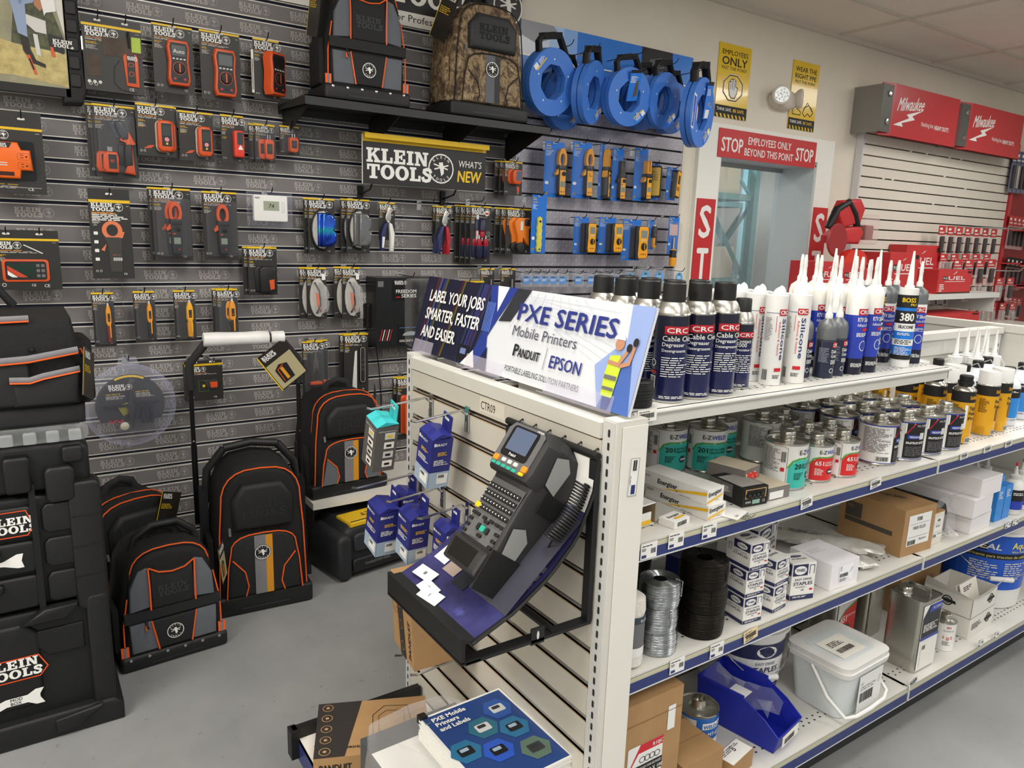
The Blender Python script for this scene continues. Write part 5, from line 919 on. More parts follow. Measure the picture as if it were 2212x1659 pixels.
m = MB(); m.at(0, -.162, 0); m.box(-.09, .04, -.001, 0, .225, .262, BLACK); m.r2(-.035, .035, .23, .256, mat('#8d8a88', .4), 2); m.tx('KLEIN', -.06, .232, .008, ORG, 3, rot=PI/2, w=.022); m.pop(); m.build('name_patch', t)
m = MB(); m.puff([(-.13, 0), (.09, 0), (.08, .17), (-.1, .18)], 0, -.045, .02, FAB); sp = m.build('side_pouch', t, 50); sp.rotation_euler = (0, 0, PI/2); sp.location = (.228, 0, .05)
m = MB(); m.tube([(-.3, -.14, .28), (-.16, -.12, .31), (-.06, -.05, .335), (-.02, .0, .33)], .03, ORG, 8, flat=.35); m.tube([(-.1, -.13, .27), (-.05, -.1, .32), (-.02, .03, .33)], .028, FAB, 8, flat=.35); m.tube([(-.08, .1, .29), (-.04, .1, .35), (.06, .1, .36), (.1, .1, .3)], .012, FAB, 8); m.build('handle', t, 60)
for x in (-.16, .13): m = MB(); m.at(x, -.164, .21 if x > 0 else .205, rx=PI/2); m.lathe([(.007, 0), (.005, .003)], mat('#2f3033', .3, .6), 12); m.pop(); m.build('snap', t)
hang_card(t, .262, -.16, .2, .1, .13, 1.25, .35, False)
# radio
t = thing('jobsite_radio', 'black and yellow jobsite radio on the floor under the low white shelf', 'radio', (1.25, 2.93, 0), .16); DB = mat('#232427', .55, noise=.1, nscale=40); m = MB()
w_, h_ = .44, .235; m.puff(cham(-w_/2, w_/2, .01, h_, .035), .12, -.13, .03, DB, steps=3)
for s in (-1, 1): m.puff(cham(s*w_/2-.035, s*w_/2+.035, 0, h_*.88, .02), .125, -.15, .025, DB)
m.puff(cham(-w_*.4, -w_*.05, .12, .2, .012), -.12, -.145, .01, mat('#2c2e31', .5)); m.puff(cham(-w_*.02, w_*.1, .12, .2, .01), -.12, -.15, .01, mat('#37393c', .5)); m.puff(cham(-w_*.42, w_*.42, .03, .09, .01), -.12, -.148, .008, mat('#1a1b1d', .5)); m.at(0, -.1484, 0); m.tx('TOUGHSYSTEM MUSIC', -w_*.3, .055, .011, mat('#8d8d8d', .4), 1, w=.13, shear=.15); m.pop(); m.build('housing', t, 45)
m = MB(); m.puff(cham(w_*.12, w_*.4, .12, .2, .008), -.12, -.14, .006, mat('#4a4140', .15)); m.build('screen', t); m = MB(); m.at(w_*.3, -.145, .1, rx=PI/2); m.lathe([(.02, 0), (.02, .01), (.017, .014)], BLACK, 20); m.lathe([(.024, 0), (.024, .004)], ORG, 20, cap1=False); m.pop(); m.build('dial', t, 40)
m = MB(); YP = mat('#d9b01c', .5); m.puff([(-w_*.42, -.02), (w_*.4, -.02), (w_*.4, .1), (-w_*.42, .1)], 0, -.02, .008, YP); m.at(0, -.0205, 0); m.tx('DeWALT', -w_*.02, .055, .028, INK, 1, 'C', bold=.04, w=.19, rot=PI); m.r2(-w_*.41, w_*.2, -.015, -.008, DB, 1); m.pop(); tp = m.build('lid_plate', t); tp.location = (0, -.105, h_-.006); tp.rotation_euler = (-PI/2+.0, 0, 0)
# ================================================================ white gondola: shelving run seen end-on
XG, YA, YB, YC = .89, .965, 1.80, 1.395      # end plane, near post, far post, spine
SW = mat('#cecdc6', .42, noise=.02, nscale=6); SW2 = mat('#c9cac8', .45, noise=.02); HOLE = mat('#25272b', .7); PNL = mat('#c8c4b9', .5, noise=.02, nscale=5); BRN = mat('#5d4528', .6)
BLUS = mat('#2b3770', .35, noise=.12, nscale=30); CRM = mat('#bfbca2', .35)
def slotrow(m, z0, z1, w=.006, hh=.015):
    n = int((z1-z0)/.0254)
    for i in range(n): m.p2(rrect(w, hh, .0022, 2, 0, z1-.024-i*.0254), HOLE, 1)
# uprights (posts) of the end frame
for (y, lb) in ((YA, 'white slotted steel post of the gondola at its near corner'), (YB, 'white slotted steel post of the gondola at its far corner')):
    t = thing('gondola_post', lb, 'shelf post', (XG, y, 0)); m = MB(); wv = .04 if y == YA else .038
    m.box(0, .075, 0, wv, 0, 1.131, SW); m.build('upright', t)
    m = MB(); m.at(-.001, wv/2, 0, rz=-PI/2); m.box(-wv*.36, wv*.36, -.001, .001, .02, 1.128, SW2); m.at(0, -.001, 0); slotrow(m, .03, 1.13); m.pop(); m.pop(); m.build('slotted_face', t)
    if y == YA:
        m = MB(); m.at(.012, -.001, 0); m.box(0, .062, -.002, 0, 0, 1.12, mat('#dedcd4', .42)); m.at(0, -.002, 0); m.tx('Lozier', .012, 1.078, .009, mat('#efeee8', .4), 1, w=.036, shear=.2); m.pop(); m.pop(); m.build('side_cover', t)
t = thing('price_label', 'upright white bar code label stuck on the near post cover', 'label', (XG+.03, YA-.0045, .985), 0, rot=(0, .06, 0)); m = MB(); m.box(0, .022, 0, .0005, 0, .075, WHITE); m.at(.011, 0, 0); bars(m, -.004, .05, .008, .02, l=1, n=1); 
for i in range(9): m.r2(-.004, .005, .05+i*.0024, .0512+i*.0024, INK, 2)
m.r2(-.004, .006, .004, .022, NAVY, 1); m.lines(-.009, -.006, .04, .001, 10, INK, 1); m.st2([(-.0105, .074), (-.0105, .001), (.0105, .001), (.0105, .074)], .0006, INK, 1, True); m.pop(); m.build('label_face', t)
# end slat panel
t = thing('gondola_end_panel', 'white slatted end panel of the gondola marked CTR09', 'slat panel', (XG, YB, 0)); Wp = YB-YA-.04
m = MB(); m.at(0, 0, 0, rz=-PI/2); m.box(0, Wp, .012, .024, .1, 1.1, mat('#3b2b1a', .7)); z = 1.038; top = 1.1; first = True
m.box(0, Wp, -.008, .03, 1.092, 1.122, SW); m.box(0, Wp, -.003, .03, 1.088, 1.092, BRN)
zs = [1.036-.0762*i for i in range(13)]
tp = 1.09
for z in zs:
    m.box(0, Wp, -.002, .012, z+.0065, tp, PNL); m.box(0, Wp, -.0022, .004, z-.0095, z-.0065, mat('#b9a27e', .6)); tp = z-.0065
m.box(0, Wp, -.002, .012, .1, tp, PNL); m.pop(); m.build('slat_board', t)
m = MB(); m.at(-.0022, -.36, 1.05, rz=-PI/2); m.box(-.002, .105, -.0003, 0, .0, .034, mat('#d9d4c6', .35)); m.tx('CTR09', .004, .006, .02, INK, 1, w=.062); m.pop(); m.build('aisle_label', t)
# shelves of the aisle side
def shelf(name_lb, x0, x1, z, yf=1.0, yb=YC, strip=True, thick=.032, lip=.04, holes=True, cat='shelf', far=False):
    t = thing('gondola_shelf', name_lb, cat, (x0, yf, z)); m = MB(); L = x1-x0; D = yb-yf-.013
    m.box(0, L, .0, D, -.004, 0, mat('#d0cfc9', .4, noise=.07, nscale=9)); m.box(0, L, 0, .004, -thick, 0, SW); m.box(0, .003, 0, D, -thick, 0, SW); m.box(L-.003, L, 0, D, -thick, 0, SW)
    if holes:
        n = int(L/.0254)
        for i in range(n):
            for (yy) in (.05, .065): m.add([(i*.0254+.012*(yy > .06)+.004*math.cos(a*PI/4), yy+.003*math.sin(a*PI/4), .0004) for a in range(8)], [tuple(range(8))], HOLE) if i % (1) == 0 else None
    m.build('deck', t)
    if strip:
        m = MB(); m.at(0, -.006, 0); m.box(0, L, 0, .006, -lip, -.004, CRM); m.box(0, L, -.0015, .0, -lip, -lip*.4, BLUS); m.box(0, L, -.002, .0, -lip-.001, -lip+.002, mat('#cfd0d0', .3)); m.box(-.001, .004, -.003, .006, -lip, 0, LT); m.box(0, L, .0, .012, -.005, .0006, SW); m.pop(); m.build('ticket_rail', t)
    return t
ZT, Z2, Z3, ZB = 1.135, .863, .565, .148; XS1 = 2.155; XS2 = 3.375
t = shelf('top white gondola deck carrying spray cans and sealant tubes', .955, XS1, ZT, strip=False)
m = MB(); m.box(0, 1.2, YC-1.0-.013, YB+.03-1.0, -.004, 0, SW); m.build('rear_deck', t); m = MB(); m.at(0, 0, 0); m.tube([(0, -.004, -.004), (1.2, -.004, -.004)], .005, SW, 8); m.pop(); m.build('bullnose', t)
shelf('second white shelf with blue ticket rail carrying cement cans and batteries', .955, XS1, Z2); shelf('second shelf of the farther gondola bay carrying yellow foam cans', XS1+.006, XS2, Z2)
shelf('third shelf with blue ticket rail carrying wire coils and staple boxes', .955, XS1, Z3); shelf('third shelf of the farther bay carrying brown and white boxes', XS1+.006, XS2, Z3)
shelf('bottom gondola deck carrying the white buckets and blue bin', .955, XS1, ZB, yf=.985, lip=.048); shelf('bottom deck of the farther bay carrying metal jugs and the blue pail', XS1+.006, XS2+.01, ZB, yf=.985, lip=.048)
t = thing('gondola_spine', 'white back panel running lengthwise behind the stocked gondola shelves', 'panel', (.93, YC, 0)); m = MB(); PB = mat('#cfcdc2', .5, noise=.04, nscale=5); L = XS2-.93
m.box(0, L, .0, .02, .1, 1.118, PB)
for z in (1.1, .83, .53): m.box(0, L, -.003, .0, z-.004, z+.014, BRN)
m.build('back_board', t); m = MB(); m.box(XS1-.93, L, -.02, .035, 1.125, 1.15, SW); m.box(XS1-.93, L, -.008, .0, 1.065, 1.125, SW); m.build('top_rail', t)
for x in (XS1-.945, L-.03): m = MB(); m.at(x, -.012, 0); m.box(0, .03, 0, .012, .1, 1.12, SW2); m.at(.015, 0, 0); slotrow(m, .2, 1.1); m.pop(); m.pop(); m.build('slotted_upright', t)
t = thing('gondola_end_panel', 'white panel closing the far end of the gondola, its top edge showing', 'slat panel', (XS2+.02, .98, 0)); m = MB(); m.box(0, .03, 0, .84, .1, 1.15, SW); m.box(-.01, .04, -.01, .85, 1.13, 1.16, SW); m.build('board', t); m = MB(); m.box(-.02, .05, -.03, .0, 0, 1.16, SW2); m.build('corner_post', t)
m = MB(); m.box(.98, XS2, 1.03, 1.76, 0, .1, mat('#26282a', .5)); tag(m.build('kick_plate'), 'dark kick plate along the floor under the gondola', 'kick plate')
# ticket labels on the rails
def ticket(px, py, z, lb, w=.045, h=.034, yf=1.0, col=WHITE, tilt=0, kind=0):
    p = aty(px, py, yf-.012); t_ = MB(); t_.box(0, w, 0, .0006, 0, h, col); t_.lines(w*.06, w*.8, h*.86, h*.06, 1, INK, 1); t_.lines(w*.06, w*.4, h*.68, h*.05, 2, INK, 1)
    if kind == 0: bars(t_, w*.62, h*.3, w*.28, h*.32, l=1, n=9); t_.r2(w*.06, w*.34, h*.1, h*.28, NAVY, 1)
    else: bars(t_, w*.15, h*.3, w*.7, h*.4, l=1, n=18); t_.lines(w*.1, w*.9, h*.2, h*.07, 1, INK, 1)
    o = t_.build('price_ticket', loc=(p.x, yf-.0105, p.z)); o.rotation_euler = (0, tilt, 0); tag(o, lb, 'price tag')
OC = mat('#e4cfa6', .5)
for a in ((1378, 915, ZT, 'price ticket on the top shelf edge beneath the black wire coil', .05, .024, 1.0, PAPER, -.02, 1), (1384, 1212, Z2, 'leftmost price ticket on the second shelf rail beside the post'), (1444, 1188, Z2, 'white price ticket on the second shelf rail below the small battery box'), (1517, 1167, Z2, 'white price ticket on the second shelf rail below the two battery cartons'), (1731, 1103, Z2, 'tilted bar code ticket on the second shelf rail under the teal cement can', .045, .028, 1.0, WHITE, -.12, 1), (1881, 1059, Z2, 'tilted ticket under the red cement cans on the second shelf rail', .05, .024, 1.0, WHITE, -.12, 1),
          (1447, 1460, Z3, 'price ticket on the third shelf rail under the silver wire coils'), (1534, 1425, Z3, 'price ticket on the third shelf rail under the black wire coils'), (1608, 1393, Z3, 'tan bar code ticket on the third shelf rail under the staple boxes', .05, .03, 1.0, OC, -.15, 1),
          (2075, 995, Z2, 'ticket on the second rail below the first trigger foam can', .045, .022, 1.0, WHITE, -.05, 1), (2126, 980, Z2, 'ticket on the second rail below the power foam cans', .045, .022, 1.0, WHITE, -.05, 1), (2172, 968, Z2, 'rightmost ticket on the second rail near the picture edge', .045, .022, 1.0, WHITE, -.05, 1),
          (2172, 1143, Z3, 'small ticket on the far third rail below the white cartons', .04, .026), (2188, 1137, Z3, 'second small ticket on the far third rail near the picture edge', .04, .026), (1965, 1490, ZB, 'curled ticket at the joint of the bottom deck rails', .05, .028, .985, WHITE, -.3, 1), (2112, 1400, ZB, 'ticket on the bottom rail below the small white can', .04, .028, .985), (2146, 1382, ZB, 'ticket on the bottom rail below the open white box', .04, .028, .985)):
    ticket(*a)
# end base shelf
t = thing('end_base_shelf', 'low white base shelf with black bumper at the end of the gondola', 'shelf', (.52, 1.0, .135)); m = MB(); m.box(0, .36, 0, .72, -.004, 0, mat('#dbd9d2', .4)); 
for i in range(4): m.add([(.03+.004*math.cos(a*PI/4), .67-i*.1+.003*math.sin(a*PI/4), .0004) for a in range(8)], [tuple(range(8))], HOLE)
m.box(0, .004, 0, .72, -.06, 0, BLUS); m.build('deck', t); m = MB(); m.box(-.012, .36, .72, .74, -.05, .03, BLACK); m.box(-.02, .0, .71, .745, -.05, .03, BLACK); m.build('bumper', t); m = MB(); m.box(.02, .36, .02, .7, -.135, -.06, mat('#26282a', .5)); m.build('kick_plate', t)
# leaning printer sign with its clear holders
t = thing('printer_sign', 'PXE SERIES mobile printers sign leaning on top of the gondola end', 'sign', (.92, 1.871, 1.136), rot=(-.27, 0, -PI/2)); Ws, Hs = .90, .208
m = MB(); m.box(0, Ws, 0, .005, 0, Hs, mat('#d3d7de', .45)); DKB = mat('#161a33', .3); m.p2([(0, 0), (Ws*.42, 0), (Ws*.4, Hs*.55), (Ws*.5, Hs), (0, Hs)], DKB, 1)
rg = random.Random(11)
for i in range(15):
    x = rg.uniform(.01, .33); m.p2([(x, 0), (x+.008, 0), (x+.05, Hs), (x+.036, Hs)], mat(rg.choice(('#2c2f66', '#3a1530', '#1d3450', '#4b2026', '#50521d', '#24304f', '#3c4a6c')), .3), 2)
m.p2([(Ws*.34, 0), (Ws*.44, 0), (Ws*.41, Hs*.4), (Ws*.44, Hs*.62), (Ws*.5, Hs), (Ws*.37, Hs), (Ws*.4, Hs*.6)], mat('#24398a', .3), 3); m.p2([(Ws*.38, 0), (Ws*.445, 0), (Ws*.425, Hs*.28)], mat('#151b42', .3), 4); m.p2([(Ws*.31, 0), (Ws*.385, 0), (Ws*.36, Hs*.2)], WHITE, 4)
for i in range(6): m.r2(Ws*(.375+i*.007), Ws*(.379+i*.007), Hs*.45, Hs*.8, mat('#5b78c8', .3), 4)
m.p2(rrect(Ws*.06, Hs*.2, .004, 2, Ws*.31, Hs*.13), mat('#15161c', .3), 4); m.r2(Ws*.295, Ws*.325, Hs*.12, Hs*.19, mat('#6b7fae', .3), 5)
m.p2([(Ws*.445, Hs*.6), (Ws*.5, Hs), (Ws*.56, Hs), (Ws*.5, Hs*.62)], mat('#2b2f37', .3), 3); m.p2([(Ws*.405, Hs), (Ws*.46, Hs*1.), (Ws*.43, Hs*.7)], mat('#dfe4ee', .3), 4)
LG = mat('#ccd3e0', .3)
for i in range(8): m.st2([(Ws*(.56+i*.03), Hs*.98), (Ws*(.5+i*.05), Hs*(.55+.03*i))], .0014, LG, 1); m.st2([(Ws*(.9), Hs*(.35+.08*i)), (Ws*.56, Hs*(.8+.02*i))], .0012, LG, 1)
m.p2([(Ws*.93, Hs), (Ws*.999, Hs), (Ws*.999, 0), (Ws*.9, 0), (Ws*.86, Hs*.38), (Ws*.94, Hs*.68)], mat('#8fa4d6', .3), 2); m.p2([(Ws*.9, 0), (Ws*.999, 0), (Ws*.97, Hs*.5), (Ws*.93, Hs*.4)], mat('#4566b0', .3), 3)
for i, s_ in enumerate(('LABEL YOUR JOBS', 'SMARTER, FASTER', 'AND EASIER.')): m.tx(s_, Ws*.045, Hs*(.68-.24*i), Hs*.155, WHITE, 6, bold=.04, shear=-.0, w=Ws*(.315, .315, .21)[i])
NB = mat('#28337e', .35); m.tx('PXE SERIES', Ws*.53, Hs*.66, Hs*.19, NB, 6, bold=.05, w=Ws*.375); m.tx('Mobile Printers', Ws*.525, Hs*.48, Hs*.12, mat('#4a4e5c', .4), 6, w=Ws*.26); m.tx('P', Ws*.55, Hs*.265, Hs*.13, INK, 6, bold=.06, w=Ws*.02); m.tx('ANDUIT', Ws*.571, Hs*.265, Hs*.095, INK, 6, bold=.06, w=Ws*.09); m.r2(Ws*.683, Ws*.6845, Hs*.2, Hs*.43, INK, 6); m.tx('EPSON', Ws*.705, Hs*.24, Hs*.13, NB, 6, bold=.03, w=Ws*.115); m.tx('PORTABLE LABELING SOLUTION PARTNERS', Ws*.53, Hs*.08, Hs*.065, INK, 6, w=Ws*.3)
VE = mat('#c5d63f', .4); SK2 = mat('#b98668', .5); m.p2([(Ws*.905, Hs*.5), (Ws*.935, Hs*.52), (Ws*.945, Hs*.42), (Ws*.94, Hs*.12), (Ws*.905, Hs*.12), (Ws*.9, Hs*.3)], VE, 7); m.d2(Ws*.925, Hs*.62, Ws*.014, SK2, 7, rz=Hs*.06); m.p2(ell(Ws*.922, Hs*.66, Ws*.017, Hs*.05, 10, 0, 180), mat('#d7deec', .4), 8); m.st2([(Ws*.905, Hs*.44), (Ws*.935, Hs*.43), (Ws*.955, Hs*.58)], Ws*.009, SK2, 8); m.st2([(Ws*.94, Hs*.42), (Ws*.965, Hs*.46), (Ws*.97, Hs*.62)], Ws*.009, SK2, 7); m.d2(Ws*.957, Hs*.6, Ws*.008, DK, 9, rz=Hs*.04); m.d2(Ws*.972, Hs*.66, Ws*.008, DK, 9, rz=Hs*.04); m.r2(Ws*.903, Ws*.941, Hs*.28, Hs*.32, GREY, 9); m.r2(Ws*.905, Ws*.94, Hs*.18, Hs*.21, GREY, 9); m.p2([(Ws*.912, Hs*.12), (Ws*.94, Hs*.12), (Ws*.935, 0), (Ws*.915, 0)], mat('#34478a', .4), 7)
m.build('sign_panel', t); 
for i, (u, l_) in enumerate(((.02, .12), (.34, .18), (.71, .24))):
    m = MB(); m.box(u*Ws, (u+l_)*Ws, -.006, -.004, -.004, .03, clear('#dcd8ea', .22, .06)); m.box(u*Ws-.01, (u+l_)*Ws, -.016, .02, -.006, -.004, clear('#dcd8ea', .3, .06)); m.build('clear_clip', t)
# chrome hooks on the end panel and their hanging boxes
def ehook(px, py, L, lb, yy=None):
    p = atx(px, py, XG-.004); m = MB(); m.at(0, 0, 0, rz=-PI/2); m.box(-.008, .008, -.004, .0, -.055, .008, CHROME); m.tube([(0, -.004, -.012), (0, -.02, .0), (0, -L*.6, -.008), (0, -L, -.014), (0, -L-.012, -.01)], .0032, CHROME, 8); m.tube([(0, -.006, -.03), (0, -.006, -.05)], .003, CHROME); m.pop()
    tag(m.build('chrome_hook', loc=(XG-.004, p.y, p.z)), lb, 'hook'); return p.y, p.z
PB_ = mat('#2b2f7a', .35, noise=.03)
def hbox(name, lb, y, z, x, w, h, d, kind, tilt=.0, rz=0):
    t = thing(name, lb, 'box', (x, y, z), rot=(0, tilt, -PI/2+rz)); c = {'blue': PB_, 'grey': mat('#5b5957', .4)}[kind]; m = MB(); top = c if kind == 'blue' else mat('#3fb9bd', .4)
    z0 = -.03-h; m.box(-w/2, w/2, -d/2, d/2, z0, -.035, c); m.add([(-w/2, -d/2, -.035), (w/2, -d/2, -.035), (w/2, d/2, -.03), (-w/2, d/2, -.03), (-w/2, -d*.1, -.022), (w/2, -d*.1, -.022)], [(0, 1, 5, 4), (4, 5, 2, 3), (0, 4, 3), (1, 2, 5)], top); m.box(-w*.3, w*.3, d/2-.003, d/2, -.035, .012, top)
    for rr in (0, PI/2):
        m.at(0, 0, 0, rz=rr); ww, yy = (w, -d/2) if rr == 0 else (d, -w/2); m.at(0, yy-.0002, 0)
        if kind == 'blue': m.r2(-ww*.5, ww*.5, z0, z0+h*.32, mat('#9fb2c6', .4), 1); m.r2(-ww*.1, ww*.42, z0+h*.08, z0+h*.28, WHITE, 2); bars(m, -ww*.05, z0+h*.2, ww*.3, h*.06, l=3, n=14); m.tx('BRADY', -ww*.3, -.035-h*.12, h*.05, WHITE, 2, bold=.03, w=ww*.5); m.r2(-ww*.42, -ww*.32, -.035-h*.12, -.035-h*.06, WHITE, 2); m.lines(-ww*.2, ww*.4, -.035-h*.25, .0018, 3, YEL, 2); m.lines(-ww*.35, ww*.4, -.035-h*.4, .0016, 5, WHITE, 2)
        else:
            m.tx('Labeling Applications', -ww*.4, -.035-h*.1, .004, WHITE, 2, w=ww*.8)
            for i in range(4): m.r2(-ww*.1, ww*.36, z0+h*(.1+i*.2), z0+h*(.24+i*.2), (PAPER, LT)[i % 2], 2); m.r2(ww*.0, ww*.24, z0+h*(.14+i*.2), z0+h*(.19+i*.2), (INK, YEL)[i == 3], 3)
        m.pop(); m.pop()
    m.build('carton', t); m = MB(); m.at(0, d/2-.0032, 0); m.p2(rrect(w*.3, .007, .003, 3, 0, .0), WHITE, 1); m.pop(); m.build('hang_slot', t); return t
y, z = ehook(933, 858, .17, 'upper chrome hook near the far post holding the teal and grey box'); hbox('label_cartridge_box', 'teal topped grey label cartridge box on the farthest upper hook', y, z-.016, XG-.14, .07, .135, .06, 'grey', .26)
y, z = ehook(1011, 885, .14, 'upper chrome hook under CTR09 holding a blue label box'); hbox('label_cartridge_box', 'blue label cartridge box on the upper hook nearest the printer', y, z-.016, XG-.085, .07, .135, .055, 'blue', .22)
y, z = ehook(912, 1020, .19, 'lower chrome hook beside the far post holding blue label boxes'); hbox('label_cartridge_box', 'blue label box behind the front ones on the lower left hook', y, z-.016, XG-.055, .065, .12, .05, 'blue', .05); hbox('label_cartridge_box', 'frontmost blue label box with white bar code sticker, lower left hook', y-.035, z-.03, XG-.13, .075, .135, .06, 'blue', .2)
y, z = ehook(958, 1052, .15, 'middle lower chrome hook holding a blue label box with QR free sticker'.replace(' with QR free sticker', '')); hbox('label_cartridge_box', 'blue label cartridge box on the middle lower hook', y-.01, z-.02, XG-.09, .07, .13, .055, 'blue', .16)
y, z = ehook(1012, 1088, .13, 'lower chrome hook closest to the printer display'); hbox('label_cartridge_box', 'blue label box partly behind the purple printer display', y, z-.016, XG-.06, .06, .12, .045, 'blue', .1)
# kraft box on two lower hooks
p = atx(975, 1465, XG-.03); t = thing('hanging_printer_carton', 'kraft and black printer carton hanging behind the purple display', 'box', (.79, 1.5, .43), rot=(.06, 0, -PI/2-.12)); m = MB(); m.box(-.075, .075, -.065, .065, 0, .2, KRAFT); m.at(0, -.0653, 0); m.p2([(.02, 0), (-.02, 0), (-.035, .2), (.005, .2)], mat('#2e2a27', .6), 1)
for i in range(3): m.ring2(-.0+i*-.006, .03+i*.055, .012, .0015, KRAFT, 2, 14)
m.tx('PANDUIT', .06, .02, .016, INK, 1, bold=.05, rot=PI/2, w=.1); m.st2(rrect(.04, .08, .012, 3, -.05, .14), .001, INK, 1, True); m.st2(rrect(.028, .06, .01, 3, -.05, .14), .001, INK, 1, True); m.pop(); m.build('carton', t)
for px, py, lb in ((905, 1398, 'bare chrome hook end left of the hanging kraft carton'), (940, 1438, 'bare chrome hook end below the hanging kraft carton')):
    q = atx(px, py, XG-.12); m = MB(); m.at(rz=-PI/2); m.tube([(0, .11, .0), (0, 0, -.004), (0, -.05, -.008), (0, -.065, -.003)], .003, CHROME, 8); m.pop(); tag(m.build('chrome_hook', loc=tuple(q)), lb, 'hook')
# curved printer display
PUR = noise_mat('printed_night_sky', '#26254a', '#3b3a6c', 9, .25, '#474782', 14, 0)
t = thing('printer_display', 'purple curved display board with black steel frame on the gondola end', 'display stand', (XG, 1.302, 0), rot=(0, 0, -PI/2)); Wd = .298
cur = [(-.012, 1.055), (-.018, .99), (-.055, .905), (-.115, .845), (-.19, .795), (-.28, .758)]
def curve_pt(u):
    k = u*(len(cur)-1); i = min(int(k), len(cur)-2); f_ = k-i; return (cur[i][0]*(1-f_)+cur[i+1][0]*f_, cur[i][1]*(1-f_)+cur[i+1][1]*f_)
m = MB(); N = 24
for i in range(N):
    a = curve_pt(i/N); b = curve_pt((i+1)/N); mt = WHITE if i < 7 else PUR
    m.add([(0, a[0], a[1]), (Wd, a[0], a[1]), (Wd, b[0], b[1]), (0, b[0], b[1])], [(0, 1, 2, 3)], mt); m.add([(0, a[0]+.004, a[1]-.004), (Wd, a[0]+.004, a[1]-.004), (Wd, b[0]+.004, b[1]-.004), (0, b[0]+.004, b[1]-.004)], [(3, 2, 1, 0)], BLACK)
def onb(m, x0, x1, u0, u1, mt, l=2):
    a = curve_pt(u0); b = curve_pt(u1); o = .0006*l; m.add([(x0, a[0]-o, a[1]+o), (x1, a[0]-o, a[1]+o), (x1, b[0]-o, b[1]+o), (x0, b[0]-o, b[1]+o)], [(0, 1, 2, 3)], mt)
for i in range(3):
    for j in range(2): onb(m, .02+i*.052, .065+i*.052, .74-j*.14+.02*i, .83-j*.14+.02*i, (WHITE, mat('#9a8a80', .3), mat('#2a2d33', .3))[(i+j) % 3])
DG = mat('#3d3d47', .3); DG2 = mat('#6c6c76', .3); onb(m, .17, .3, .33, .84, DG, 1)
for i in range(6):
    for j in range(4): onb(m, .18+i*.019, .195+i*.019, .58+j*.045, .61+j*.045, DG2, 3)
onb(m, .19, .285, .36, .46, mat('#b9c2cc', .2), 3)
for i in range(4): onb(m, .185+i*.025, .205+i*.025, .49, .515, (GREY, GREY, LT, mat('#d8842b', .4))[i], 3); onb(m, .185+i*.025, .205+i*.025, .525, .55, (mat('#2f8f80', .4) if i < 3 else YEL), 3)
onb(m, .21, .235, .74, .765, mat('#2f8f80', .4), 4); m.build('curved_board', t)
m = MB(); m.tube([(-.004, -.012, 1.058), (Wd+.004, -.012, 1.058)], .008, BLACK, 10)
for x in (Wd+.002,): m.tube([(x, a[0]+.002, a[1]-.004) for a in [curve_pt(i/16) for i in range(17)]], .004, BLACK, 6)
m.box(-.004, Wd+.004, -.3, -.292, .722, .768, BLACK); m.box(-.004, Wd+.004, -.3, -.26, .718, .724, BLACK); m.box(-.002, Wd+.002, -.292, -.27, .757, .762, BLACK); m.build('edge_trim', t, 50)
m = MB(); FRM = mat('#1d1d1f', .45, noise=.1); m.box(Wd-.016, Wd+.003, -.016, -.004, .72, 1.05, FRM); m.box(0, .02, -.02, -.004, .72, 1.05, FRM)
for x in (0, Wd-.02): m.box(x, x+.024, -.29, -.006, .716, .722, FRM); 
m.box(0, Wd, -.1, -.085, .718, .724, FRM); m.box(.16, .18, -.12, -.1, .718, .9, FRM); m.box(Wd+.0, Wd+.004, -.15, -.12, .712, .745, FRM); m.add([(Wd+.0042, -.135+.003*math.cos(a*PI/4), .73+.009*math.sin(a*PI/4)) for a in range(8)], [tuple(range(8))], LT)
for i in range(6): m.tube([(.04+i*.05, -.012, 1.066), (.04+i*.05, -.004, 1.07), (.04+i*.05, .004, 1.064)], .002, BLACK)
m.build('steel_frame', t)
for (x, yy, rzz) in ((.06, -.245, .1), (.105, -.262, -.05), (.13, -.27, .15)):
    m = MB(); m.box(-.03, .03, -.014, .014, 0, .0012, WHITE); m.add([(-.004+.008*(k % 2), -.004+.008*(k//2), .0018) for k in (0, 1, 3, 2)], [(0, 1, 2, 3)], GREY); o = m.build('sample_label', loc=(XG+yy, 1.302-x, (.7745, .7665, .763)[int(x > .1)+int(x > .12)]+.004)); o.rotation_euler = (.39, 0, -PI/2+rzz); tag(o, {.06: 'white sample label lying on the purple display, farthest from the post', .105: 'white sample label lying on the purple display, the middle one', .13: 'white sample label at the lower edge of the purple display'}[x], 'label')
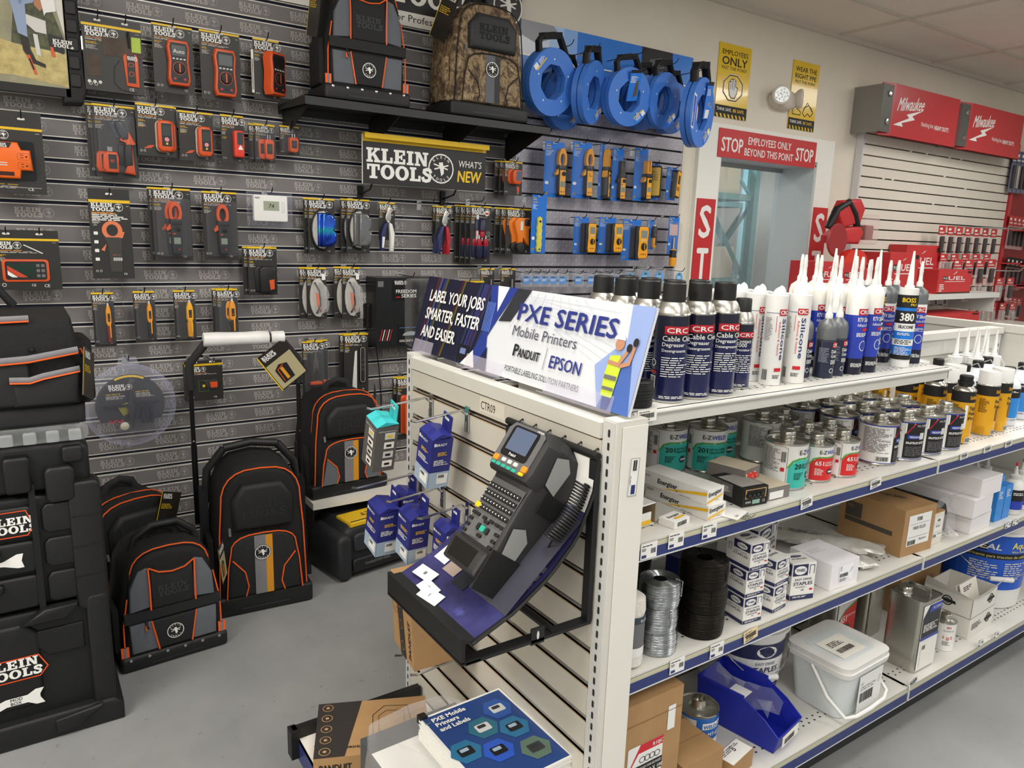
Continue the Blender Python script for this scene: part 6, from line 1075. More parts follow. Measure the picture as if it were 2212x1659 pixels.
# hand-held printer on its cradle
t = thing('label_printer', 'large black handheld label printer with keyboard propped on the purple display', 'label printer', (.69, 1.125, .818), rot=(-.62, 0, -PI/2)); PG = mat('#2a2a2b', .55, noise=.05, nscale=60, bump=.08); PGR = mat('#5f5f61', .5); 
m = MB(); m.puff([(-.058, 0), (.058, 0), (.064, .05), (.062, .17), (.068, .2), (.07, .28), (.05, .3), (-.05, .3), (-.07, .28), (-.068, .2), (-.062, .17), (-.064, .05)], .05, -.035, .012, PG, steps=2)
m.puff([(-.066, .19), (.066, .19), (.072, .21), (.072, .275), (.052, .3), (-.052, .3), (-.072, .275), (-.072, .21)], -.02, -.06, .014, PG, steps=2); m.puff([(-.06, -.004), (.06, -.004), (.064, .05), (-.064, .05)], .05, -.05, .012, PG, steps=2); m.build('housing', t, 30)
m = MB(); m.at(0, -.0602, 0); m.p2([(-.06, .2), (.052, .2), (.056, .21), (.056, .285), (.044, .294), (-.05, .294), (-.062, .28)], PGR, 1); m.p2(rrect(.088, .066, .008, 2, -.004, .256), mat('#161617', .3), 2); m.p2(rrect(.07, .048, .002, 2, -.004, .261), mat('#56627a', .08), 3); m.tx('P', -.018, .2275, .006, WHITE, 3, bold=.05); m.tx('ANDUIT', -.013, .2275, .0045, WHITE, 3, bold=.04, w=.018); m.tx('MP300', .026, .289, .0045, WHITE, 3, w=.02, shear=.2); m.pop(); m.build('screen_bezel', t)
TEA = mat('#2fa58f', .4); OGB = mat('#e08a25', .4); KEY = mat('#1c1c1e', .45)
m = MB()
for x in (-.048, .048): m.puff(rrect(.016, .013, .004, 3, x, .214), -.06, -.065, .002, OGB)
for i in range(3): m.puff(rrect(.012, .008, .002, 2, -.022+i*.02, .2155), -.06, -.064, .001, LT)
for i in range(5): m.puff(rrect(.013, .0065, .002, 2, -.048+i*.0175, .2035), -.06, -.064, .001, TEA)
m.puff(rrect(.014, .0065, .002, 2, .045, .2035), -.06, -.064, .001, YEL); m.build('function_keys', t)
m = MB(); m.at(0, -.0352, 0); m.p2([(-.056, .055), (.05, .055), (.056, .18), (-.056, .18)], PGR, 1); m.tx('Powered by Epson', -.03, .056, .0025, INK, 2); m.pop(); m.build('keyboard_plate', t)
for r in range(4):
    for c in range(10):
        m = MB(); m.puff(rrect(.0085, .0105, .002, 2, -.049+c*.0107, .163-r*.0155), -.035, -.0405, .001, KEY, steps=1); m.at(0, -.0406, 0); m.r2(-.0505+c*.0107, -.0475+c*.0107, .162-r*.0155, .165-r*.0155, LT, 1); m.pop(); m.build('key', t)
m = MB(); m.puff(rrect(.016, .011, .003, 2, -.049, .116), -.035, -.042, .001, YEL)
for (x, z) in ((-.05, .1), (-.036, .1), (-.012, .1), (.012, .1), (.03, .1), (.045, .1), (-.05, .087), (-.05, .074), (-.05, .061), (.045, .084), (.045, .07), (.045, .057)): m.puff(rrect(.012, .007, .002, 2, x, z), -.035, -.04, .001, KEY)
for a in range(4): m.puff(rrect(.014 if a % 2 == 0 else .008, .007 if a % 2 == 0 else .014, .003, 2, .0+.0155*math.cos(PI/2+a*PI/2), .08+.0145*math.sin(PI/2+a*PI/2)), -.035, -.0405, .001, KEY)
m.puff(rrect(.014, .012, .002, 2, 0, .08), -.035, -.041, .001, TEA); m.build('control_keys', t)
m = MB(); m.at(0, -.0503, 0); m.p2([(-.042, .006), (.034, .006), (.038, .042), (-.046, .042)], mat('#060607', .3), 1); m.pop(); m.build('label_exit', t)
for z0, z1 in ((.03, .12), (.2, .275)): m = MB(); m.at(.0655 if z0 < .1 else .0725, 0, 0, rz=PI/2); m.p2([(-.02, z0+.01), (.012, z0), (.02, z1-.02), (-.0, z1), (-.028, z1-.01)], mat('#8b8d8c', .45), 2); m.pop(); m.build('side_grip', t)
m = MB(); m.box(-.012, .07, .05, .056, -.03, .1, BLACK); m.box(.064, .068, -.045, .055, -.02, .06, BLACK); m.box(.064, .068, -.0, .09, .16, .24, BLACK); m.box(-.03, .03, .055, .13, .1, .13, BLACK); m.build('cradle', t)
sc_ = []
for i in range(220): a = i*2*PI/11; u = i/220; sc_.append((.106+.015*math.cos(a)+.012*math.sin(u*PI), .03+.015*math.sin(a), .25-u*.12))
m = MB(); m.tube([(.07, .06, .255)]+sc_+[(.09, .05, .11), (.07, .06, .13)], .002, BLACK, 4); m.build('coiled_cord', t, 60)
# things on the end base shelf
t = thing('printer_carton', 'flat kraft and black MP100 printer box on the low end shelf', 'box', (.663, 1.559, .138), -.40); w_, d_, h_ = .28, .21, .085
m = MB(); m.box(-w_/2, w_/2, -d_/2, d_/2, 0, h_, KRAFT); m.at(0, -d_/2-.0003, 0); m.tx('PANDUIT', -w_*.45, h_*.55, .02, INK, 1, bold=.05, w=.075); m.r2(-w_*.5, w_*.5, h_*.2, h_*.26, mat('#2e2a27', .6), 1); m.pop()
m.at(0, 0, h_+.0003, rx=-PI/2); m.p2([(-w_/2, d_/2), (-w_*.1, d_/2), (-w_*.24, -d_/2), (-w_/2, -d_/2)], mat('#2e2a27', .6), 1)
for i in range(5): m.ring2(-w_*.41, -d_*.4+i*d_*.2, .014, .0018, KRAFT, 2, 16); m.d2(-w_*.41, -d_*.4+i*d_*.2, .005, KRAFT, 2, n=6)
m.st2([(.0, -.055), (.0, .04), (.03, .075), (.09, .07), (.1, -.02), (.03, -.07)], .0015, INK, 1, True); m.st2([(.015, -.035), (.015, .035), (.035, .055), (.08, .05), (.08, -.01), (.03, -.05)], .0012, INK, 1, True); m.tx('MP100 Printer', .035, -.07, .012, INK, 1, bold=.03, rot=PI, w=.1); m.pop(); m.build('carton', t)
BP = mat('#22427f', .3); ym = random.Random(4)
pa, pb, pc = atz(905, 1555, .39), atz(1078, 1487, .39), atz(1240, 1632, .39); ux = (pb-pa); wB = ux.length; ang = math.atan2(ux.y, ux.x); hB = (pc-pb).length
t = thing('brochure_stack', 'stack of blue PXE mobile printers brochures with a black binder clip', 'brochures', (pa.x, pa.y, .342), ang); m = MB()
for i in range(12): o = ym.uniform(-.003, .004); m.box(o, wB+o, -hB+o, o, i*.004, i*.004+.0037, WHITE if i % 2 else PAPER)
m.build('lower_sheets', t); m = MB(); m.box(0, wB, -hB, 0, .0485, .0495, WHITE); m.add([(.006, -.006, .0499), (wB-.006, -.006, .0499), (wB-.006, -hB*.985, .0499), (.006, -hB*.985, .0499)], [(3, 2, 1, 0)], BP)
m.at(0, 0, .0502)
def flatP(P, mt, l): m.add([(x, -y, l*E_) for x, y in P], [tuple(range(len(P)))[::-1]], mt)
for (x, y, c1, c2) in ((.776, .228, '#2a55a0', '#c9ccd0'), (.483, .368, '#2d6a80', '#cfd0d2'), (.76, .49, '#2b6f98', '#1a1c20'), (.15, .53, '#2b6f98', '#1a1c20'), (.43, .65, '#2a57c0', '#141518'), (.76, .776, '#5b7465', '#33363a')):
    x *= wB; y *= hB; flatP(ell(x, y, wB*.17, wB*.17, 6), mat(c1, .3), 1); flatP(rrect(.035, .026, .004, 2, x, y), mat(c2, .35), 2); flatP(rrect(.02, .01, .002, 2, x-.002, y-.004), mat('#9db4c6', .3) if c2[1] == '1' else mat('#2b2d30', .3), 3)
m.pop(); m.build('cover', t)
m = MB()
for i, s_ in enumerate(('PXE Mobile', 'Printers', 'and Labels')):
    vv, ff, wd_ = glyphs(s_, .03); k = .013/.72; m.add([(.02+x*k, -.03-i*.018+y*k, .0515) for x, y in vv], ff, WHITE)
m.build('cover_title', t); m = MB(); m.box(.0, .018, -.008, .01, .036, .055, BLACK); m.tube([(.004, -.008, .052), (.002, -.03, .053), (.012, -.03, .053), (.014, -.008, .052)], .0008, CHROME); m.build('binder_clip', t)
t = thing('bagged_display_panel', 'white and blue printed carton inside a crumpled clear bag on the end shelf', 'packaged carton', (.565, 1.40, .141), ang)
m = MB(); Wk, Dk, Hk = .25, .40, .185; m.box(0, Wk, -Dk, 0, 0, Hk, mat('#4a4d52', .5)); e = Hk+.0006
m.add([(0, -.06, e), (Wk, -.06, e), (Wk, -Dk, e), (0, -Dk, e)], [(3, 2, 1, 0)], WHITE); m.add([(0, -.14, e+.0006), (.0, -Dk, e+.0006), (.16, -Dk, e+.0006)], [(0, 1, 2)], mat('#2a4b7d', .4)); m.add([(.14, -.16, e+.0012), (.22, -.1, e+.0012), (.24, -.24, e+.0012), (.15, -.26, e+.0012)], [(3, 2, 1, 0)], mat('#4b4e54', .4)); m.add([(.17, -.2, e+.0018), (.22, -.19, e+.0018), (.22, -.2, e+.0018), (.17, -.21, e+.0018)], [(3, 2, 1, 0)], WHITE); m.build('printed_carton', t)
m = MB(); rq = random.Random(9); v = []; G_ = 14
for j in range(9):
    zz_ = (0, .05, .1, .15, .19, .2, .205, .2, .2)[j]; k_ = (1, 1, 1, 1, .98, .85, .6, .3, .05)[j]
    for i in range(G_*2):
        a_ = 2*PI*i/(G_*2); cx_, cy_ = math.copysign(abs(math.cos(a_))**.35, math.cos(a_)), math.copysign(abs(math.sin(a_))**.35, math.sin(a_))
        v.append((Wk/2+cx_*(Wk/2+.012)*k_+rq.uniform(-.006, .006), -Dk/2+cy_*(Dk/2+.012)*k_+rq.uniform(-.006, .006), zz_+rq.uniform(-.003, .004)+(.06*max(0, cy_-.6)*(1 if 4 <= j <= 5 else 0))))
m.add(v, [(j*G_*2+i, j*G_*2+(i+1) % (G_*2), (j+1)*G_*2+(i+1) % (G_*2), (j+1)*G_*2+i) for j in range(8) for i in range(G_*2)], clear('#e6e4e2', .3, .1)); m.build('clear_bag', t, 20)
# ================================================================ goods on the gondola
ZT += .0008; Z2 += .0008; Z3 += .0008; ZB += .0008
def put(t, x, y, z, rz=0, label=None, used={}):
    if t.name not in used: used[t.name] = 1; t.location = (x, y, z); t.rotation_euler = (0, 0, rz); t['label'] = label; return t
    return dup(t, (x, y, z), rz, label)
ordn = ('first', 'second', 'third', 'fourth', 'fifth', 'sixth', 'seventh')
# spray cans
NVB = mat('#1b2050', .25, coat=.3); NVD = mat('#101226', .25, coat=.3); SIL = mat('#bdbbb4', .3, .9); CRCR = mat('#b5202c', .35)
def crc(m, u, v, w, h): m.r2(u-w/2, u+w/2, v-h/2, v+h/2, CRCR, 3); m.tx('CRC', u, v-h*.3, h*.62, WHITE, 4, 'C', bold=.04, w=w*.82)
def spray(R, hb, name, lines_, cap=.036):
    t = thing(name, 'spray', 'spray can'); m = MB(); m.lathe([(R*.96, 0), (R, .004), (R, hb-.004), (R*1.03, hb), (R*.98, hb+.003)], NVB, 36, [TIN, None, TIN, TIN]); m.warp = R
    m.r2(-R*2.9, R*2.9, hb*.72, hb*.985, NVD, 1); m.p2([(-R*.9, hb*.72), (-R*.2, hb*.72), (-R*.9, hb*.6)], NVD, 1)
    crc(m, 0, hb*.83, R*1.5, hb*.09)
    for i, (s_, hh) in enumerate(lines_): m.tx(s_, -R*.85, hb*(.71-.062*i), hh, WHITE, 3, bold=.02, w=min(R*2.2, len(s_)*hh*.62))
    m.lines(-R*.85, R*.9, hb*(.71-.062*len(lines_)), .0018, 9, WHITE, 3, 2.6); m.lines(-R*.85, R*.7, hb*.08, .0016, 2, WHITE, 3)
    m.r2(-R*1.7, -R*1.15, hb*.16, hb*.3, WHITE, 3); bars(m, -R*1.65, hb*.17, R*.45, hb*.12, l=4, n=9); m.r2(-R*1.7, -R*1.1, hb*.33, hb*.36, CRCR, 3); m.ring2(-R*1.4, hb*.45, R*.22, R*.05, WHITE, 3, 12); m.warp = None; m.build('can_body', t, 40)
    m = MB(); m.lathe([(R*.98, hb), (R*.95, hb+.008), (R*.8, hb+.02), (R*.6, hb+.027), (R*.56, hb+.03)], SIL, 36, cap0=False); m.build('shoulder', t, 60)
    m = MB(); m.lathe([(R*.68, hb+.02), (R*.66, hb+.024+cap), (R*.6, hb+.026+cap), (R*.3, hb+.024+cap)], BLACK, 28); m.build('cap', t, 40); return t
sc1 = spray(.0345, .178, 'degreaser_can', (('Cable Clean', .0105), ('Degreaser', .008), ('Desengrasante', .006)))
cols = ((1.098, 4), (1.174, 4), (1.250, 2)); cn = ('left', 'middle', 'right')
for c_, (x, n) in enumerate(cols):
    for k in range(n): put(sc1, x+.002*k, 1.05+.0745*k, ZT, (-.42, -.5, -.3)[c_]+.1*(k % 2), 'tall navy degreaser spray can with black cap, %s column, %s from the front' % (cn[c_], ordn[k]) if k else 'tall navy degreaser spray can at the front of the %s column' % cn[c_])
sc2 = spray(.0265, .148, 'contact_cleaner_can', (('Contact Clean', .008), ('2000', .009), ('Precision Cleaner', .006)), .028); put(sc2, 1.345, 1.075, ZT, -.35, 'small navy contact cleaner spray can right of the tall cans')
# cartridges and tubes
WP = mat('#dededb', .35); GRC = mat('#6b6e70', .35, .3); CB = mat('#2b3fa8', .3); LTB = mat('#2f86d6', .3)
def cartridge(name, cat, R, hb, draw, body=WP, top=None, noz=None):
    t = thing(name, cat, cat); m = MB(); m.lathe([(R, 0), (R, hb), (R*.9, hb+.001)], body, 28); m.warp = R; draw(m, R, hb); m.warp = None; m.build('tube_body', t, 40)
    if top: m = MB(); m.lathe([(R*1.02, hb-.03), (R*1.04, hb-.004), (R*.9, hb+.01), (R*.4, hb+.02), (R*.36, hb+.022)], top, 28); m.build('collar', t, 50)
    m = MB()
    if noz == 'nub': m.lathe([(R*.42, hb), (R*.42, hb+.007), (R*.25, hb+.014), (.0005, hb+.018)], WP, 14)
    elif noz == 'step': m.lathe([(.009, hb+.02), (.009, hb+.032), (.0055, hb+.038), (.005, hb+.06), (.0058, hb+.062), (.0045, hb+.082), (.003, hb+.092)], WP, 12)
    else: m.lathe([(.0125, hb), (.0125, hb+.006), (.009, hb+.01), (.0025, hb+.1)], WP, 12)
    m.build('nozzle', t, 40); return t
def d_sil(m, R, h):
    m.r2(-R*1.4, R*1.0, h*.81, h*.815, NAVY, 1); crc(m, R*.35, h*.82, R*.9, h*.07); m.tx('Silicone', R*.28, h*.75, R*.42, NAVY, 2, rot=-PI/2, bold=.04, w=h*.46)
    m.tx('Adhesive & Sealant', R*-.05, h*.72, R*.2, RED, 2, rot=-PI/2, w=h*.38); m.r2(-R*.3, -R*.26, h*.6, h*.78, RED, 1); m.r2(-R*.1, R*.6, h*.16, h*.2, RED, 2); m.lines(-R*.2, R*.8, h*.12, .0016, 3, INK, 2); m.lines(-R*1.35, -R*.5, h*.76, .0014, 16, GREY, 2, 2.4); bars(m, -R*1.2, h*.06, R*.5, h*.12, l=2, n=9)
si = cartridge('silicone_tube', 'sealant tube', .0245, .207, d_sil, noz='nub')
for c_, (x, y0, n) in enumerate(((1.452, 1.068, 4), (1.530, 1.06, 4), (1.392, 1.17, 2))):
    for k in range(n): put(si, x, y0+.056*k, ZT, (-.5, -1.0, -.4)[c_], 'white silicone sealant tube with plain cap, %s row, %s from the front' % (('left', 'right', 'hidden far left')[c_], ordn[k]))
def d_gr(m, R, h): m.r2(-R*2.6, R*2.6, 0, h*.72, mat('#262a3e', .3), 1); m.p2([(-R*.9, h*.5), (R*.2, h*.5), (R*.9, h*.72), (-R*.9, h*.72)], GREY, 2); crc(m, R*.55, h*.66, R*.8, h*.11); m.tx('Dielectric', R*.1, h*.5, h*.07, WHITE, 3, w=R*1.3, bold=.02); m.tx('Grease', R*.1, h*.41, h*.07, WHITE, 3, w=R*1.0, bold=.02); m.lines(R*.1, R*1.1, h*.36, .0014, 4, WHITE, 3); m.lines(-R*1.1, -R*.1, h*.6, .0012, 14, mat('#8f93a6', .5), 3, 2.2); m.ring2(R*.3, h*.15, R*.25, R*.05, WHITE, 3, 12)
gr = cartridge('grease_tube', 'grease tube', .0235, .125, d_gr, mat('#3b3f4b', .35), GRC, 'step')
for x, y, lb in ((1.664, 1.07, 'short grey dielectric grease tube at the very front'), (1.722, 1.078, 'short grey dielectric grease tube right of the front one'), (1.610, 1.10, 'short grey dielectric grease tube left of the front one')): put(gr, x, y, ZT, -.45, lb)
def d_rtv(m, R, h): m.r2(-R*2.6, R*2.6, 0, h*.74, CB, 1); m.r2(-R*2.6, R*2.6, 0, h*.2, mat('#14162b', .3), 2); m.r2(-R*2.6, R*2.6, h*.74, h*.86, WHITE, 1); crc(m, R*.2, h*.78, R*1.2, h*.08); m.tx('RTV Silicone', -R*.4, h*.66, h*.055, WHITE, 3, w=R*1.5, bold=.02); m.tx('Adhesive & Seal', -R*.4, h*.6, h*.04, WHITE, 3, w=R*1.5); m.r2(R*.1, R*.8, h*.545, h*.58, RED, 3); m.lines(-R*.4, R*1.0, h*.52, .0014, 4, WHITE, 3); m.ring2(R*.4, h*.36, R*.42, R*.06, WHITE, 3, 14, rz=h*.065); m.lines(-R*.6, R*1.0, h*.14, .0014, 4, WHITE, 3)
rt = cartridge('rtv_tube', 'sealant tube', .0255, .205, d_rtv, mat('#e4e3df', .35), mat('#e9e7e0', .4), 'step')
for c_, (x, n) in enumerate(((1.785, 4), (1.853, 4))):
    for k in range(n): put(rt, x, 1.072+.058*k, ZT, -.42, 'blue labelled RTV tube with white stepped nozzle, %s column, %s from front' % (('left', 'right')[c_], ordn[k]))
put(rt, 1.72, 1.19, ZT, -.42, 'blue labelled RTV tube directly behind the grease tubes')
rg_ = cartridge('rtv_tube', 'sealant tube', .0255, .195, d_rtv, mat('#3a3f8f', .35), GRC, 'step')
for i, (x, y) in enumerate(((2.128, 1.10), (2.055, 1.15), (2.125, 1.165), (1.985, 1.17), (2.06, 1.21))): put(rg_, x, y, ZT, -.9, 'blue tube with grey collar near the deck end, %s' % ('frontmost right one', 'behind the 380 silicone tube', 'behind the front right one', 'leftmost of its group', 'rearmost of its group')[i])
def d_boss(m, R, h): m.r2(-R*1.6, R*1.6, h*.1, h*.92, mat('#1f75cf', .3), 1); m.r2(-R*1.6, R*1.6, h*.76, h*.92, INK, 2); m.tx('BOSS', 0, h*.83, h*.055, YEL, 3, 'C', bold=.06, w=R*1.3); m.tx('PRO', R*.5, h*.785, h*.03, YEL, 3, 'C', bold=.04); m.r2(-R*1.5, R*1.5, h*.56, h*.72, INK, 2); m.tx('380', 0, h*.595, h*.1, WHITE, 3, 'C', bold=.05, w=R*1.35); m.r2(-R*1.5, R*1.5, h*.46, h*.56, WHITE, 2); m.tx('SILICONE', 0, h*.5, h*.04, INK, 3, 'C', bold=.05, w=R*1.5); m.r2(-R*1.5, R*1.5, h*.28, h*.36, WHITE, 2); m.lines(-R, R, h*.35, .0022, 3, INK, 3, 2); m.r2(-R*1.6, R*1.6, h*.1, h*.16, INK, 2); m.lines(-R*.9, R*.9, h*.26, .0014, 7, WHITE, 3, 2.4); m.lines(-R*.8, R*.8, h*.44, .002, 2, WHITE, 3)
bo = cartridge('silicone_tube', 'sealant tube', .0245, .215, d_boss, noz='cone'); put(bo, 2.025, 1.073, ZT, -.9, 'blue BOSS 380 silicone tube with tall pointed nozzle, front one'); put(bo, 1.955, 1.125, ZT, -.35, 'BOSS silicone tube turned to its blank side with tall pointed nozzle')
put(bo, 2.0, 1.225, ZT, -.5, 'pointed white nozzle tube at the back behind the RTV tubes'); put(bo, 1.95, 1.255, ZT, -.5, 'pointed white nozzle tube at the back left behind the RTV tubes')
# wire coils
def coil(name, R, r, h, n, mt, cat='wire coil'):
    t = thing(name, cat, cat); m = MB(); nz = max(4, int(h/.003)); rows = nz; rg = random.Random(n); w_ = h/nz*.62
    v = []; f = []; K = 40
    prof = []
    for i in range(nz):
        z0 = h*i/nz; bul = R-.003+.003*math.sin(PI*(i+.5)/nz)**.5; rr = bul+rg.uniform(-.0006, .0006); prof += [(rr-.0008, z0+.0001), (rr, z0+h/nz*.25), (rr, z0+h/nz*.75), (rr-.0008, z0+h/nz*.98)]
    nr = 7
    for i in range(nr): q = R-.006-(R-r)*i/nr; prof += [(q+.001, h-.0016), (q-.001, h), (q-(R-r)/nr*.5, h), (q-(R-r)/nr*.8, h-.0016)]
    prof += [(r, h-.004), (r, .002), (R-.004, .0)]; m.lathe(prof, mt, 40, cap0=False, cap1=False); m.build('wound_wire', t, 25)
    m = MB(); m.tube([(R+.001, 0, h*.1), (R+.002, 0, h*.9), (R*.8, 0, h+.002), (r*.96, 0, h)], .0011, mt, 5); m.build('tie_wire', t); m = MB(); m.tube([(-(R*.7+.001), -R*.72, h*.3), (-(R*.7+.002), -R*.73, h*.95), (-R*.5, -R*.5, h+.002)], .0011, mt, 5); m.build('tie_wire', t); return t
BW_ = mat('#26231f', .38, .75, noise=.25, nscale=70); SWI = mat('#b3b7ba', .24, 1, noise=.2, nscale=60)
cb = coil('black_wire_coil', .056, .024, .06, 3, BW_); pos = ('bottom', 'middle', 'top')
for k in range(3): put(cb, 1.268+.003*(k % 2), 1.056, Z3+.0605*k, -.4+.7*k, 'black annealed wire coil, %s of the front stack of three' % pos[k])
for k in range(3): put(cb, 1.165, 1.2, Z3+.0605*k, .6+k, 'black annealed wire coil, %s of the stack behind the silver coils' % pos[k])
cs = coil('silver_wire_coil', .047, .02, .055, 5, SWI)
for k in range(3): put(cs, 1.123-.003*(k % 2), 1.052, Z3+.0555*k, -.2+.9*k, 'shiny galvanized wire coil, %s of the stack of three' % pos[k])
c3 = coil('black_wire_coil', .036, .02, .05, 6, mat('#1b1b1c', .5)); put(c3, 1.003, 1.045, ZT, 0, 'small black wire coil on the top deck behind the leaning sign')
p = atz(1366, 1449, Z3); t = thing('twine_tube', 'wrapped white twine spool with grey label beside the near post', 'twine', (p.x+.012, p.y+.03, Z3)); m = MB(); m.lathe([(.022, 0), (.031, .006), (.032, .02), (.03, .05), (.03, .12), (.032, .13), (.03, .155), (.02, .162)], mat('#dedbd2', .7, noise=.05, nscale=90, bump=.6), 28); m.warp = .031; m.r2(-.04, .07, .05, .12, GREY, 1); m.r2(-.04, .07, .105, .12, mat('#38454e', .4), 2); m.tx('Braided Mason', 0, .109, .006, WHITE, 3); m.r2(-.04, .07, .03, .05, WHITE, 2); m.warp = None; m.build('spool', t, 40)
# cement cans
TEAL = mat('#3fb8ac', .3); RD2 = mat('#d02a2b', .3); CAN = mat('#bdbbb2', .25, .95)
def tincan(R, h, name, kind, cat='cement can'):
    t = thing(name, cat, cat); m = MB(); m.lathe([(R*1.03, 0), (R*1.03, .003), (R, .005), (R, h-.006), (R*1.03, h-.004), (R*1.03, h), (R*.97, h-.001), (R*.95, h-.004), (R*.5, h-.004), (R*.45, h-.002)], CAN, 40, [CAN, CAN, WHITE if kind != 'pvc' else WHITE]+[CAN]*6); m.warp = R; c = {'teal': TEAL, 'red': RD2, 'pvc': INK, 'weld': mat('#2563b0', .3)}[kind]
    if kind in ('teal', 'red'):
        m.r2(0, R*2.6, .006, h*.53, c, 1); m.r2(R*.1, R*2.6, h*.53, h*.6, c, 1); m.r2(R*.28, R*2.6, h*.6, h*.66, c, 1); m.st2([(0, h*.5), (R*.2, h*.63), (R*.5, h*.68), (R*.9, h*.68), (R*1.3, h*.68), (R*1.7, h*.68), (R*2.1, h*.68), (R*2.6, h*.68)], h*.035, mat('#4f9d3a', .4), 2); m.st2([(-R*.06, h*.03), (-R*.06, h*.9), (-R*.3, h*.93), (-R*.7, h*.93)], .0008, INK, 2)
        m.tx('E-Z', R*.5, h*.77, h*.1, INK, 3, bold=.03, w=R*.4); m.tx('WELD', R*.93, h*.77, h*.1, CB, 3, bold=.03, w=R*.8); m.tx('201' if kind == 'teal' else '651', R*.3, h*.47, h*.11, INK if kind == 'teal' else WHITE, 3, bold=.04, w=R*.48); m.tx('ENT PVC CEMENT' if kind == 'teal' else 'CONDUIT CEMENT', R*.86, h*.52, h*.05, INK if kind == 'teal' else WHITE, 3, w=R*.95, bold=.02); m.tx('MEDIUM BODY/BLUE' if kind == 'teal' else 'REGULAR BODY/CLEAR', R*.86, h*.455, h*.045, INK if kind == 'teal' else WHITE, 3, w=R*.95, bold=.02)
        m.d2(R*1.25, h*.3, R*.2, mat('#3a4450', .4), 3, rz=h*.08); m.r2(R*1.1, R*1.45, h*.28, h*.32, WHITE, 4); m.lines(R*.3, R*.9, h*.38, .0014, 6, INK if kind == 'teal' else WHITE, 3, 2.2)
        m.lines(-R*1.3, -R*.35, h*.88, .0013, 22, GREY, 2, 2.1); bars(m, -R*.34, h*.6, R*.2, h*.22, l=2, n=8); m.r2(-R*.34, -R*.16, h*.4, h*.48, RED, 2)
    elif kind == 'pvc':
        BP_ = mat('#2c3f9c', .3); m.r2(-R*2.9, R*2.9, h*.93, h*.955, BP_, 1); m.r2(-R*2.9, R*2.9, .005, h*.06, BP_, 1); m.r2(R*.25, R*1.6, h*.07, h*.93, INK, 1); m.p2([(R*.25, h*.66), (R*.25, h*.93), (R*.75, h*.93)], WHITE, 2); m.p2([(R*.3, h*.66), (R*.38, h*.68), (R*.8, h*.93), (R*.7, h*.93)], RED, 3); m.p2([(R*.75, h*.93), (R*.62, h*.8), (R*1.1, h*.8), (R*1.6, h*.8), (R*1.6, h*.93)], BP_, 2); m.tx('PVC CEMENT', R*.85, h*.85, h*.05, WHITE, 3, w=R*.75); m.r2(R*.4, R*1.4, h*.55, h*.65, BP_, 2); m.tx('MEDIUM BODY', R*.5, h*.575, h*.05, WHITE, 3, w=R*.8, bold=.03); m.lines(R*.35, R*1.5, h*.48, .002, 2, WHITE, 3); m.lines(R*.35, R*1.5, h*.36, .0013, 10, GREY, 3, 2.2)
        m.r2(R*1.05, R*1.35, h*.54, h*.7, LT, 3); m.lines(-R*1.35, R*.15, h*.88, .0014, 24, GREY, 2, 2.1); m.r2(-R*.6, R*.1, h*.1, h*.22, WHITE, 3); bars(m, -R*.55, h*.11, R*.6, h*.1, l=4, n=14)
    elif kind == 'weld':
        m.r2(-R*.3, R*1.6, h*.45, h*.9, c, 1); m.r2(-R*2.9, R*2.9, h*.9, h*.95, c, 1); m.r2(R*.0, R*1.3, h*.7, h*.84, WHITE, 2); m.tx('WELD-ON', R*.05, h*.72, h*.09, c, 3, bold=.04, w=R*1.2); m.tx('MT-65', R*.3, h*.55, h*.08, WHITE, 3, bold=.03); m.p2([(0, h*.1), (R*1.4, h*.1), (R*1.4, h*.36), (R*.7, h*.2)], c, 1)
    m.warp = None; m.build('can_body', t, 40)
    m = MB(); cr = min(.019, R*.42)
    if kind == 'weld': m.lathe([(cr*1.3, h-.006), (cr*1.1, h+.006), (cr, h+.02), (cr*.86, h+.02), (cr*.86, h-.004)], CAN, 28, cap0=False, cap1=False); m.lathe([(cr*.86, h-.003), (.0001, h-.003)], INK, 20, cap0=False, cap1=False); m.build('neck', t, 40)
    else: m.lathe([(cr*1.15, h-.004), (cr*1.1, h+.002), (cr, h+.003), (cr*1.03, h+.006), (cr*.98, h+.007), (cr*1.02, h+.01), (cr*.98, h+.011), (cr*1.02, h+.014), (cr*.98, h+.016), (cr*1.0, h+.02), (cr*.9, h+.022)], CAN, 26); m.build('screw_cap', t, 50)
    return t
tq = tincan(.0515, .118, 'cement_can', 'teal')
for x, y, rz, lb in ((1.405, 1.33, -.6, 'teal labelled 201 cement can at the left end behind the battery cartons'), (1.497, 1.275, -1.0, 'teal 201 cement can showing its full front, second from left'), (1.603, 1.33, -.85, 'teal 201 cement can third from left, half hidden'), (1.703, 1.262, .3, 'cement can turned to its grey text side above the crayon boxes'), (1.572, 1.085, -.25, 'frontmost teal 201 cement can beside the red ones')): put(tq, x, y, Z2, rz-.55, lb)
tr = tincan(.0425, .098, 'cement_can', 'red')
for x, y, rz, lb in ((1.688, 1.078, -.75, 'red 651 conduit cement can, left one of the front pair'), (1.788, 1.068, -.45, 'red 651 conduit cement can, right one of the front pair'), (1.772, 1.165, -.5, 'small cement can behind the right red one'), (1.868, 1.16, -.5, 'small cement can between the red can and the blue black cans'), (1.678, 1.16, -.5, 'small cement can behind the left red one'), (1.775, 1.26, -.5, 'small cement can in the third row behind the red ones'), (1.855, 1.30, -.5, 'small cement can in the rearmost row behind the red ones')): put(tr, x, y, Z2, rz-.5, lb)
tp_ = tincan(.0515, .118, 'pvc_cement_can', 'pvc')
for r_ in range(3):
    for c_ in range(4): put(tp_, 1.992+.112*c_-.02*r_, 1.085+.112*r_-(.012 if c_ and not r_ else 0), Z2, (-.5, -1.3, -1.2, -1.15)[c_], 'blue and black PVC cement can, %s row, %s from the left' % (('front', 'middle', 'rear')[r_], ordn[c_]))
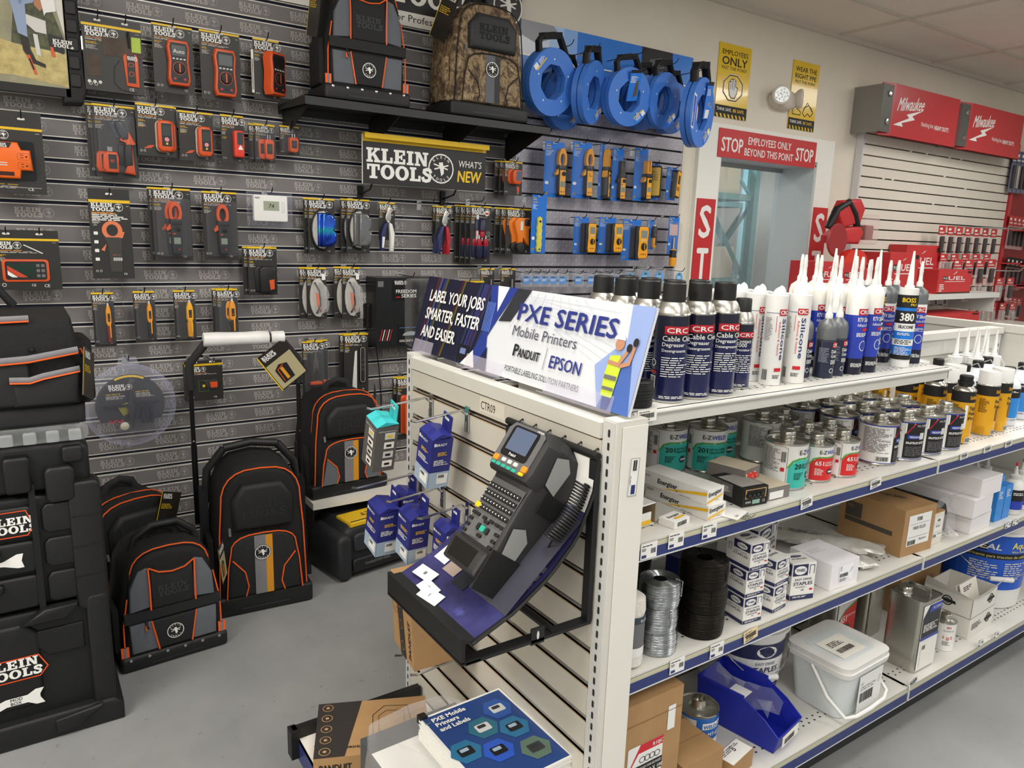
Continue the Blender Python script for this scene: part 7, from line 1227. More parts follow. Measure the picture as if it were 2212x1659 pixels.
# foam cans
DY = mat('#e0a71b', .3)
def foam(name, kind):
    R = .0325; h = .165; t = thing(name, 'foam', 'foam can'); m = MB(); m.lathe([(R*.97, 0), (R, .003), (R, h), (R*1.03, h+.002), (R*1.0, h+.005), (R*.7, h+.014), (R*.5, h+.018)], DY, 32, [TIN, None, TIN, TIN, TIN, TIN]); m.warp = R; m.r2(-R*2.9, R*2.9, h*.8, h, INK, 1); m.tx('DeWALT', R*.2, h*.86, h*.07, DY, 2, bold=.04, w=R*1.0)
    for i, s_ in enumerate((('Trigger', 'Foam', 'Pro') if kind else ('Power', 'Foam'))): m.tx(s_, R*.25, h*(.66-.1*i), h*.07, INK, 2, bold=.03, w=R*.9)
    m.r2(-R*.15, R*.1, h*.3, h*.75, WHITE, 2) if kind else m.r2(R*.5, R*1.2, h*.3, h*.55, mat('#7c5a35', .5), 2); m.lines(-R*1.2, -R*.3, h*.74, .0014, 14, INK, 2, 2.4); m.r2(R*.2, R*.8, h*.03, h*.13, WHITE, 2); bars(m, R*.25, h*.04, R*.5, h*.08, l=3, n=9); m.r2(-R*1.2, -R*.4, h*.03, h*.16, mat('#c89312', .4), 2); m.warp = None; m.build('can_body', t, 40)
    m = MB()
    if kind: m.lathe([(R*.62, h+.014), (R*.6, h+.022), (R*.7, h+.022), (R*.7, h+.03), (R*.58, h+.03), (R*.6, h+.045), (R*.52, h+.048)], BLACK, 24)
    else: m.lathe([(R*1.02, h-.01), (R*1.0, h+.045), (R*.96, h+.047), (R*.94, h+.042), (R*.2, h+.036)], WP, 28)
    m.build('cap', t, 40); return t
ft = foam('foam_can', 1)
for x, y, rz, lb in ((2.436, 1.075, -.75, 'yellow Trigger Foam Pro can at the front beside the PVC cans'), (2.44, 1.165, -.5, 'yellow Trigger Foam Pro can second in its row'), (2.42, 1.245, -.7, 'yellow Trigger Foam Pro can third in its row'), (2.415, 1.335, -.4, 'yellow foam can deepest in its row under the upper deck'), (2.352, 1.36, .6, 'yellow foam can with hazard diamonds at the back left')): put(ft, x, y, Z2, rz, lb)
fp = foam('foam_can', 0)
for x, y, lb in ((2.62, 1.085, 'yellow Power Foam can with tall white cap, front one'), (2.72, 1.09, 'yellow Power Foam can right of the front one'), (2.54, 1.18, 'white capped foam can behind the front one, left'), (2.63, 1.2, 'white capped foam can behind the front one, centre'), (2.6, 1.31, 'white capped foam can in the rearmost row')): put(fp, x, y, Z2, -.6, lb)
t = thing('squeeze_bottle', 'b', 'bottle'); m = MB(); R = .042; m.lathe([(R*.9, 0), (R, .005), (R, .13), (R*.9, .15), (R*.55, .172), (R*.36, .18)], mat('#dfe3ea', .25), 28); m.warp = R; m.r2(-R*1.3, R*1.3, .03, .1, LTB, 1); m.r2(-R*1.3, R*1.3, .1, .132, INK, 1); m.lines(-R*.8, R*.8, .125, .002, 2, WHITE, 2); m.tx('CLEAR GLIDE', -R*.8, .02, .007, INK, 1, w=R*1.4); m.warp = None; m.build('bottle_body', t, 50); m = MB(); m.lathe([(R*.42, .176), (R*.44, .2), (R*.38, .203)], BLACK, 20); m.build('cap', t, 40); m = MB(); m.tube([(.015, -.01, .2), (.03, -.02, .21), (.045, -.03, .18), (.044, -.03, .15)], .002, clear('#ffffff', .4)); m.build('spout_tube', t, 60)
for i, (x, y) in enumerate(((2.84, 1.12), (2.74, 1.22), (2.88, 1.24), (2.78, 1.33), (3.0, 1.14), (3.02, 1.27))): put(t, x, y, Z2, -.6, 'white and blue bottle with black cap on the far bay, %s' % ('front left', 'middle left', 'centre', 'rear left', 'front right', 'rear right')[i])
cn_ = cartridge('caulk_tube', 'sealant tube', .026, .2, lambda m, R, h: None, noz='cone')
for i in range(7): put(cn_, 2.94+.07*(i//2)+.02*(i % 2), 1.345-.06*(i % 2), Z2, 0, 'white caulk tube with pointed nozzle at the back of far bay', ) if i else put(cn_, 2.92, 1.34, Z2, 0, 'white caulk tube with pointed nozzle at the back of far bay')
for o in bpy.data.objects:
    if o.get('label', '').startswith('white caulk tube'): o['group'] = 'white caulk tubes at the back of the far bay'
# boxes located by their floor corners
def pbox(name, label, L, F, R, z, h, mt, front=None, side=None, top=None, depth=None, cat='box', dz=0):
    l, f, r = atz(*L, z), atz(*F, z), atz(*R, z); ux = r-f; w = ux.length; a = math.atan2(ux.y, ux.x); d = depth or (l-f).length
    t = thing(name, label, cat, (f.x, f.y, z+dz), a); m = MB(); m.box(0, w, 0, d, 0, h, mt)
    if front: m.at(0, -.0002, 0); front(m, w, h); m.pop()
    if side: m.at(-.0002, d, 0, rz=-PI/2); side(m, d, h); m.pop()
    if top: m.at(0, d, h+.0002, rx=-PI/2); top(m, w, d); m.pop()
    m.build('carton', t); return t
CW = mat('#e6e5e1', .5, noise=.02); ENY = mat('#e8b51c', .4)
def en_f(m, w, h): m.tx('Energizer', w*.08, h*.5, h*.3, INK, 1, bold=.04, shear=.1, w=w*.78, rot=.12); m.p2([(w*.02, h*.05), (w*.9, h*.4), (w*.98, h*.55), (w*.02, h*.2)], ENY, 1); m.lines(w*.5, w*.9, h*.2, .001, 1, GREY, 1)
def en_s(m, w, h): m.tx('Energizer', w*.26, h*.35, h*.34, INK, 1, bold=.05, shear=.1, w=w*.3); m.tx('AA24', w*.03, h*.6, h*.18, INK, 1); m.p2([(w*.3, 0), (w*.55, h*.2), (w, h*.62), (w, h*.84), (w*.5, h*.26)], ENY, 1); m.tx('10', w*.55, h*.18, h*.14, INK, 2, bold=.03); m.lines(w*.6, w*.9, h*.1, .0012, 1, GREY, 2)
def en_t(m, w, d): m.tx('Energizer', w*.75, -d*.1, .018, INK, 1, bold=.05, rot=-PI/2, w=d*.45); m.p2([(0, 0), (w*.18, 0), (w*.1, -d*.6), (w*.3, -d), (0, -d)], ENY, 1)
b = pbox('battery_carton', 'lower Energizer AA battery carton of the two stacked', (1404.7, 1068), (1528, 1125.6), (1565.7, 1114), Z2, .0335, CW, en_f, en_s)
b2 = dup(b, (b.location.x, b.location.y+.006, Z2+.034), b.rotation_euler.z+.05, 'upper Energizer AA battery carton of the two stacked')
pbox('battery_carton', 'small Energizer battery carton lying at the shelf front edge', (1422, 1129), (1456, 1144), (1489, 1130), Z2, .016, CW, lambda m, w, h: bars(m, w*.2, h*.2, w*.6, h*.6, l=1), None, lambda m, w, d: (m.tx('Energizer', w*.15, d*.5-d, d*.2, INK, 1, bold=.04, w=w*.7, shear=.1), m.r2(w*.3, w*.9, -d*.8+0, -d*.62, ENY, 1)), depth=.04)
t = thing('open_battery_carton', 'torn open battery carton peeking past the near post on the second shelf', 'box', (1.02, 1.045, Z2), .1); m = MB(); m.box(0, .075, .0, .12, 0, .003, CW); m.box(.072, .075, 0, .12, 0, .05, mat('#8d7a60', .7)); m.box(0, .075, .117, .12, 0, .05, mat('#8d7a60', .7)); m.box(0, .06, 0, .003, 0, .03, CW); m.box(0, .075, 0, .12, .047, .05, CW); m.r2(.02, .06, .004, .014, ENY, 1); m.build('carton', t)
def cray(m, w, h): m.tx('49400', w*.1, h*.18, h*.12, WHITE, 1, w=w*.22); m.r2(w*.38, w*.68, h*.12, h*.34, mat('#8fb7a4', .4), 1); m.tx('12', w*.8, h*.16, h*.14, WHITE, 1); m.r2(w*.08, w*.92, h*.42, h*.92, mat('#c6a070', .6), 1); m.r2(w*.12, w*.88, h*.46, h*.88, INK, 2)
b = pbox('crayon_carton', 'open black carton of dark lumber crayons', (1515, 1060), (1603, 1097), (1656, 1087), Z2, .045, mat('#1d1c1b', .5), cray, lambda m, w, h: (m.r2(0, w*.7, h*.3, h*.98, mat('#6d6a68', .5), 1), m.lines(w*.4, w*.65, h*.8, .0016, 5, WHITE, 2)), lambda m, w, d: m.r2(w*.05, w*.95, -d+.01, -.02, mat('#9a9894', .5), 1), depth=.11)
for i in range(4):
    m = MB(); m.at(.012+.013*i, .0, .028, rx=PI/2); m.lathe([(.0055, -.06), (.0055, .006), (.004, .008)], BLACK, 6); m.pop(); o = m.build('lumber_crayon'); o.matrix_world = Matrix.Translation(b.location) @ Matrix.Rotation(b.rotation_euler.z, 4, 'Z') @ Matrix.Translation((0, -.004, 0)); tag(o, 'black hexagonal crayon end sticking out of the black carton', 'crayon', 'black crayons in the black carton')
b = pbox('crayon_carton', 'grey and tan carton of red crayons behind the black one', (1570, 1040), (1658, 1083), (1704, 1072), Z2, .03, mat('#77726e', .5), lambda m, w, h: m.r2(w*.05, w*.7, h*.1, h*.7, WHITE, 1), None, lambda m, w, d: m.r2(0, w, -d, 0, mat('#c7bca6', .6), 1), depth=.1)
b = dup(b, (b.location.x-.02, b.location.y+.055, Z2+.031), b.rotation_euler.z+.25, 'tan topped crayon carton lying on the grey one, its red crayons showing')
for i in range(2): m = MB(); m.at(.015+.02*i, .0, .016, rx=PI/2); m.lathe([(.007, -.05), (.007, .012), (.005, .014)], mat('#e0473c', .4), 6); m.pop(); o = m.build('lumber_crayon'); o.matrix_world = Matrix.Translation(b.location) @ Matrix.Rotation(b.rotation_euler.z, 4, 'Z'); tag(o, 'red hexagonal crayon end sticking out of the tan topped carton', 'crayon', 'red crayons in the tan carton')
p = atz(1590, 1112, Z2); t = MB(); t.box(-.03, .035, -.006, .04, 0, .002, CW); t.at(0, 0, .0022, rx=-PI/2); t.lines(-.025, .03, .02-.03, .002, 5, INK, 1); t.tx('2025', -.02, -.0, .006, INK, 1); t.pop(); tag(t.build('folded_leaflet', loc=(p.x, p.y-.01, Z2+.001), rz=.35), 'folded white leaflet under the black crayon carton edge', 'paper')
THB = mat('#2a2c55', .4); 
def thiel(m, w, h):
    m.r2(w*.03, w*.66, h*.66, h*.97, THB, 1); m.d2(w*.34, h*.81, w*.26, WHITE, 2, rz=h*.12); m.tx('THIEL', w*.34, h*.78, h*.08, THB, 3, 'C', bold=.04, w=w*.4, shear=.1); m.st2([(w*.74, h*.7), (w*.74, h*.93), (w*.93, h*.93), (w*.93, h*.7)], w*.025, THB, 1); m.tx('EASY DRIVE', w*.5, h*.53, h*.06, THB, 1, 'C', bold=.02, w=w*.7); m.tx('STAPLES', w*.5, h*.4, h*.09, THB, 1, 'C', bold=.04, w=w*.8); m.tx('100', w*.5, h*.24, h*.05, THB, 1, 'C', bold=.02); m.lines(w*.2, w*.8, h*.36, .001, 2, GREY, 1); m.r2(w*.8, w*.93, h*.24, h*.29, RED, 1); m.r2(0, w, 0, h*.13, THB, 1); m.lines(w*.1, w*.9, h*.1, .0012, 2, WHITE, 2)
def thl(m, w, h): m.r2(w*.3, w*.97, h*.66, h*.97, THB, 1); m.d2(w*.65, h*.81, w*.22, WHITE, 2, rz=h*.11); m.tx('THIEL', w*.65, h*.78, h*.07, THB, 3, 'C', bold=.04, w=w*.34); m.st2([(w*.1, h*.5), (w*.1, h*.75), (w*.2, h*.75), (w*.2, h*.5)], w*.02, THB, 1); m.tx('STAPLES', w*.6, h*.42, h*.08, THB, 1, 'C', bold=.04, w=w*.6); m.tx('EASY DRIVE', w*.6, h*.54, h*.05, THB, 1, 'C', w=w*.5); m.r2(0, w, 0, h*.13, THB, 1)
def tht(m, w, d): m.d2(w*.5, -d*.35, w*.26, THB, 1, rz=d*.1); m.tx('THIEL', w*.5, -d*.38, d*.07, WHITE, 2, 'C', w=w*.34); m.tx('STAPLES', w*.5, -d*.65, d*.1, THB, 1, 'C', bold=.03, w=w*.6)
b = pbox('staple_box', 'lowest box of the left stack of three THIEL staple boxes', (1560, 1330), (1603, 1349.5), (1642.6, 1338), Z3, .067, CW, thiel, thl, tht, depth=.075, cat='staple box')
dup(b, (b.location.x+.002, b.location.y+.002, Z3+.0675), b.rotation_euler.z, 'middle box of the left stack of three THIEL staple boxes'); dup(b, (b.location.x+.006, b.location.y+.0, Z3+.135), b.rotation_euler.z+.03, 'topmost box of the left stack of three THIEL staple boxes')
b3 = dup(b, tuple(atz(1668, 1325, Z3)), .12, 'lower box of the middle pair of THIEL staple boxes'); dup(b, (b3.location.x+.004, b3.location.y+.004, Z3+.0675), .1, 'upper box of the middle pair of THIEL staple boxes')
dup(b, (b3.location.x-.055, b3.location.y+.12, Z3), .1, 'THIEL staple box deep behind the middle pair, lower one'); 
pbox('staple_box', 'tall upright THIEL staple box with large print right of the pairs', (1690, 1290), (1704.6, 1297.7), (1755, 1291), Z3, .1, CW, thiel, thl, tht, depth=.06, cat='staple box')
p = atz(1690, 1190, .66); t_ = thing('staple_box', 'large THIEL staple box lying behind the upright one', 'staple box', (1.66, 1.2, Z3), .25); m = MB(); m.box(0, .13, 0, .12, 0, .11, CW); m.at(0, -.0002, 0); thiel(m, .13, .11); m.pop(); m.at(-.0002, .12, 0, rz=-PI/2); thl(m, .12, .11); m.pop(); m.at(0, .12, .1102, rx=-PI/2); tht(m, .13, .12); m.pop(); m.build('carton', t_)
t_ = thing('staple_box', 'dark blue staple box behind the left stack of THIEL boxes', 'staple box', (1.4, 1.18, Z3), .2); m = MB(); m.box(0, .1, 0, .1, 0, .075, NAVY); m.lines(.01, .08, .06, .006, 2, mat('#7d86c8', .4), 1); m.tx('M', .01, .02, .02, mat('#7d86c8', .4), 1, bold=.05); m.build('carton', t_)
def wbx(m, w, h): m.r2(w*.3, w*.8, h*.2, h*.85, mat('#efeff4', .5), 1); bars(m, w*.32, h*.4, w*.3, h*.14, l=2); m.lines(w*.32, w*.7, h*.35, .001, 5, GREY, 2); m.ring2(w*.35, h*.78, .003, .001, INK, 2, 10); m.tx('3/8', w*.32, h*.66, .004, INK, 2); m.st2([(w*.68, h*.55), (w*.76, h*.7), (w*.78, h*.68), (w*.7, h*.53)], .0006, INK, 2)
pbox('white_carton', 'plain white staple carton with small bar code label', (1740, 1255), (1790.6, 1277), (1850, 1256), Z3, .073, mat('#e8e6ea', .5), wbx, None, lambda m, w, d: m.lines(w*.1, w*.7, -d*.3, .003, 4, LT, 1), depth=.13)
def egf(m, w, h): m.r2(w*.14, w*.86, h*.2, h*.86, WHITE, 1); m.tx('F08', w*.4, h*.72, h*.09, INK, 2, bold=.03); m.tx('FIBER FILLER', w*.3, h*.54, h*.07, INK, 2, w=w*.4); m.r2(w*.18, w*.82, h*.66, h*.665, INK, 2); m.r2(w*.18, w*.82, h*.38, h*.385, INK, 2); bars(m, w*.17, h*.22, w*.26, h*.1, l=2, n=10); m.tx('Appleton', w*.52, h*.29, h*.05, INK, 2, shear=.2)
def egs(m, w, h): m.r2(w*.1, w*.36, h*.5, h*.82, mat('#4d4740', .6), 1); m.tx('EGS', w*.13, h*.7, h*.06, KRAFT, 2, bold=.02); m.r2(w*.1, w*.85, h*.38, h*.48, mat('#4d4740', .6), 1)
pbox('fiber_filler_carton', 'brown EGS carton with white FIBER FILLER label', (1835, 1145), (1943, 1205), (2009.6, 1184), Z3, .145, KRAFT, egf, egs, lambda m, w, d: m.tx('OPEN THIS END', w*.3, -d*.15, .022, mat('#4d4740', .6), 1, bold=.03, rot=-PI/2+.4, w=d*.6))
t_ = thing('fiber_filler_carton', 'small white F04 fiber filler carton right of the brown one', 'box', (2.265, 1.03, Z3), .0); m = MB(); m.box(0, .065, 0, .1, 0, .1, mat('#dcd6c9', .6)); egf(m, .065, .1); m.box(.0, .065, .0, .1, .1, .104, KRAFT); m.build('carton', t_)
for k in range(3):
    t_ = thing('white_carton', 'long white carton, %s of the stack of three on the far bay' % pos[k], 'box', (2.47+(.0, -.02, .02)[k], 1.0+(.01, .0, .005)[k], Z3+.0605*k), (.02, .05, .0)[k]); m = MB(); m.box(0, .14, 0, .34, 0, .06, mat('#e3e0e2', .5)); m.box(-.0005, .1405, -.0005, 0, .052, .0535, LT); m.build('carton', t_)
t_ = thing('bagged_part', 'black part in a loose clear plastic bag beside the white cartons', 'bagged part', (2.38, 1.06, Z3)); m = MB(); m.puff([(-.045, 0), (.045, 0), (.05, .06), (.03, .1), (-.03, .09), (-.05, .05)], .2, 0, .015, BLACK); m.build('black_part', t_); m = MB(); rq = random.Random(2); m.add([((-.07+.14*i/6)*(1-.25*j/6), -.05+.2*math.sin(j*.5)*.3+rq.uniform(-.012, .012), .02+.13*j/6-.07*(i > 3)*(j < 2)) for j in range(7) for i in range(7)], [(j*7+i, j*7+i+1, j*7+i+8, j*7+i+7) for j in range(6) for i in range(6)], clear('#f4f4f4', .2, .1)); m.build('clear_bag', t_, 25)
GB = mat('#2f86d6', .35)
for k in range(2): t_ = thing('glue_box', 'slim blue hanging box near the white cartons, %s' % ('left one', 'right one')[k], 'box', (2.66+.055*k, 1.02, Z3)); m = MB(); m.box(0, .05, 0, .03, 0, .12, GB); m.box(.008, .042, .026, .03, .12, .145, GB); m.lines(.008, .04, .105, .003, 5, WHITE, 1); m.build('carton', t_)
t = thing('glue_bottle', 'b', 'bottle'); m = MB(); m.lathe([(.03, 0), (.033, .004), (.033, .1), (.026, .115), (.016, .122)], WP, 24); m.warp = .033; m.r2(-.03, .03, .02, .09, INK, 1); m.r2(-.03, .03, .02, .05, CB, 2); m.lines(-.02, .02, .08, .003, 2, WHITE, 2); m.warp = None; m.build('bottle_body', t, 50); m = MB(); m.lathe([(.016, .12), (.017, .135), (.008, .14), (.003, .17)], LT, 16); m.build('spout_cap', t, 40); m = MB(); m.lathe([(.0035, .168), (.004, .178), (.001, .182)], RED, 10); m.build('red_tip', t)
for i, (x, y) in enumerate(((2.82, 1.04), (2.9, 1.05), (2.74, 1.13), (2.84, 1.14), (2.7, 1.2), (2.64, 1.14))): put(t, x, y, Z3, -.5, 'white glue bottle with spout on the far third shelf, %s' % ('front left', 'front right', 'second row left', 'second row right', 'rear right', 'rear left')[i])
t = thing('lubricant_jug', 'b', 'bottle'); m = MB(); m.lathe([(.04, 0), (.045, .006), (.045, .14), (.038, .17), (.02, .185), (.018, .2)], mat('#d4dae4', .3), 28); m.warp = .045; m.r2(-.035, .035, .03, .12, INK, 1); m.lines(-.028, .03, .11, .003, 6, WHITE, 2); m.warp = None; m.build('bottle_body', t, 50)
for x, y, lb in ((2.55, 1.38-.04, 'pale jug with black label behind the white cartons, right one'), (2.44, 1.345, 'pale jug with black label behind the white cartons, left one')): put(t, x, y, Z3, -.6, lb)
FOIL = mat('#d3d1cb', .35, .35, noise=.15, nscale=26, bump=1.0)
def pillow(name, label, x, y, z, rz, L, W_, h, mt, cat, tilt=0):
    t = thing(name, label, cat, (x, y, z), rot=(0, tilt, rz)); m = MB(); rq = random.Random(int(x*100)); N, K = 16, 8; v = []; f = []
    for i in range(N+1):
        u = i/N; e = math.sin(PI*min(1, max(0, u)))**.4
        for j in range(K*2): a = 2*PI*j/(K*2); v.append((u*L-L/2+rq.uniform(-.006, .006), W_/2*math.cos(a)*(.86+.14*e)+rq.uniform(-.005, .005), max(0, h/2+h/2*math.sin(a)*e+rq.uniform(-.004, .004))))
    for i in range(N):
        for j in range(K*2): f.append((i*K*2+j, i*K*2+(j+1) % (K*2), (i+1)*K*2+(j+1) % (K*2), (i+1)*K*2+j))
    m.add(v, f, mt)
    m.at(-L*.1, W_*.0, h+.002, rx=-PI/2); m.lines(-.05, .07, .01, .0025, 5, mat('#55565a', .5), 1, 2); bars(m, -.1, -.012, .03, .014, mat('#55565a', .5), 1, 8); m.pop(); m.build('pouch', t, 40); return t
pillow('foil_pouch', 'crumpled silver foil pouch with printed text, rear one', 1.93, 1.19, Z3+.012, -.95, .36, .085, .035, FOIL, 'pouch'); pillow('foil_pouch', 'crumpled silver foil pouch partly under the printed one, nearer the white carton', 1.885, 1.09, Z3, -.62, .2, .07, .03, FOIL, 'pouch')
# bottom deck
X1_ = aty(1478, 1477, 1.0); hb = X1_.z-ZB
t_ = thing('chain_carton', 'tall brown carton with red DIXLINE chain label behind the near post', 'box', (.975, 1.0, ZB+.0)); w_ = X1_.x-.975; m = MB(); m.box(0, w_, 0, .22, 0, hb, KRAFT)
def lab(m, x, z, w, h):
    m.p2(rrect(w, h, .005, 3, x+w/2, z+h/2), WHITE, 1); m.p2([(x+w*.35, z+h), (x+w, z+h), (x+w, z+h*.84), (x+w*.3, z+h*.84), (x+w*.02, z+h*.52), (x, z+h*.52)], RED, 2); m.r2(x, x+w, z+h*.38, z+h*.6, INK, 2); m.tx('R10JC', x+w*.7, z+h*.88, h*.07, WHITE, 3, bold=.03); m.tx('10 X 100FT DOUBLE JACK CHAIN GALVANIZED', x+w*.03, z+h*.52, h*.05, WHITE, 3, w=w*.94); m.tx('#10 X 100', x+w*.5, z+h*.41, h*.07, WHITE, 3, bold=.03)
    for i in range(4): m.ring2(x+w*(.42+i*.14), z+h*.7, w*.09, w*.015, INK, 3, 14, rz=h*.06)
    m.p2([(x, z+h*.2), (x+w*.3, z+h*.2), (x+w*.4, z+h*.3), (x+w*.3, z+h*.36), (x, z+h*.36)], RED, 2); m.tx('x1', x+w*.06, z+h*.23, h*.08, WHITE, 3, bold=.03); bars(m, x+w*.06, z+h*.02, w*.3, h*.15, l=2, n=16); m.lines(x+w*.5, x+w*.9, z+h*.2, .0015, 3, GREY, 2)
m.at(0, -.0002, 0); lab(m, w_-.16, hb-.235, .105, .13); m.r2(w_-.045, w_-.022, hb-.1, hb-.04, WHITE, 1); m.r2(0, w_, hb-.052, hb-.05, mat('#8a6a42', .7), 1); m.pop(); m.build('carton', t_)
p = atz(1547, 1602, ZB+.11); t_ = thing('brown_carton', 'lower brown carton in front of the metal can on the bottom deck', 'box', (1.195, 1.0, ZB)); m = MB(); m.box(0, p.x-1.195, 0, .13, 0, .11, KRAFT); m.at(0, -.0002, 0); m.r2(.06, .1, .0, .05, WHITE, 1); m.pop(); m.at(0, .13, .1102, rx=-PI/2); m.r2(0, p.x-1.195, -.066, -.064, mat('#8a6a42', .7), 1); m.pop(); m.build('carton', t_)
q1, q2, q3 = atz(1585, 1656, ZB+.05), atz(1628, 1616, ZB+.05), atz(1546, 1632, ZB+.05); ux = q2-q1; a = math.atan2(ux.y, ux.x)
t_ = thing('eye_bolt_box', 'small box with white hand marked S label below the blue bin', 'box', (q1.x, q1.y, ZB), a); m = MB(); w_ = ux.length; d_ = (q3-q1).length; m.box(0, w_, 0, d_, 0, .05, KRAFT); m.at(0, d_, .0502, rx=-PI/2); m.r2(.002, w_-.002, -d_+.002, -.002, CW, 1); m.tx('S', w_*.5, -d_*.5, .02, INK, 2); m.lines(w_*.1, w_*.9, -d_*.15, .0025, 3, GREY, 2); m.pop(); m.build('carton', t_)
wc = tincan(.052, .125, 'weld_can', 'weld'); p = atz(1510, 1510, ZB+.14); put(wc, p.x, p.y, ZB, -.6, 'open necked WELD-ON can with blue label beside the blue bin')
BIN = mat('#1d2aa0', .35); L_, F_, R__ = atz(1545, 1580, ZB), atz(1670, 1629, ZB), atz(1702, 1597, ZB); ux = R__-F_; a = math.atan2(ux.y, ux.x); w_ = .115; d_ = .225
t_ = thing('hopper_bin', 'blue plastic hopper bin holding a clear bag, bottom deck', 'bin', (F_.x, F_.y, ZB+.001), a); m = MB(); th = .004; x0 = .008
def wallq(P, Q): m.add([p for p in P]+[q for q in Q], [(0, 1, 2, 3), (7, 6, 5, 4), (0, 4, 5, 1), (1, 5, 6, 2), (2, 6, 7, 3), (3, 7, 4, 0)], BIN)
for s in (0, 1):
    X = -.012 if s == 0 else w_+.012; xb = 0 if s == 0 else w_; i = th if s == 0 else -th
    P = [(xb, 0, 0), (xb, d_, 0), (X, d_, .125), (X, .1, .125)]; P2 = [(x+i, y, z) for x, y, z in P]; wallq(P, P2); P = [(xb, 0, 0), (X, .1, .125), (X, .03, .09), (X, -.015, .055)]; wallq(P, [(x+i, y, z) for x, y, z in P])
m.box(0, w_, 0, d_, 0, th, BIN); wallq([(-.012, d_, .125), (w_+.012, d_, .125), (w_, d_, 0), (0, d_, 0)], [(-.012, d_+th, .125), (w_+.012, d_+th, .125), (w_, d_+th, 0), (0, d_+th, 0)]); wallq([(0, 0, 0), (w_, 0, 0), (w_+.012, -.015, .055), (-.012, -.015, .055)], [(0, th, 0), (w_, th, 0), (w_+.012, -.011, .055), (-.012, -.011, .055)])
for s in (-.014, w_+.008): m.box(s, s+.006, .09, d_+.004, .118, .127, BIN)
m.build('bin_shell', t_); m = MB(); m.box(w_*.1, w_*.9, -.0165, -.0155, .02, .05, PAPER); bars(m.at(0, -.0166, 0), w_*.2, .025, w_*.5, .015, l=1); m.pop(); m.build('bin_label', t_)
t2_ = thing('clear_bag', 'crumpled clear bag with white slip lying in the blue bin', 'bag', (F_.x, F_.y, ZB+.02), a); m = MB(); rq = random.Random(8); m.add([(.012+.09*i/5, .03+.24*j/7, .07+.05*math.sin(i*1.3+j)*.5+rq.uniform(-.012, .012)+.03*(j > 4)) for j in range(8) for i in range(6)], [(j*6+i, j*6+i+1, j*6+i+7, j*6+i+6) for j in range(7) for i in range(5)], clear('#f0f2ff', .22, .06)); m.build('film', t2_, 20); m = MB(); m.box(.03, .08, .11, .16, .07, .071, CW); m.build('paper_slip', t2_)
# pails
def pail(name, label, x, y, R0, R1, h, draw, cat='bucket', rz=0, body=WP):
    t = thing(name, label, cat, (x, y, ZB), rz); m = MB(); m.lathe([(R0*.96, 0), (R0, .004), (R1*.96, h*.8), (R1*1.04, h*.8), (R1*1.04, h*.83), (R1*.98, h*.83), (R1, h*.93)], body, 48); m.warp = (R0+R1)/2; m.cone = lambda z: R0+(R1*.96-R0)*z/(h*.8)+.0004; draw(m, m.warp, h); m.warp = None; m.cone = None; m.build('pail_body', t, 40)
    m = MB(); m.lathe([(R1*1.06, h*.9), (R1*1.07, h*.98), (R1*1.04, h), (R1*.96, h), (R1*.93, h*.975), (.001, h*.975)], body, 48, cap0=False, cap1=False); m.build('lid', t, 40)
    m = MB(); P = [(R1*1.06*math.cos(PI*k/12), -R1*1.06*math.sin(PI*k/12)*.62-.0*R1, h*.82-h*.46*math.sin(PI*k/12)) for k in range(13)]
    P = [(math.copysign(1, p[0])*0+p[0], p[1]-(R1*.42 if 0 < k < 12 else 0)*math.sin(PI*k/12), p[2]) for k, p in enumerate(P)]; m.tube(P, .0022, CHROME, 6); m.build('wire_bail', t, 60)
    m = MB(); q = P[6]; m.at(q[0], q[1], q[2], ry=PI/2); m.lathe([(.007, -.04), (.009, -.036), (.009, .036), (.007, .04)], WP, 14); m.pop(); m.build('grip', t, 40); return t
def thb(m, R, h): m.r2(-R*.9, R*.9, h*.2, h*.7, WHITE, 1); m.r2(-R*.9, R*.9, h*.52, h*.7, THB, 2); m.d2(R*.1, h*.61, R*.3, WHITE, 3, rz=h*.07); m.tx('THIEL', R*.1, h*.59, h*.05, THB, 4, 'C', bold=.04, w=R*.5, shear=.1); m.tx('EASY DRIVE', R*.1, h*.45, h*.035, THB, 3, 'C', w=R*.6, shear=.1); m.tx('STAPLES', R*.1, h*.36, h*.065, THB, 3, 'C', bold=.03, w=R*.9); m.r2(-R*.9, R*.9, h*.12, h*.2, THB, 1); m.lines(-R*.6, R*.7, h*.18, .0015, 2, WHITE, 2)
pail('staple_bucket', 'round white THIEL staples bucket with wire handle on the bottom deck', 1.735, 1.26, .093, .114, .27, thb, rz=-.45)
def idl(m, R, h):
    m.r2(-R*1.5, R*1.5, h*.2, h*.8, mat('#1f56c0', .3), 1); m.r2(-R*.9, -R*.35, h*.62, h*.8, INK, 2); m.tx('IDEAL', -R*.8, h*.64, h*.06, WHITE, 3, bold=.05, w=R*.75, shear=.2); m.r2(-R*.95, R*1.4, h*.54, h*.6, INK, 2); m.tx('Lubricante para traccion de cable', -R*.85, h*.555, h*.03, mat('#d9d08a', .4), 3, w=R*1.5); m.tx('Aqua-Gel', R*.2, h*.66, h*.07, mat('#e8dd6a', .4), 3, bold=.03, w=R*.8); m.tx('Wire Pulling Lubricant', R*.2, h*.615, h*.025, mat('#e8dd6a', .4), 3); m.lines(-R*.7, R*.0, h*.5, .004, 8, LT, 3, 2.2); m.lines(R*.1, R*.8, h*.5, .004, 8, LT, 3, 2.2); m.r2(-R*1.5, R*1.5, h*.2, h*.21, WHITE, 2)
    for i in range(3): m.r2(-R*(.82-.14*i), -R*(.74-.14*i), h*.73, h*.77, WHITE, 3)
pail('lubricant_pail', 'large white pail with blue IDEAL lubricant label at the picture edge', 3.02, 1.18, .135, .155, .37, idl, rz=-.75)
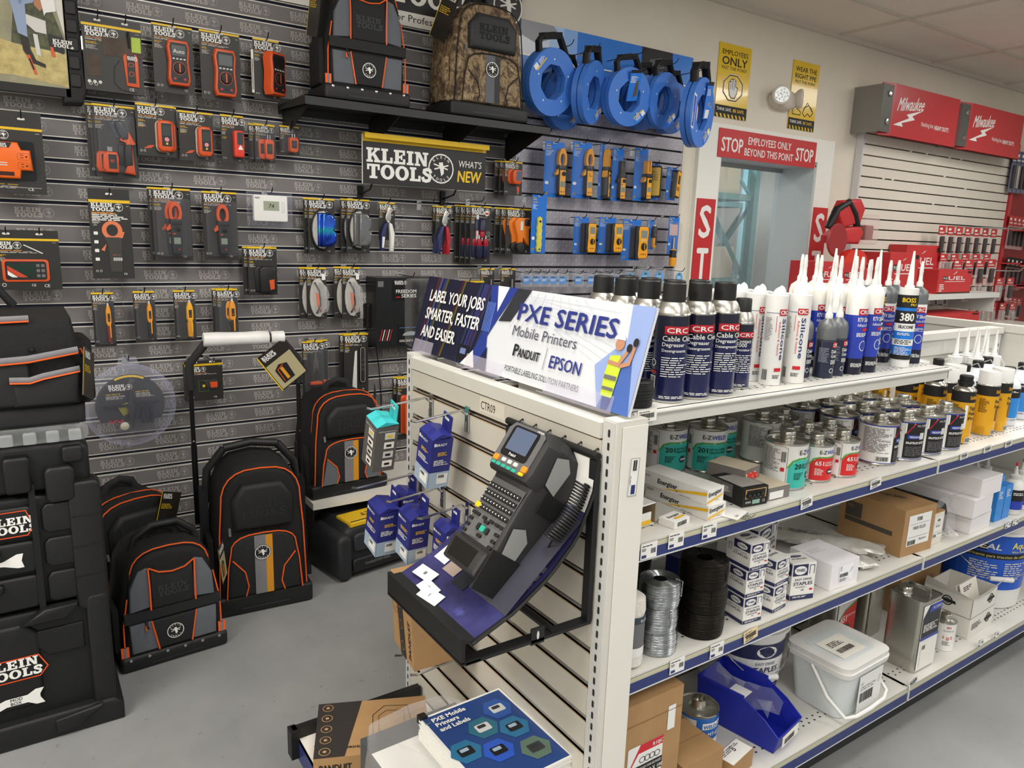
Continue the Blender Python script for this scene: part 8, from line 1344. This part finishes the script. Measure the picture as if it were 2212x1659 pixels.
# square bucket
L_, F_, R__ = atz(1735, 1500, ZB), atz(1812, 1562, ZB), atz(1893, 1512, ZB); ux = R__-F_; a = math.atan2(ux.y, ux.x); w_ = ux.length; d_ = .165
t_ = thing('square_bucket', 'square white bucket of cable staples with clear lid and plastic handle', 'bucket', (F_.x, F_.y, ZB+.001), a); PT_ = mat('#d3d9da', .35)
def taper(m, z0, z1, g0, g1, mt, r=.03):
    A = rrect(w_+2*g0, d_+2*g0, r, 4, w_/2, d_/2); B = rrect(w_+2*g1, d_+2*g1, r, 4, w_/2, d_/2); n = len(A); m.add([(x, y, z0) for x, y in A]+[(x, y, z1) for x, y in B], [(i, (i+1) % n, n+(i+1) % n, n+i) for i in range(n)]+[tuple(range(n))[::-1], tuple(range(n, 2*n))], mt)
m = MB(); taper(m, 0, .15, -.006, .01, PT_); m.at(w_*.32, -.0105, 0, rx=.0); m.r2(0, w_*.62, .01, .125, WHITE, 1); m.tx('1/2"', .01, .095, .007, INK, 2); m.tx('CABLE STAPLES STEEL', .01, .085, .005, INK, 2, w=w_*.4); m.tx('BUCKET OF 5000', .01, .077, .005, INK, 2, w=w_*.34); bars(m, .01, .04, w_*.34, .03, l=2, n=16); m.st2([(w_*.5, .08), (w_*.54, .1), (w_*.57, .098), (w_*.53, .078)], .0008, INK, 2); m.pop(); m.build('bucket_body', t_, 40)
m = MB(); taper(m, .14, .155, .018, .02, WP); taper(m, .155, .172, .016, .018, WP); taper(m, .172, .1725, -.012, -.012, PT_); m.build('lid', t_, 40)
m = MB(); m.tube([(-.016, d_*.55, .14), (-.02, d_*.2, .07), (-.01, -.02, .03), (.03, -.03, .026), (w_*.5, -.034, .03), (w_-.02, -.03, .03), (w_+.01, -.02, .04), (w_+.02, d_*.2, .08), (w_+.016, d_*.5, .14)], .004, WP, 8, flat=1.4); m.build('handle', t_, 60)
m = MB(); m.at(0, d_, .1735, rx=-PI/2); m.r2(.03, w_-.05, -.14, -.05, PAPER, 1); bars(m, .05, -.12, .07, .018, l=2, n=16); m.lines(.05, .13, -.07, .003, 4, INK, 2); m.pop(); m.build('lid_label', t_)
# metal jugs
def jug(name, label, x, y, rz, w, d, h, kind):
    t = thing(name, label, 'metal can', (x, y, ZB), rz); m = MB(); A = rrect(w, d, .014, 3, w/2, d/2); n = len(A)
    m.add([(p[0], p[1], 0) for p in A]+[(p[0], p[1], h) for p in A], [(i, (i+1) % n, n+(i+1) % n, n+i) for i in range(n)]+[tuple(range(n))[::-1], tuple(range(n, 2*n))], CAN); A2 = rrect(w+.004, d+.004, .015, 3, w/2, d/2); m.add([(p[0], p[1], h-.002) for p in A2]+[(p[0], p[1], h+.003) for p in A2], [(i, (i+1) % n, n+(i+1) % n, n+i) for i in range(n)], CAN); m.build('can_body', t, 40)
    m = MB(); m.at(0, -.0006, 0)
    if kind == 'ez': m.r2(w*.06, w*.94, .02, h*.93, LT, 1); m.p2([(w*.1, h*.12), (w*.94, h*.12), (w*.94, h*.7), (w*.4, h*.62), (w*.1, h*.5)], RD2, 2); m.st2([(w*.1, h*.5), (w*.4, h*.63), (w*.94, h*.71)], .004, mat('#4f9d3a', .4), 3); m.tx('EZ', w*.26, h*.76, h*.09, INK, 3, bold=.03); m.tx('WELD', w*.46, h*.76, h*.09, CB, 3, bold=.03, w=w*.36); m.tx('651', w*.2, h*.46, h*.1, WHITE, 3, bold=.04, w=w*.28); m.tx('CONDUIT CEMENT', w*.5, h*.52, h*.035, WHITE, 3, w=w*.4); m.d2(w*.55, h*.36, w*.12, mat('#3a4450', .4), 3); m.lines(w*.16, w*.4, h*.36, .002, 5, WHITE, 3)
    elif kind == 'pvc': m.r2(w*.06, w*.96, .008, h*.95, WHITE, 1); m.p2([(w*.08, h*.5), (w*.94, h*.5), (w*.94, h*.94), (w*.35, h*.94), (w*.08, h*.78)], mat('#1d1f26', .3), 2); m.p2([(w*.3, h*.84), (w*.94, h*.84), (w*.94, h*.94), (w*.4, h*.94)], mat('#2c3f9c', .3), 3); m.tx('PVC CEMENT', w*.5, h*.87, h*.035, WHITE, 4, w=w*.4); m.r2(w*.06, w*.96, h*.46, h*.5, mat('#2c3f9c', .3), 3); m.lines(w*.14, w*.9, h*.68, .002, 7, WHITE, 3); m.r2(w*.18, w*.72, h*.06, h*.4, PAPER, 2); bars(m, w*.22, h*.32, w*.14, h*.06, l=3, n=8)
    m.pop(); m.build('label', t)
    m = MB(); m.at(w*.28, d*.7, h); m.lathe([(.022, 0), (.02, .004), (.019, .007), (.02, .01), (.019, .013), (.02, .018), (.018, .021)], CAN, 24); m.pop(); m.build('screw_cap', t, 40); m = MB(); m.tube([(w*.62, d*.2, h), (w*.62, d*.2, h+.018), (w*.56, d*.75, h+.02), (w*.56, d*.75, h)], .003, CHROME, 6, flat=2.5); m.build('handle', t, 50)
F_, R__ = atz(1972, 1457, ZB), atz(2030, 1430, ZB); jug('solvent_jug', 'large rectangular metal can with blue black PVC cement label', F_.x, F_.y, math.atan2(R__.y-F_.y, R__.x-F_.x)+.05, .12, .11, .24, 'pvc')
jug('solvent_jug', 'rectangular metal can with red 651 EZWELD label behind the square bucket', 2.1, 1.2, .05, .125, .1, .24, 'ez'); jug('solvent_jug', 'plain rectangular metal can between the red and blue labelled ones', 2.29, 1.2, .1, .12, .1, .25, ''); jug('solvent_jug', 'plain metal can in shadow behind the round staple bucket', 1.87, 1.28, .1, .12, .09, .24, '')
t_ = thing('coating_can', 'small white 3M Scotchkote can in front of the white cartons', 'can', (2.49, 1.045, ZB), -.8); R = .033; m = MB(); m.lathe([(R, 0), (R, .095), (R*1.03, .1), (R*.6, .104), (R*.5, .106), (R*.5, .12), (R*.42, .122)], CAN, 28, [WHITE]); m.warp = R; m.tx('3M', -.006, .08, .008, RED, 1, bold=.05); m.tx('Scotchkote', -.014, .07, .005, INK, 1); m.st2([(-.014, .052), (0, .047), (.014, .052)], .003, RED, 1); m.st2([(-.014, .046), (0, .041), (.014, .046)], .003, RED, 1); m.lines(-.014, .014, .035, .0016, 5, GREY, 1); m.warp = None; m.build('can_body', t_, 40)
for k in range(2):
    t_ = thing('white_box', ('lower white shipping box with black round seal on the far bottom deck', 'upper open white shipping box with torn flaps and papers')[k], 'box', (2.61, 1.02, ZB+.073*k), .05); w_, d_ = .2, .16; m = MB(); BXW = mat('#dddbd4', .55)
    if k == 0: m.box(0, w_, 0, d_, 0, .072, BXW); m.lines(.02, .1, .05, .0025, 5, INK, 1)
    else:
        for q in ((0, w_, 0, .003), (0, w_, d_-.003, d_), (0, .003, 0, d_), (w_-.003, w_, 0, d_)): m.box(q[0], q[1], q[2], q[3], 0, .072, BXW)
        m.box(0, w_, 0, d_, 0, .003, BXW); m.add([(0, 0, .072), (w_, 0, .072), (w_*1.0, -.02, .11), (w_*.2, -.03, .1)], [(0, 1, 2, 3)], BXW); m.add([(0, 0, .072), (0, d_, .072), (-.03, d_*.9, .115), (-.04, .03, .1)], [(3, 2, 1, 0)], BXW)
    for (rr, wx, yy) in ((0, w_*.75, 0), (-PI/2, d_*.5, 0)):
        m.at(0, 0 if rr == 0 else d_, 0, rz=rr); m.at(0, -.0004, 0); m.ring2(wx, .04, .018, .004, INK, 1, 16); m.d2(wx, .04, .011, GREY, 1); m.p2([(wx-.03, .035), (wx+.03, .035), (wx+.026, .045), (wx-.026, .045)], INK, 2); m.pop(); m.pop()
    m.build('carton', t_)
    if k: m = MB(); m.at(.03, .03, .0, rx=-.3); m.box(0, .13, .0, .003, 0, .1, PAPER); m.box(.0, .12, .012, .015, 0, .095, CW); m.lines(.02, .1, .085, .003, 3, INK, 1); m.pop(); m.build('folded_papers', t_)
t_ = thing('brown_carton', 'brown carton standing behind the open white box on the far deck', 'box', (2.56, 1.24, ZB)); m = MB(); m.box(0, .28, 0, .13, 0, .3, KRAFT); m.build('carton', t_)
# ================================================================ red tool department on the far wall
MR = mat('#b8383c', .3, noise=.02); MR2 = mat('#93292d', .45); MRB = mat('#bc3033', .4)
def bolt(m, x, z, w, mt, l=1): h = w*.22; m.p2([(x, z), (x+w*.52, z+h*.75), (x+w*.42, z+h*1.0), (x+w, z+h*1.6), (x+w*.62, z+h*.95), (x+w*.72, z+h*.7), (x+w*.28, z+h*.25), (x+w*.34, z-h*.02)], mt, l)
ZH0, ZH1 = 2.29, 2.64
a = aty(1918, 175, YW-.22); xb = a.x; pA = aty(2083, 215, YW-.22); PN = .26
zt = a.z; zb_ = aty(1906, 290, YW-.22).z; hh = zt-zb_
L1 = pA.x-a.x
for k in range(2):
    x0 = xb+k*(L1+.03); t = thing('header_sign', ('red Milwaukee header board, left one with grey end bracket', 'red Milwaukee header board, right one running out of the picture')[k], 'sign', (x0, YW-.22, zb_)); LL = L1
    m = MB(); m.add([(0, .03, 0), (0, .03, hh), (PN*.45, 0, hh), (PN*.45, 0, 0)], [(0, 1, 2, 3)], MR); m.add([(PN*.45, 0, 0), (PN*.45, 0, hh), (LL-PN*.2, 0, hh), (LL-PN*.2, 0, 0), (LL, .03, 0), (LL, .03, hh)], [(0, 1, 2, 3), (3, 2, 5, 4)], MR)
    m.box(.0, LL, .03, .036, 0, hh, MR2); m.tx('Milwaukee', PN*.62, hh*.5, hh*.26, WHITE, 1, bold=.02, shear=.45, w=LL*.32, rot=.1); bolt(m, PN*.5, hh*.22, LL*.36, WHITE); m.tx('Nothing but', PN*.62+LL*.32, hh*.3, hh*.09, WHITE, 1, w=LL*.16); m.tx('HEAVY DUTY.', PN*.62+LL*.495, hh*.28, hh*.09, WHITE, 1, w=LL*.2, bold=.04); m.build('board', t)
    m = MB(); GM = mat('#8b8a86', .4, .3); m.box(-.035, -.031, 0, .22, hh*.05, hh*.95, GM); m.add([(-.035, 0, hh*.05), (-.035, 0, hh*.95), (.09, -.002, hh*.95), (.09, -.002, hh*.05)], [(0, 3, 2, 1), (0, 1, 2, 3)], GM)
    for z in (.25, .78): m.at(.045, -.004, hh*z, rx=PI/2); m.lathe([(.022, 0), (.02, .006), (.008, .008)], CHROME, 14); m.pop()
    m.build('end_bracket', t)
# red pegboard bay at the right
t = thing('red_pegboard', 'red steel pegboard bay hung with tool packs at the right picture edge', 'pegboard', (7.64, YW-.032, .2)); m = MB(); m.box(0, 1.4, 0, .03, 0, 2.15, MR2); m.box(-.02, .03, -.03, .03, 0, 2.2, MR); m.build('board', t)
for z in (1.45, 1.15, .95): m = MB(); m.box(0, 1.3, -.2, 0, z-.012, z, MR); m.box(0, 1.3, -.2, -.195, z-.03, z, MR); m.build('tray', t)
def rpack(px, py, w, h, d, kind, rowlb, grp):
    p = aty(px, py, YW-d); m = MB(); c = {'r': MRB, 'b': mat('#545a78', .35), 'k': BLACK, 'w': LT}[kind]; t = thing('accessory_pack', rowlb, 'tool pack', tuple(p), 0, group=grp)
    m.box(0, w, 0, .003, -h, 0, clear('#f2d6d6', .35, .1) if kind != 'b' else mat('#6b6f86', .35)); m.box(0, w, -.0015, .003, -h*.3, 0, c); m.r2(w*.1, w*.5, -h*.14, -h*.07, WHITE, 4); m.r2(w*.1, w*.8, -h*.24, -h*.2, LT, 4); m.build('card', t)
    m = MB(); m.puff(rrect(w*.4, h*.55, w*.08, 2, w*.5, -h*.62), 0, -.02, .004, mat('#3b3436', .3) if (px+py) % 2 else mat('#b9b4b4', .25, .6)); m.build('bit', t, 40)
rr = random.Random(12)
for row, (y0, x0, x1, n, w, h, d, k) in enumerate(((487, 2030, 2162, 7, .1, .24, .2, 'r'), (548, 2032, 2150, 5, .12, .2, .22, 'r'), (560, 2062, 2160, 4, .14, .22, .3, 'r'), (600, 2085, 2200, 5, .13, .2, .28, 'r'), (655, 2095, 2205, 5, .12, .2, .25, 'r'), (620, 2000, 2060, 3, .1, .16, .15, 'r'))):
    lb = 'clear fronted red headed pack on the %s of the red wall' % ('top hook row', 'second hook row', 'second row, nearer packs,', 'third hook row', 'lowest visible hook row', 'row behind the red boxes')[row]
    for i in range(n): rpack(x0+(x1-x0)*i/n, y0+(0 if row else i*1.2), w, h, d, k, lb, 'red packs, row at height %d' % (500-row*20))
for row, (y0, h, k, lb) in enumerate(((325, .36, 'b', 'long blue grey drill bit pack high on the red pegboard'), (465, .3, 'r', 'red headed long bit pack in the middle of the red pegboard'), (555, .3, 'k', 'dark hole saw pack low on the red pegboard'), (640, .2, 'r', 'short red pack near the bottom of the red pegboard'))):
    for i in range(4): rpack(2186+i*9+(y0-400)*-.06, y0+i*1.5, .09, h, .09, k, lb, ('drill bit packs high on the pegboard', 'red bit packs in the middle of the pegboard', 'dark packs low on the pegboard', 'short packs near the pegboard bottom')[row])
for row, py in enumerate((492, 585)): p = aty(2150, py, YW-.3); m = MB(); m.tube([(-.3, .25, 0), (.2, 0, 0), (.42, -.02, .0), (.45, -.03, .03)], .006, CHROME); tag(m.build('display_hook', loc=tuple(p)), ('long chrome hook above the red packs', 'long chrome hook lower among the red packs')[row], 'hook')
# counter shelves carrying red boxes
def rshelf(lb, x0, x1, z, d): t = thing('wall_shelf', lb, 'shelf', (x0, YW-.05-d, z)); m = MB(); m.box(0, x1-x0, 0, d, -.02, 0, mat('#d5d2ca', .4)); m.box(0, x1-x0, -.002, 0, -.04, 0, LT); m.build('shelf_board', t); m = MB(); m.box(.02, .03, .02, d, -.16, -.02, LT); m.box(x1-x0-.03, x1-x0-.02, .02, d, -.16, -.02, LT); m.build('bracket', t)
def rbox(lb, px0, py0, px1, py1, Y, dep, txt, sub=None, base=None):
    a = aty(px0, py1, Y); b = aty(px1, py1, Y); c = aty(px0, py0, Y); w = b.x-a.x; h = c.z-a.z; z = base if base is not None else a.z; h = c.z-z
    t = thing('tool_box_carton', lb, 'box', (a.x, Y, z)); m = MB(); m.box(0, w, 0, dep, 0, h, MRB); m.at(0, -.0004, 0)
    if txt: m.tx(txt, w*.3, h*.58, h*.16, WHITE, 1, bold=.03, w=w*.5); m.r2(w*.14, w*.27, h*.58, h*.72, INK, 1); m.tx('M18', w*.15, h*.6, h*.1, WHITE, 2, w=w*.11); bolt(m, w*.42, h*.82, w*.14, WHITE)
    m.r2(w*.2, w*.8, h*.5, h*.52, WHITE, 1); m.r2(w*.86, w*.97, h*.86, h*.95, INK, 1); m.lines(w*.06, w*.2, h*.4, .008, 4, WHITE, 1); m.r2(0, w, 0, h*.06, mat('#2a1a1a', .4), 1); m.pop(); m.build('carton', t); return t
ZS = 1.12
rshelf('white shelf on the far slatwall carrying the red saw cartons', 4.96, 6.75, ZS, .42)
Yb = YW-.44
rbox('red FUEL carton left of the arched one below the cordless saw', 1757, 565, 1812, 650, Yb, .2, 'FUEL', base=ZS); k = rbox('large red FUEL carton with arched top behind the sealant nozzles', 1808, 568, 1871, 650, Yb-.0, .25, 'FUEL', base=ZS)
m = MB(); wv = (aty(1871, 600, Yb)-aty(1808, 600, Yb)).x; m.prism([(wv*.02, .0)]+ell(wv*.48, 0, wv*.4, .09, 16, 0, 180)[::1]+[(0, 0)], .05, .0, mat('#cf3526', .4)); o = m.build('arched_flap', k); o.location = (0, 0, aty(1808, 568, Yb).z-ZS)
rbox('red FUEL carton in the middle stack, lower front', 1912, 545, 1975, 640, Yb, .22, 'FUEL', base=ZS); rbox('red FUEL carton in the middle stack, upper rear', 1945, 528, 2020, 640, Yb+.24, .14, 'FUEL', base=ZS)
rbox('wide red FUEL carton at the right of the stack', 2020, 583, 2092, 645, Yb, .2, 'UEL', base=ZS)
rshelf('lower white shelf on the far slatwall carrying flat red cartons', 5.6, 7.5, .84, .45); rbox('flat red Milwaukee carton on the lower far shelf', 1985, 682, 2110, 720, YW-.48, .25, None, base=.84)
p = aty(1830, 495, YW-.4); zc = aty(1808, 568, Yb).z
t = thing('cordless_saw', 'red and black cordless saw standing on the red cartons', 'power saw', (p.x-.1, Yb+.1, zc+.125)); m = MB(); m.puff([(0, 0), (.3, 0), (.34, .08), (.3, .12), (.1, .1), (0, .05)], .06, -.04, .02, MRB); m.puff([(.12, .1), (.32, .14), (.36, .24), (.3, .3), (.1, .28), (.05, .2)], .04, -.02, .02, MRB); m.build('housing', t, 40)
m = MB(); m.tube([(-.02, 0, .1), (.04, -.01, .22), (.16, -.01, .27), (.24, -.01, .2), (.3, -.01, .1)], .025, BLACK, 8); m.build('grip', t, 50); m = MB(); m.at(.0, -.05, .02, rx=PI/2); m.lathe([(.1, 0), (.11, .01), (.1, .02)], MR2, 24); m.pop(); m.build('blade_guard', t, 40); m = MB(); m.puff(rrect(.16, .2, .02, 3, .45, .1), .06, -.03, .01, clear('#e8c9c4', .35, .1)); m.puff(rrect(.1, .1, .01, 3, .45, .08), .04, -.01, .01, mat('#7d3a35', .5)); m.build('battery_pack', t, 40)
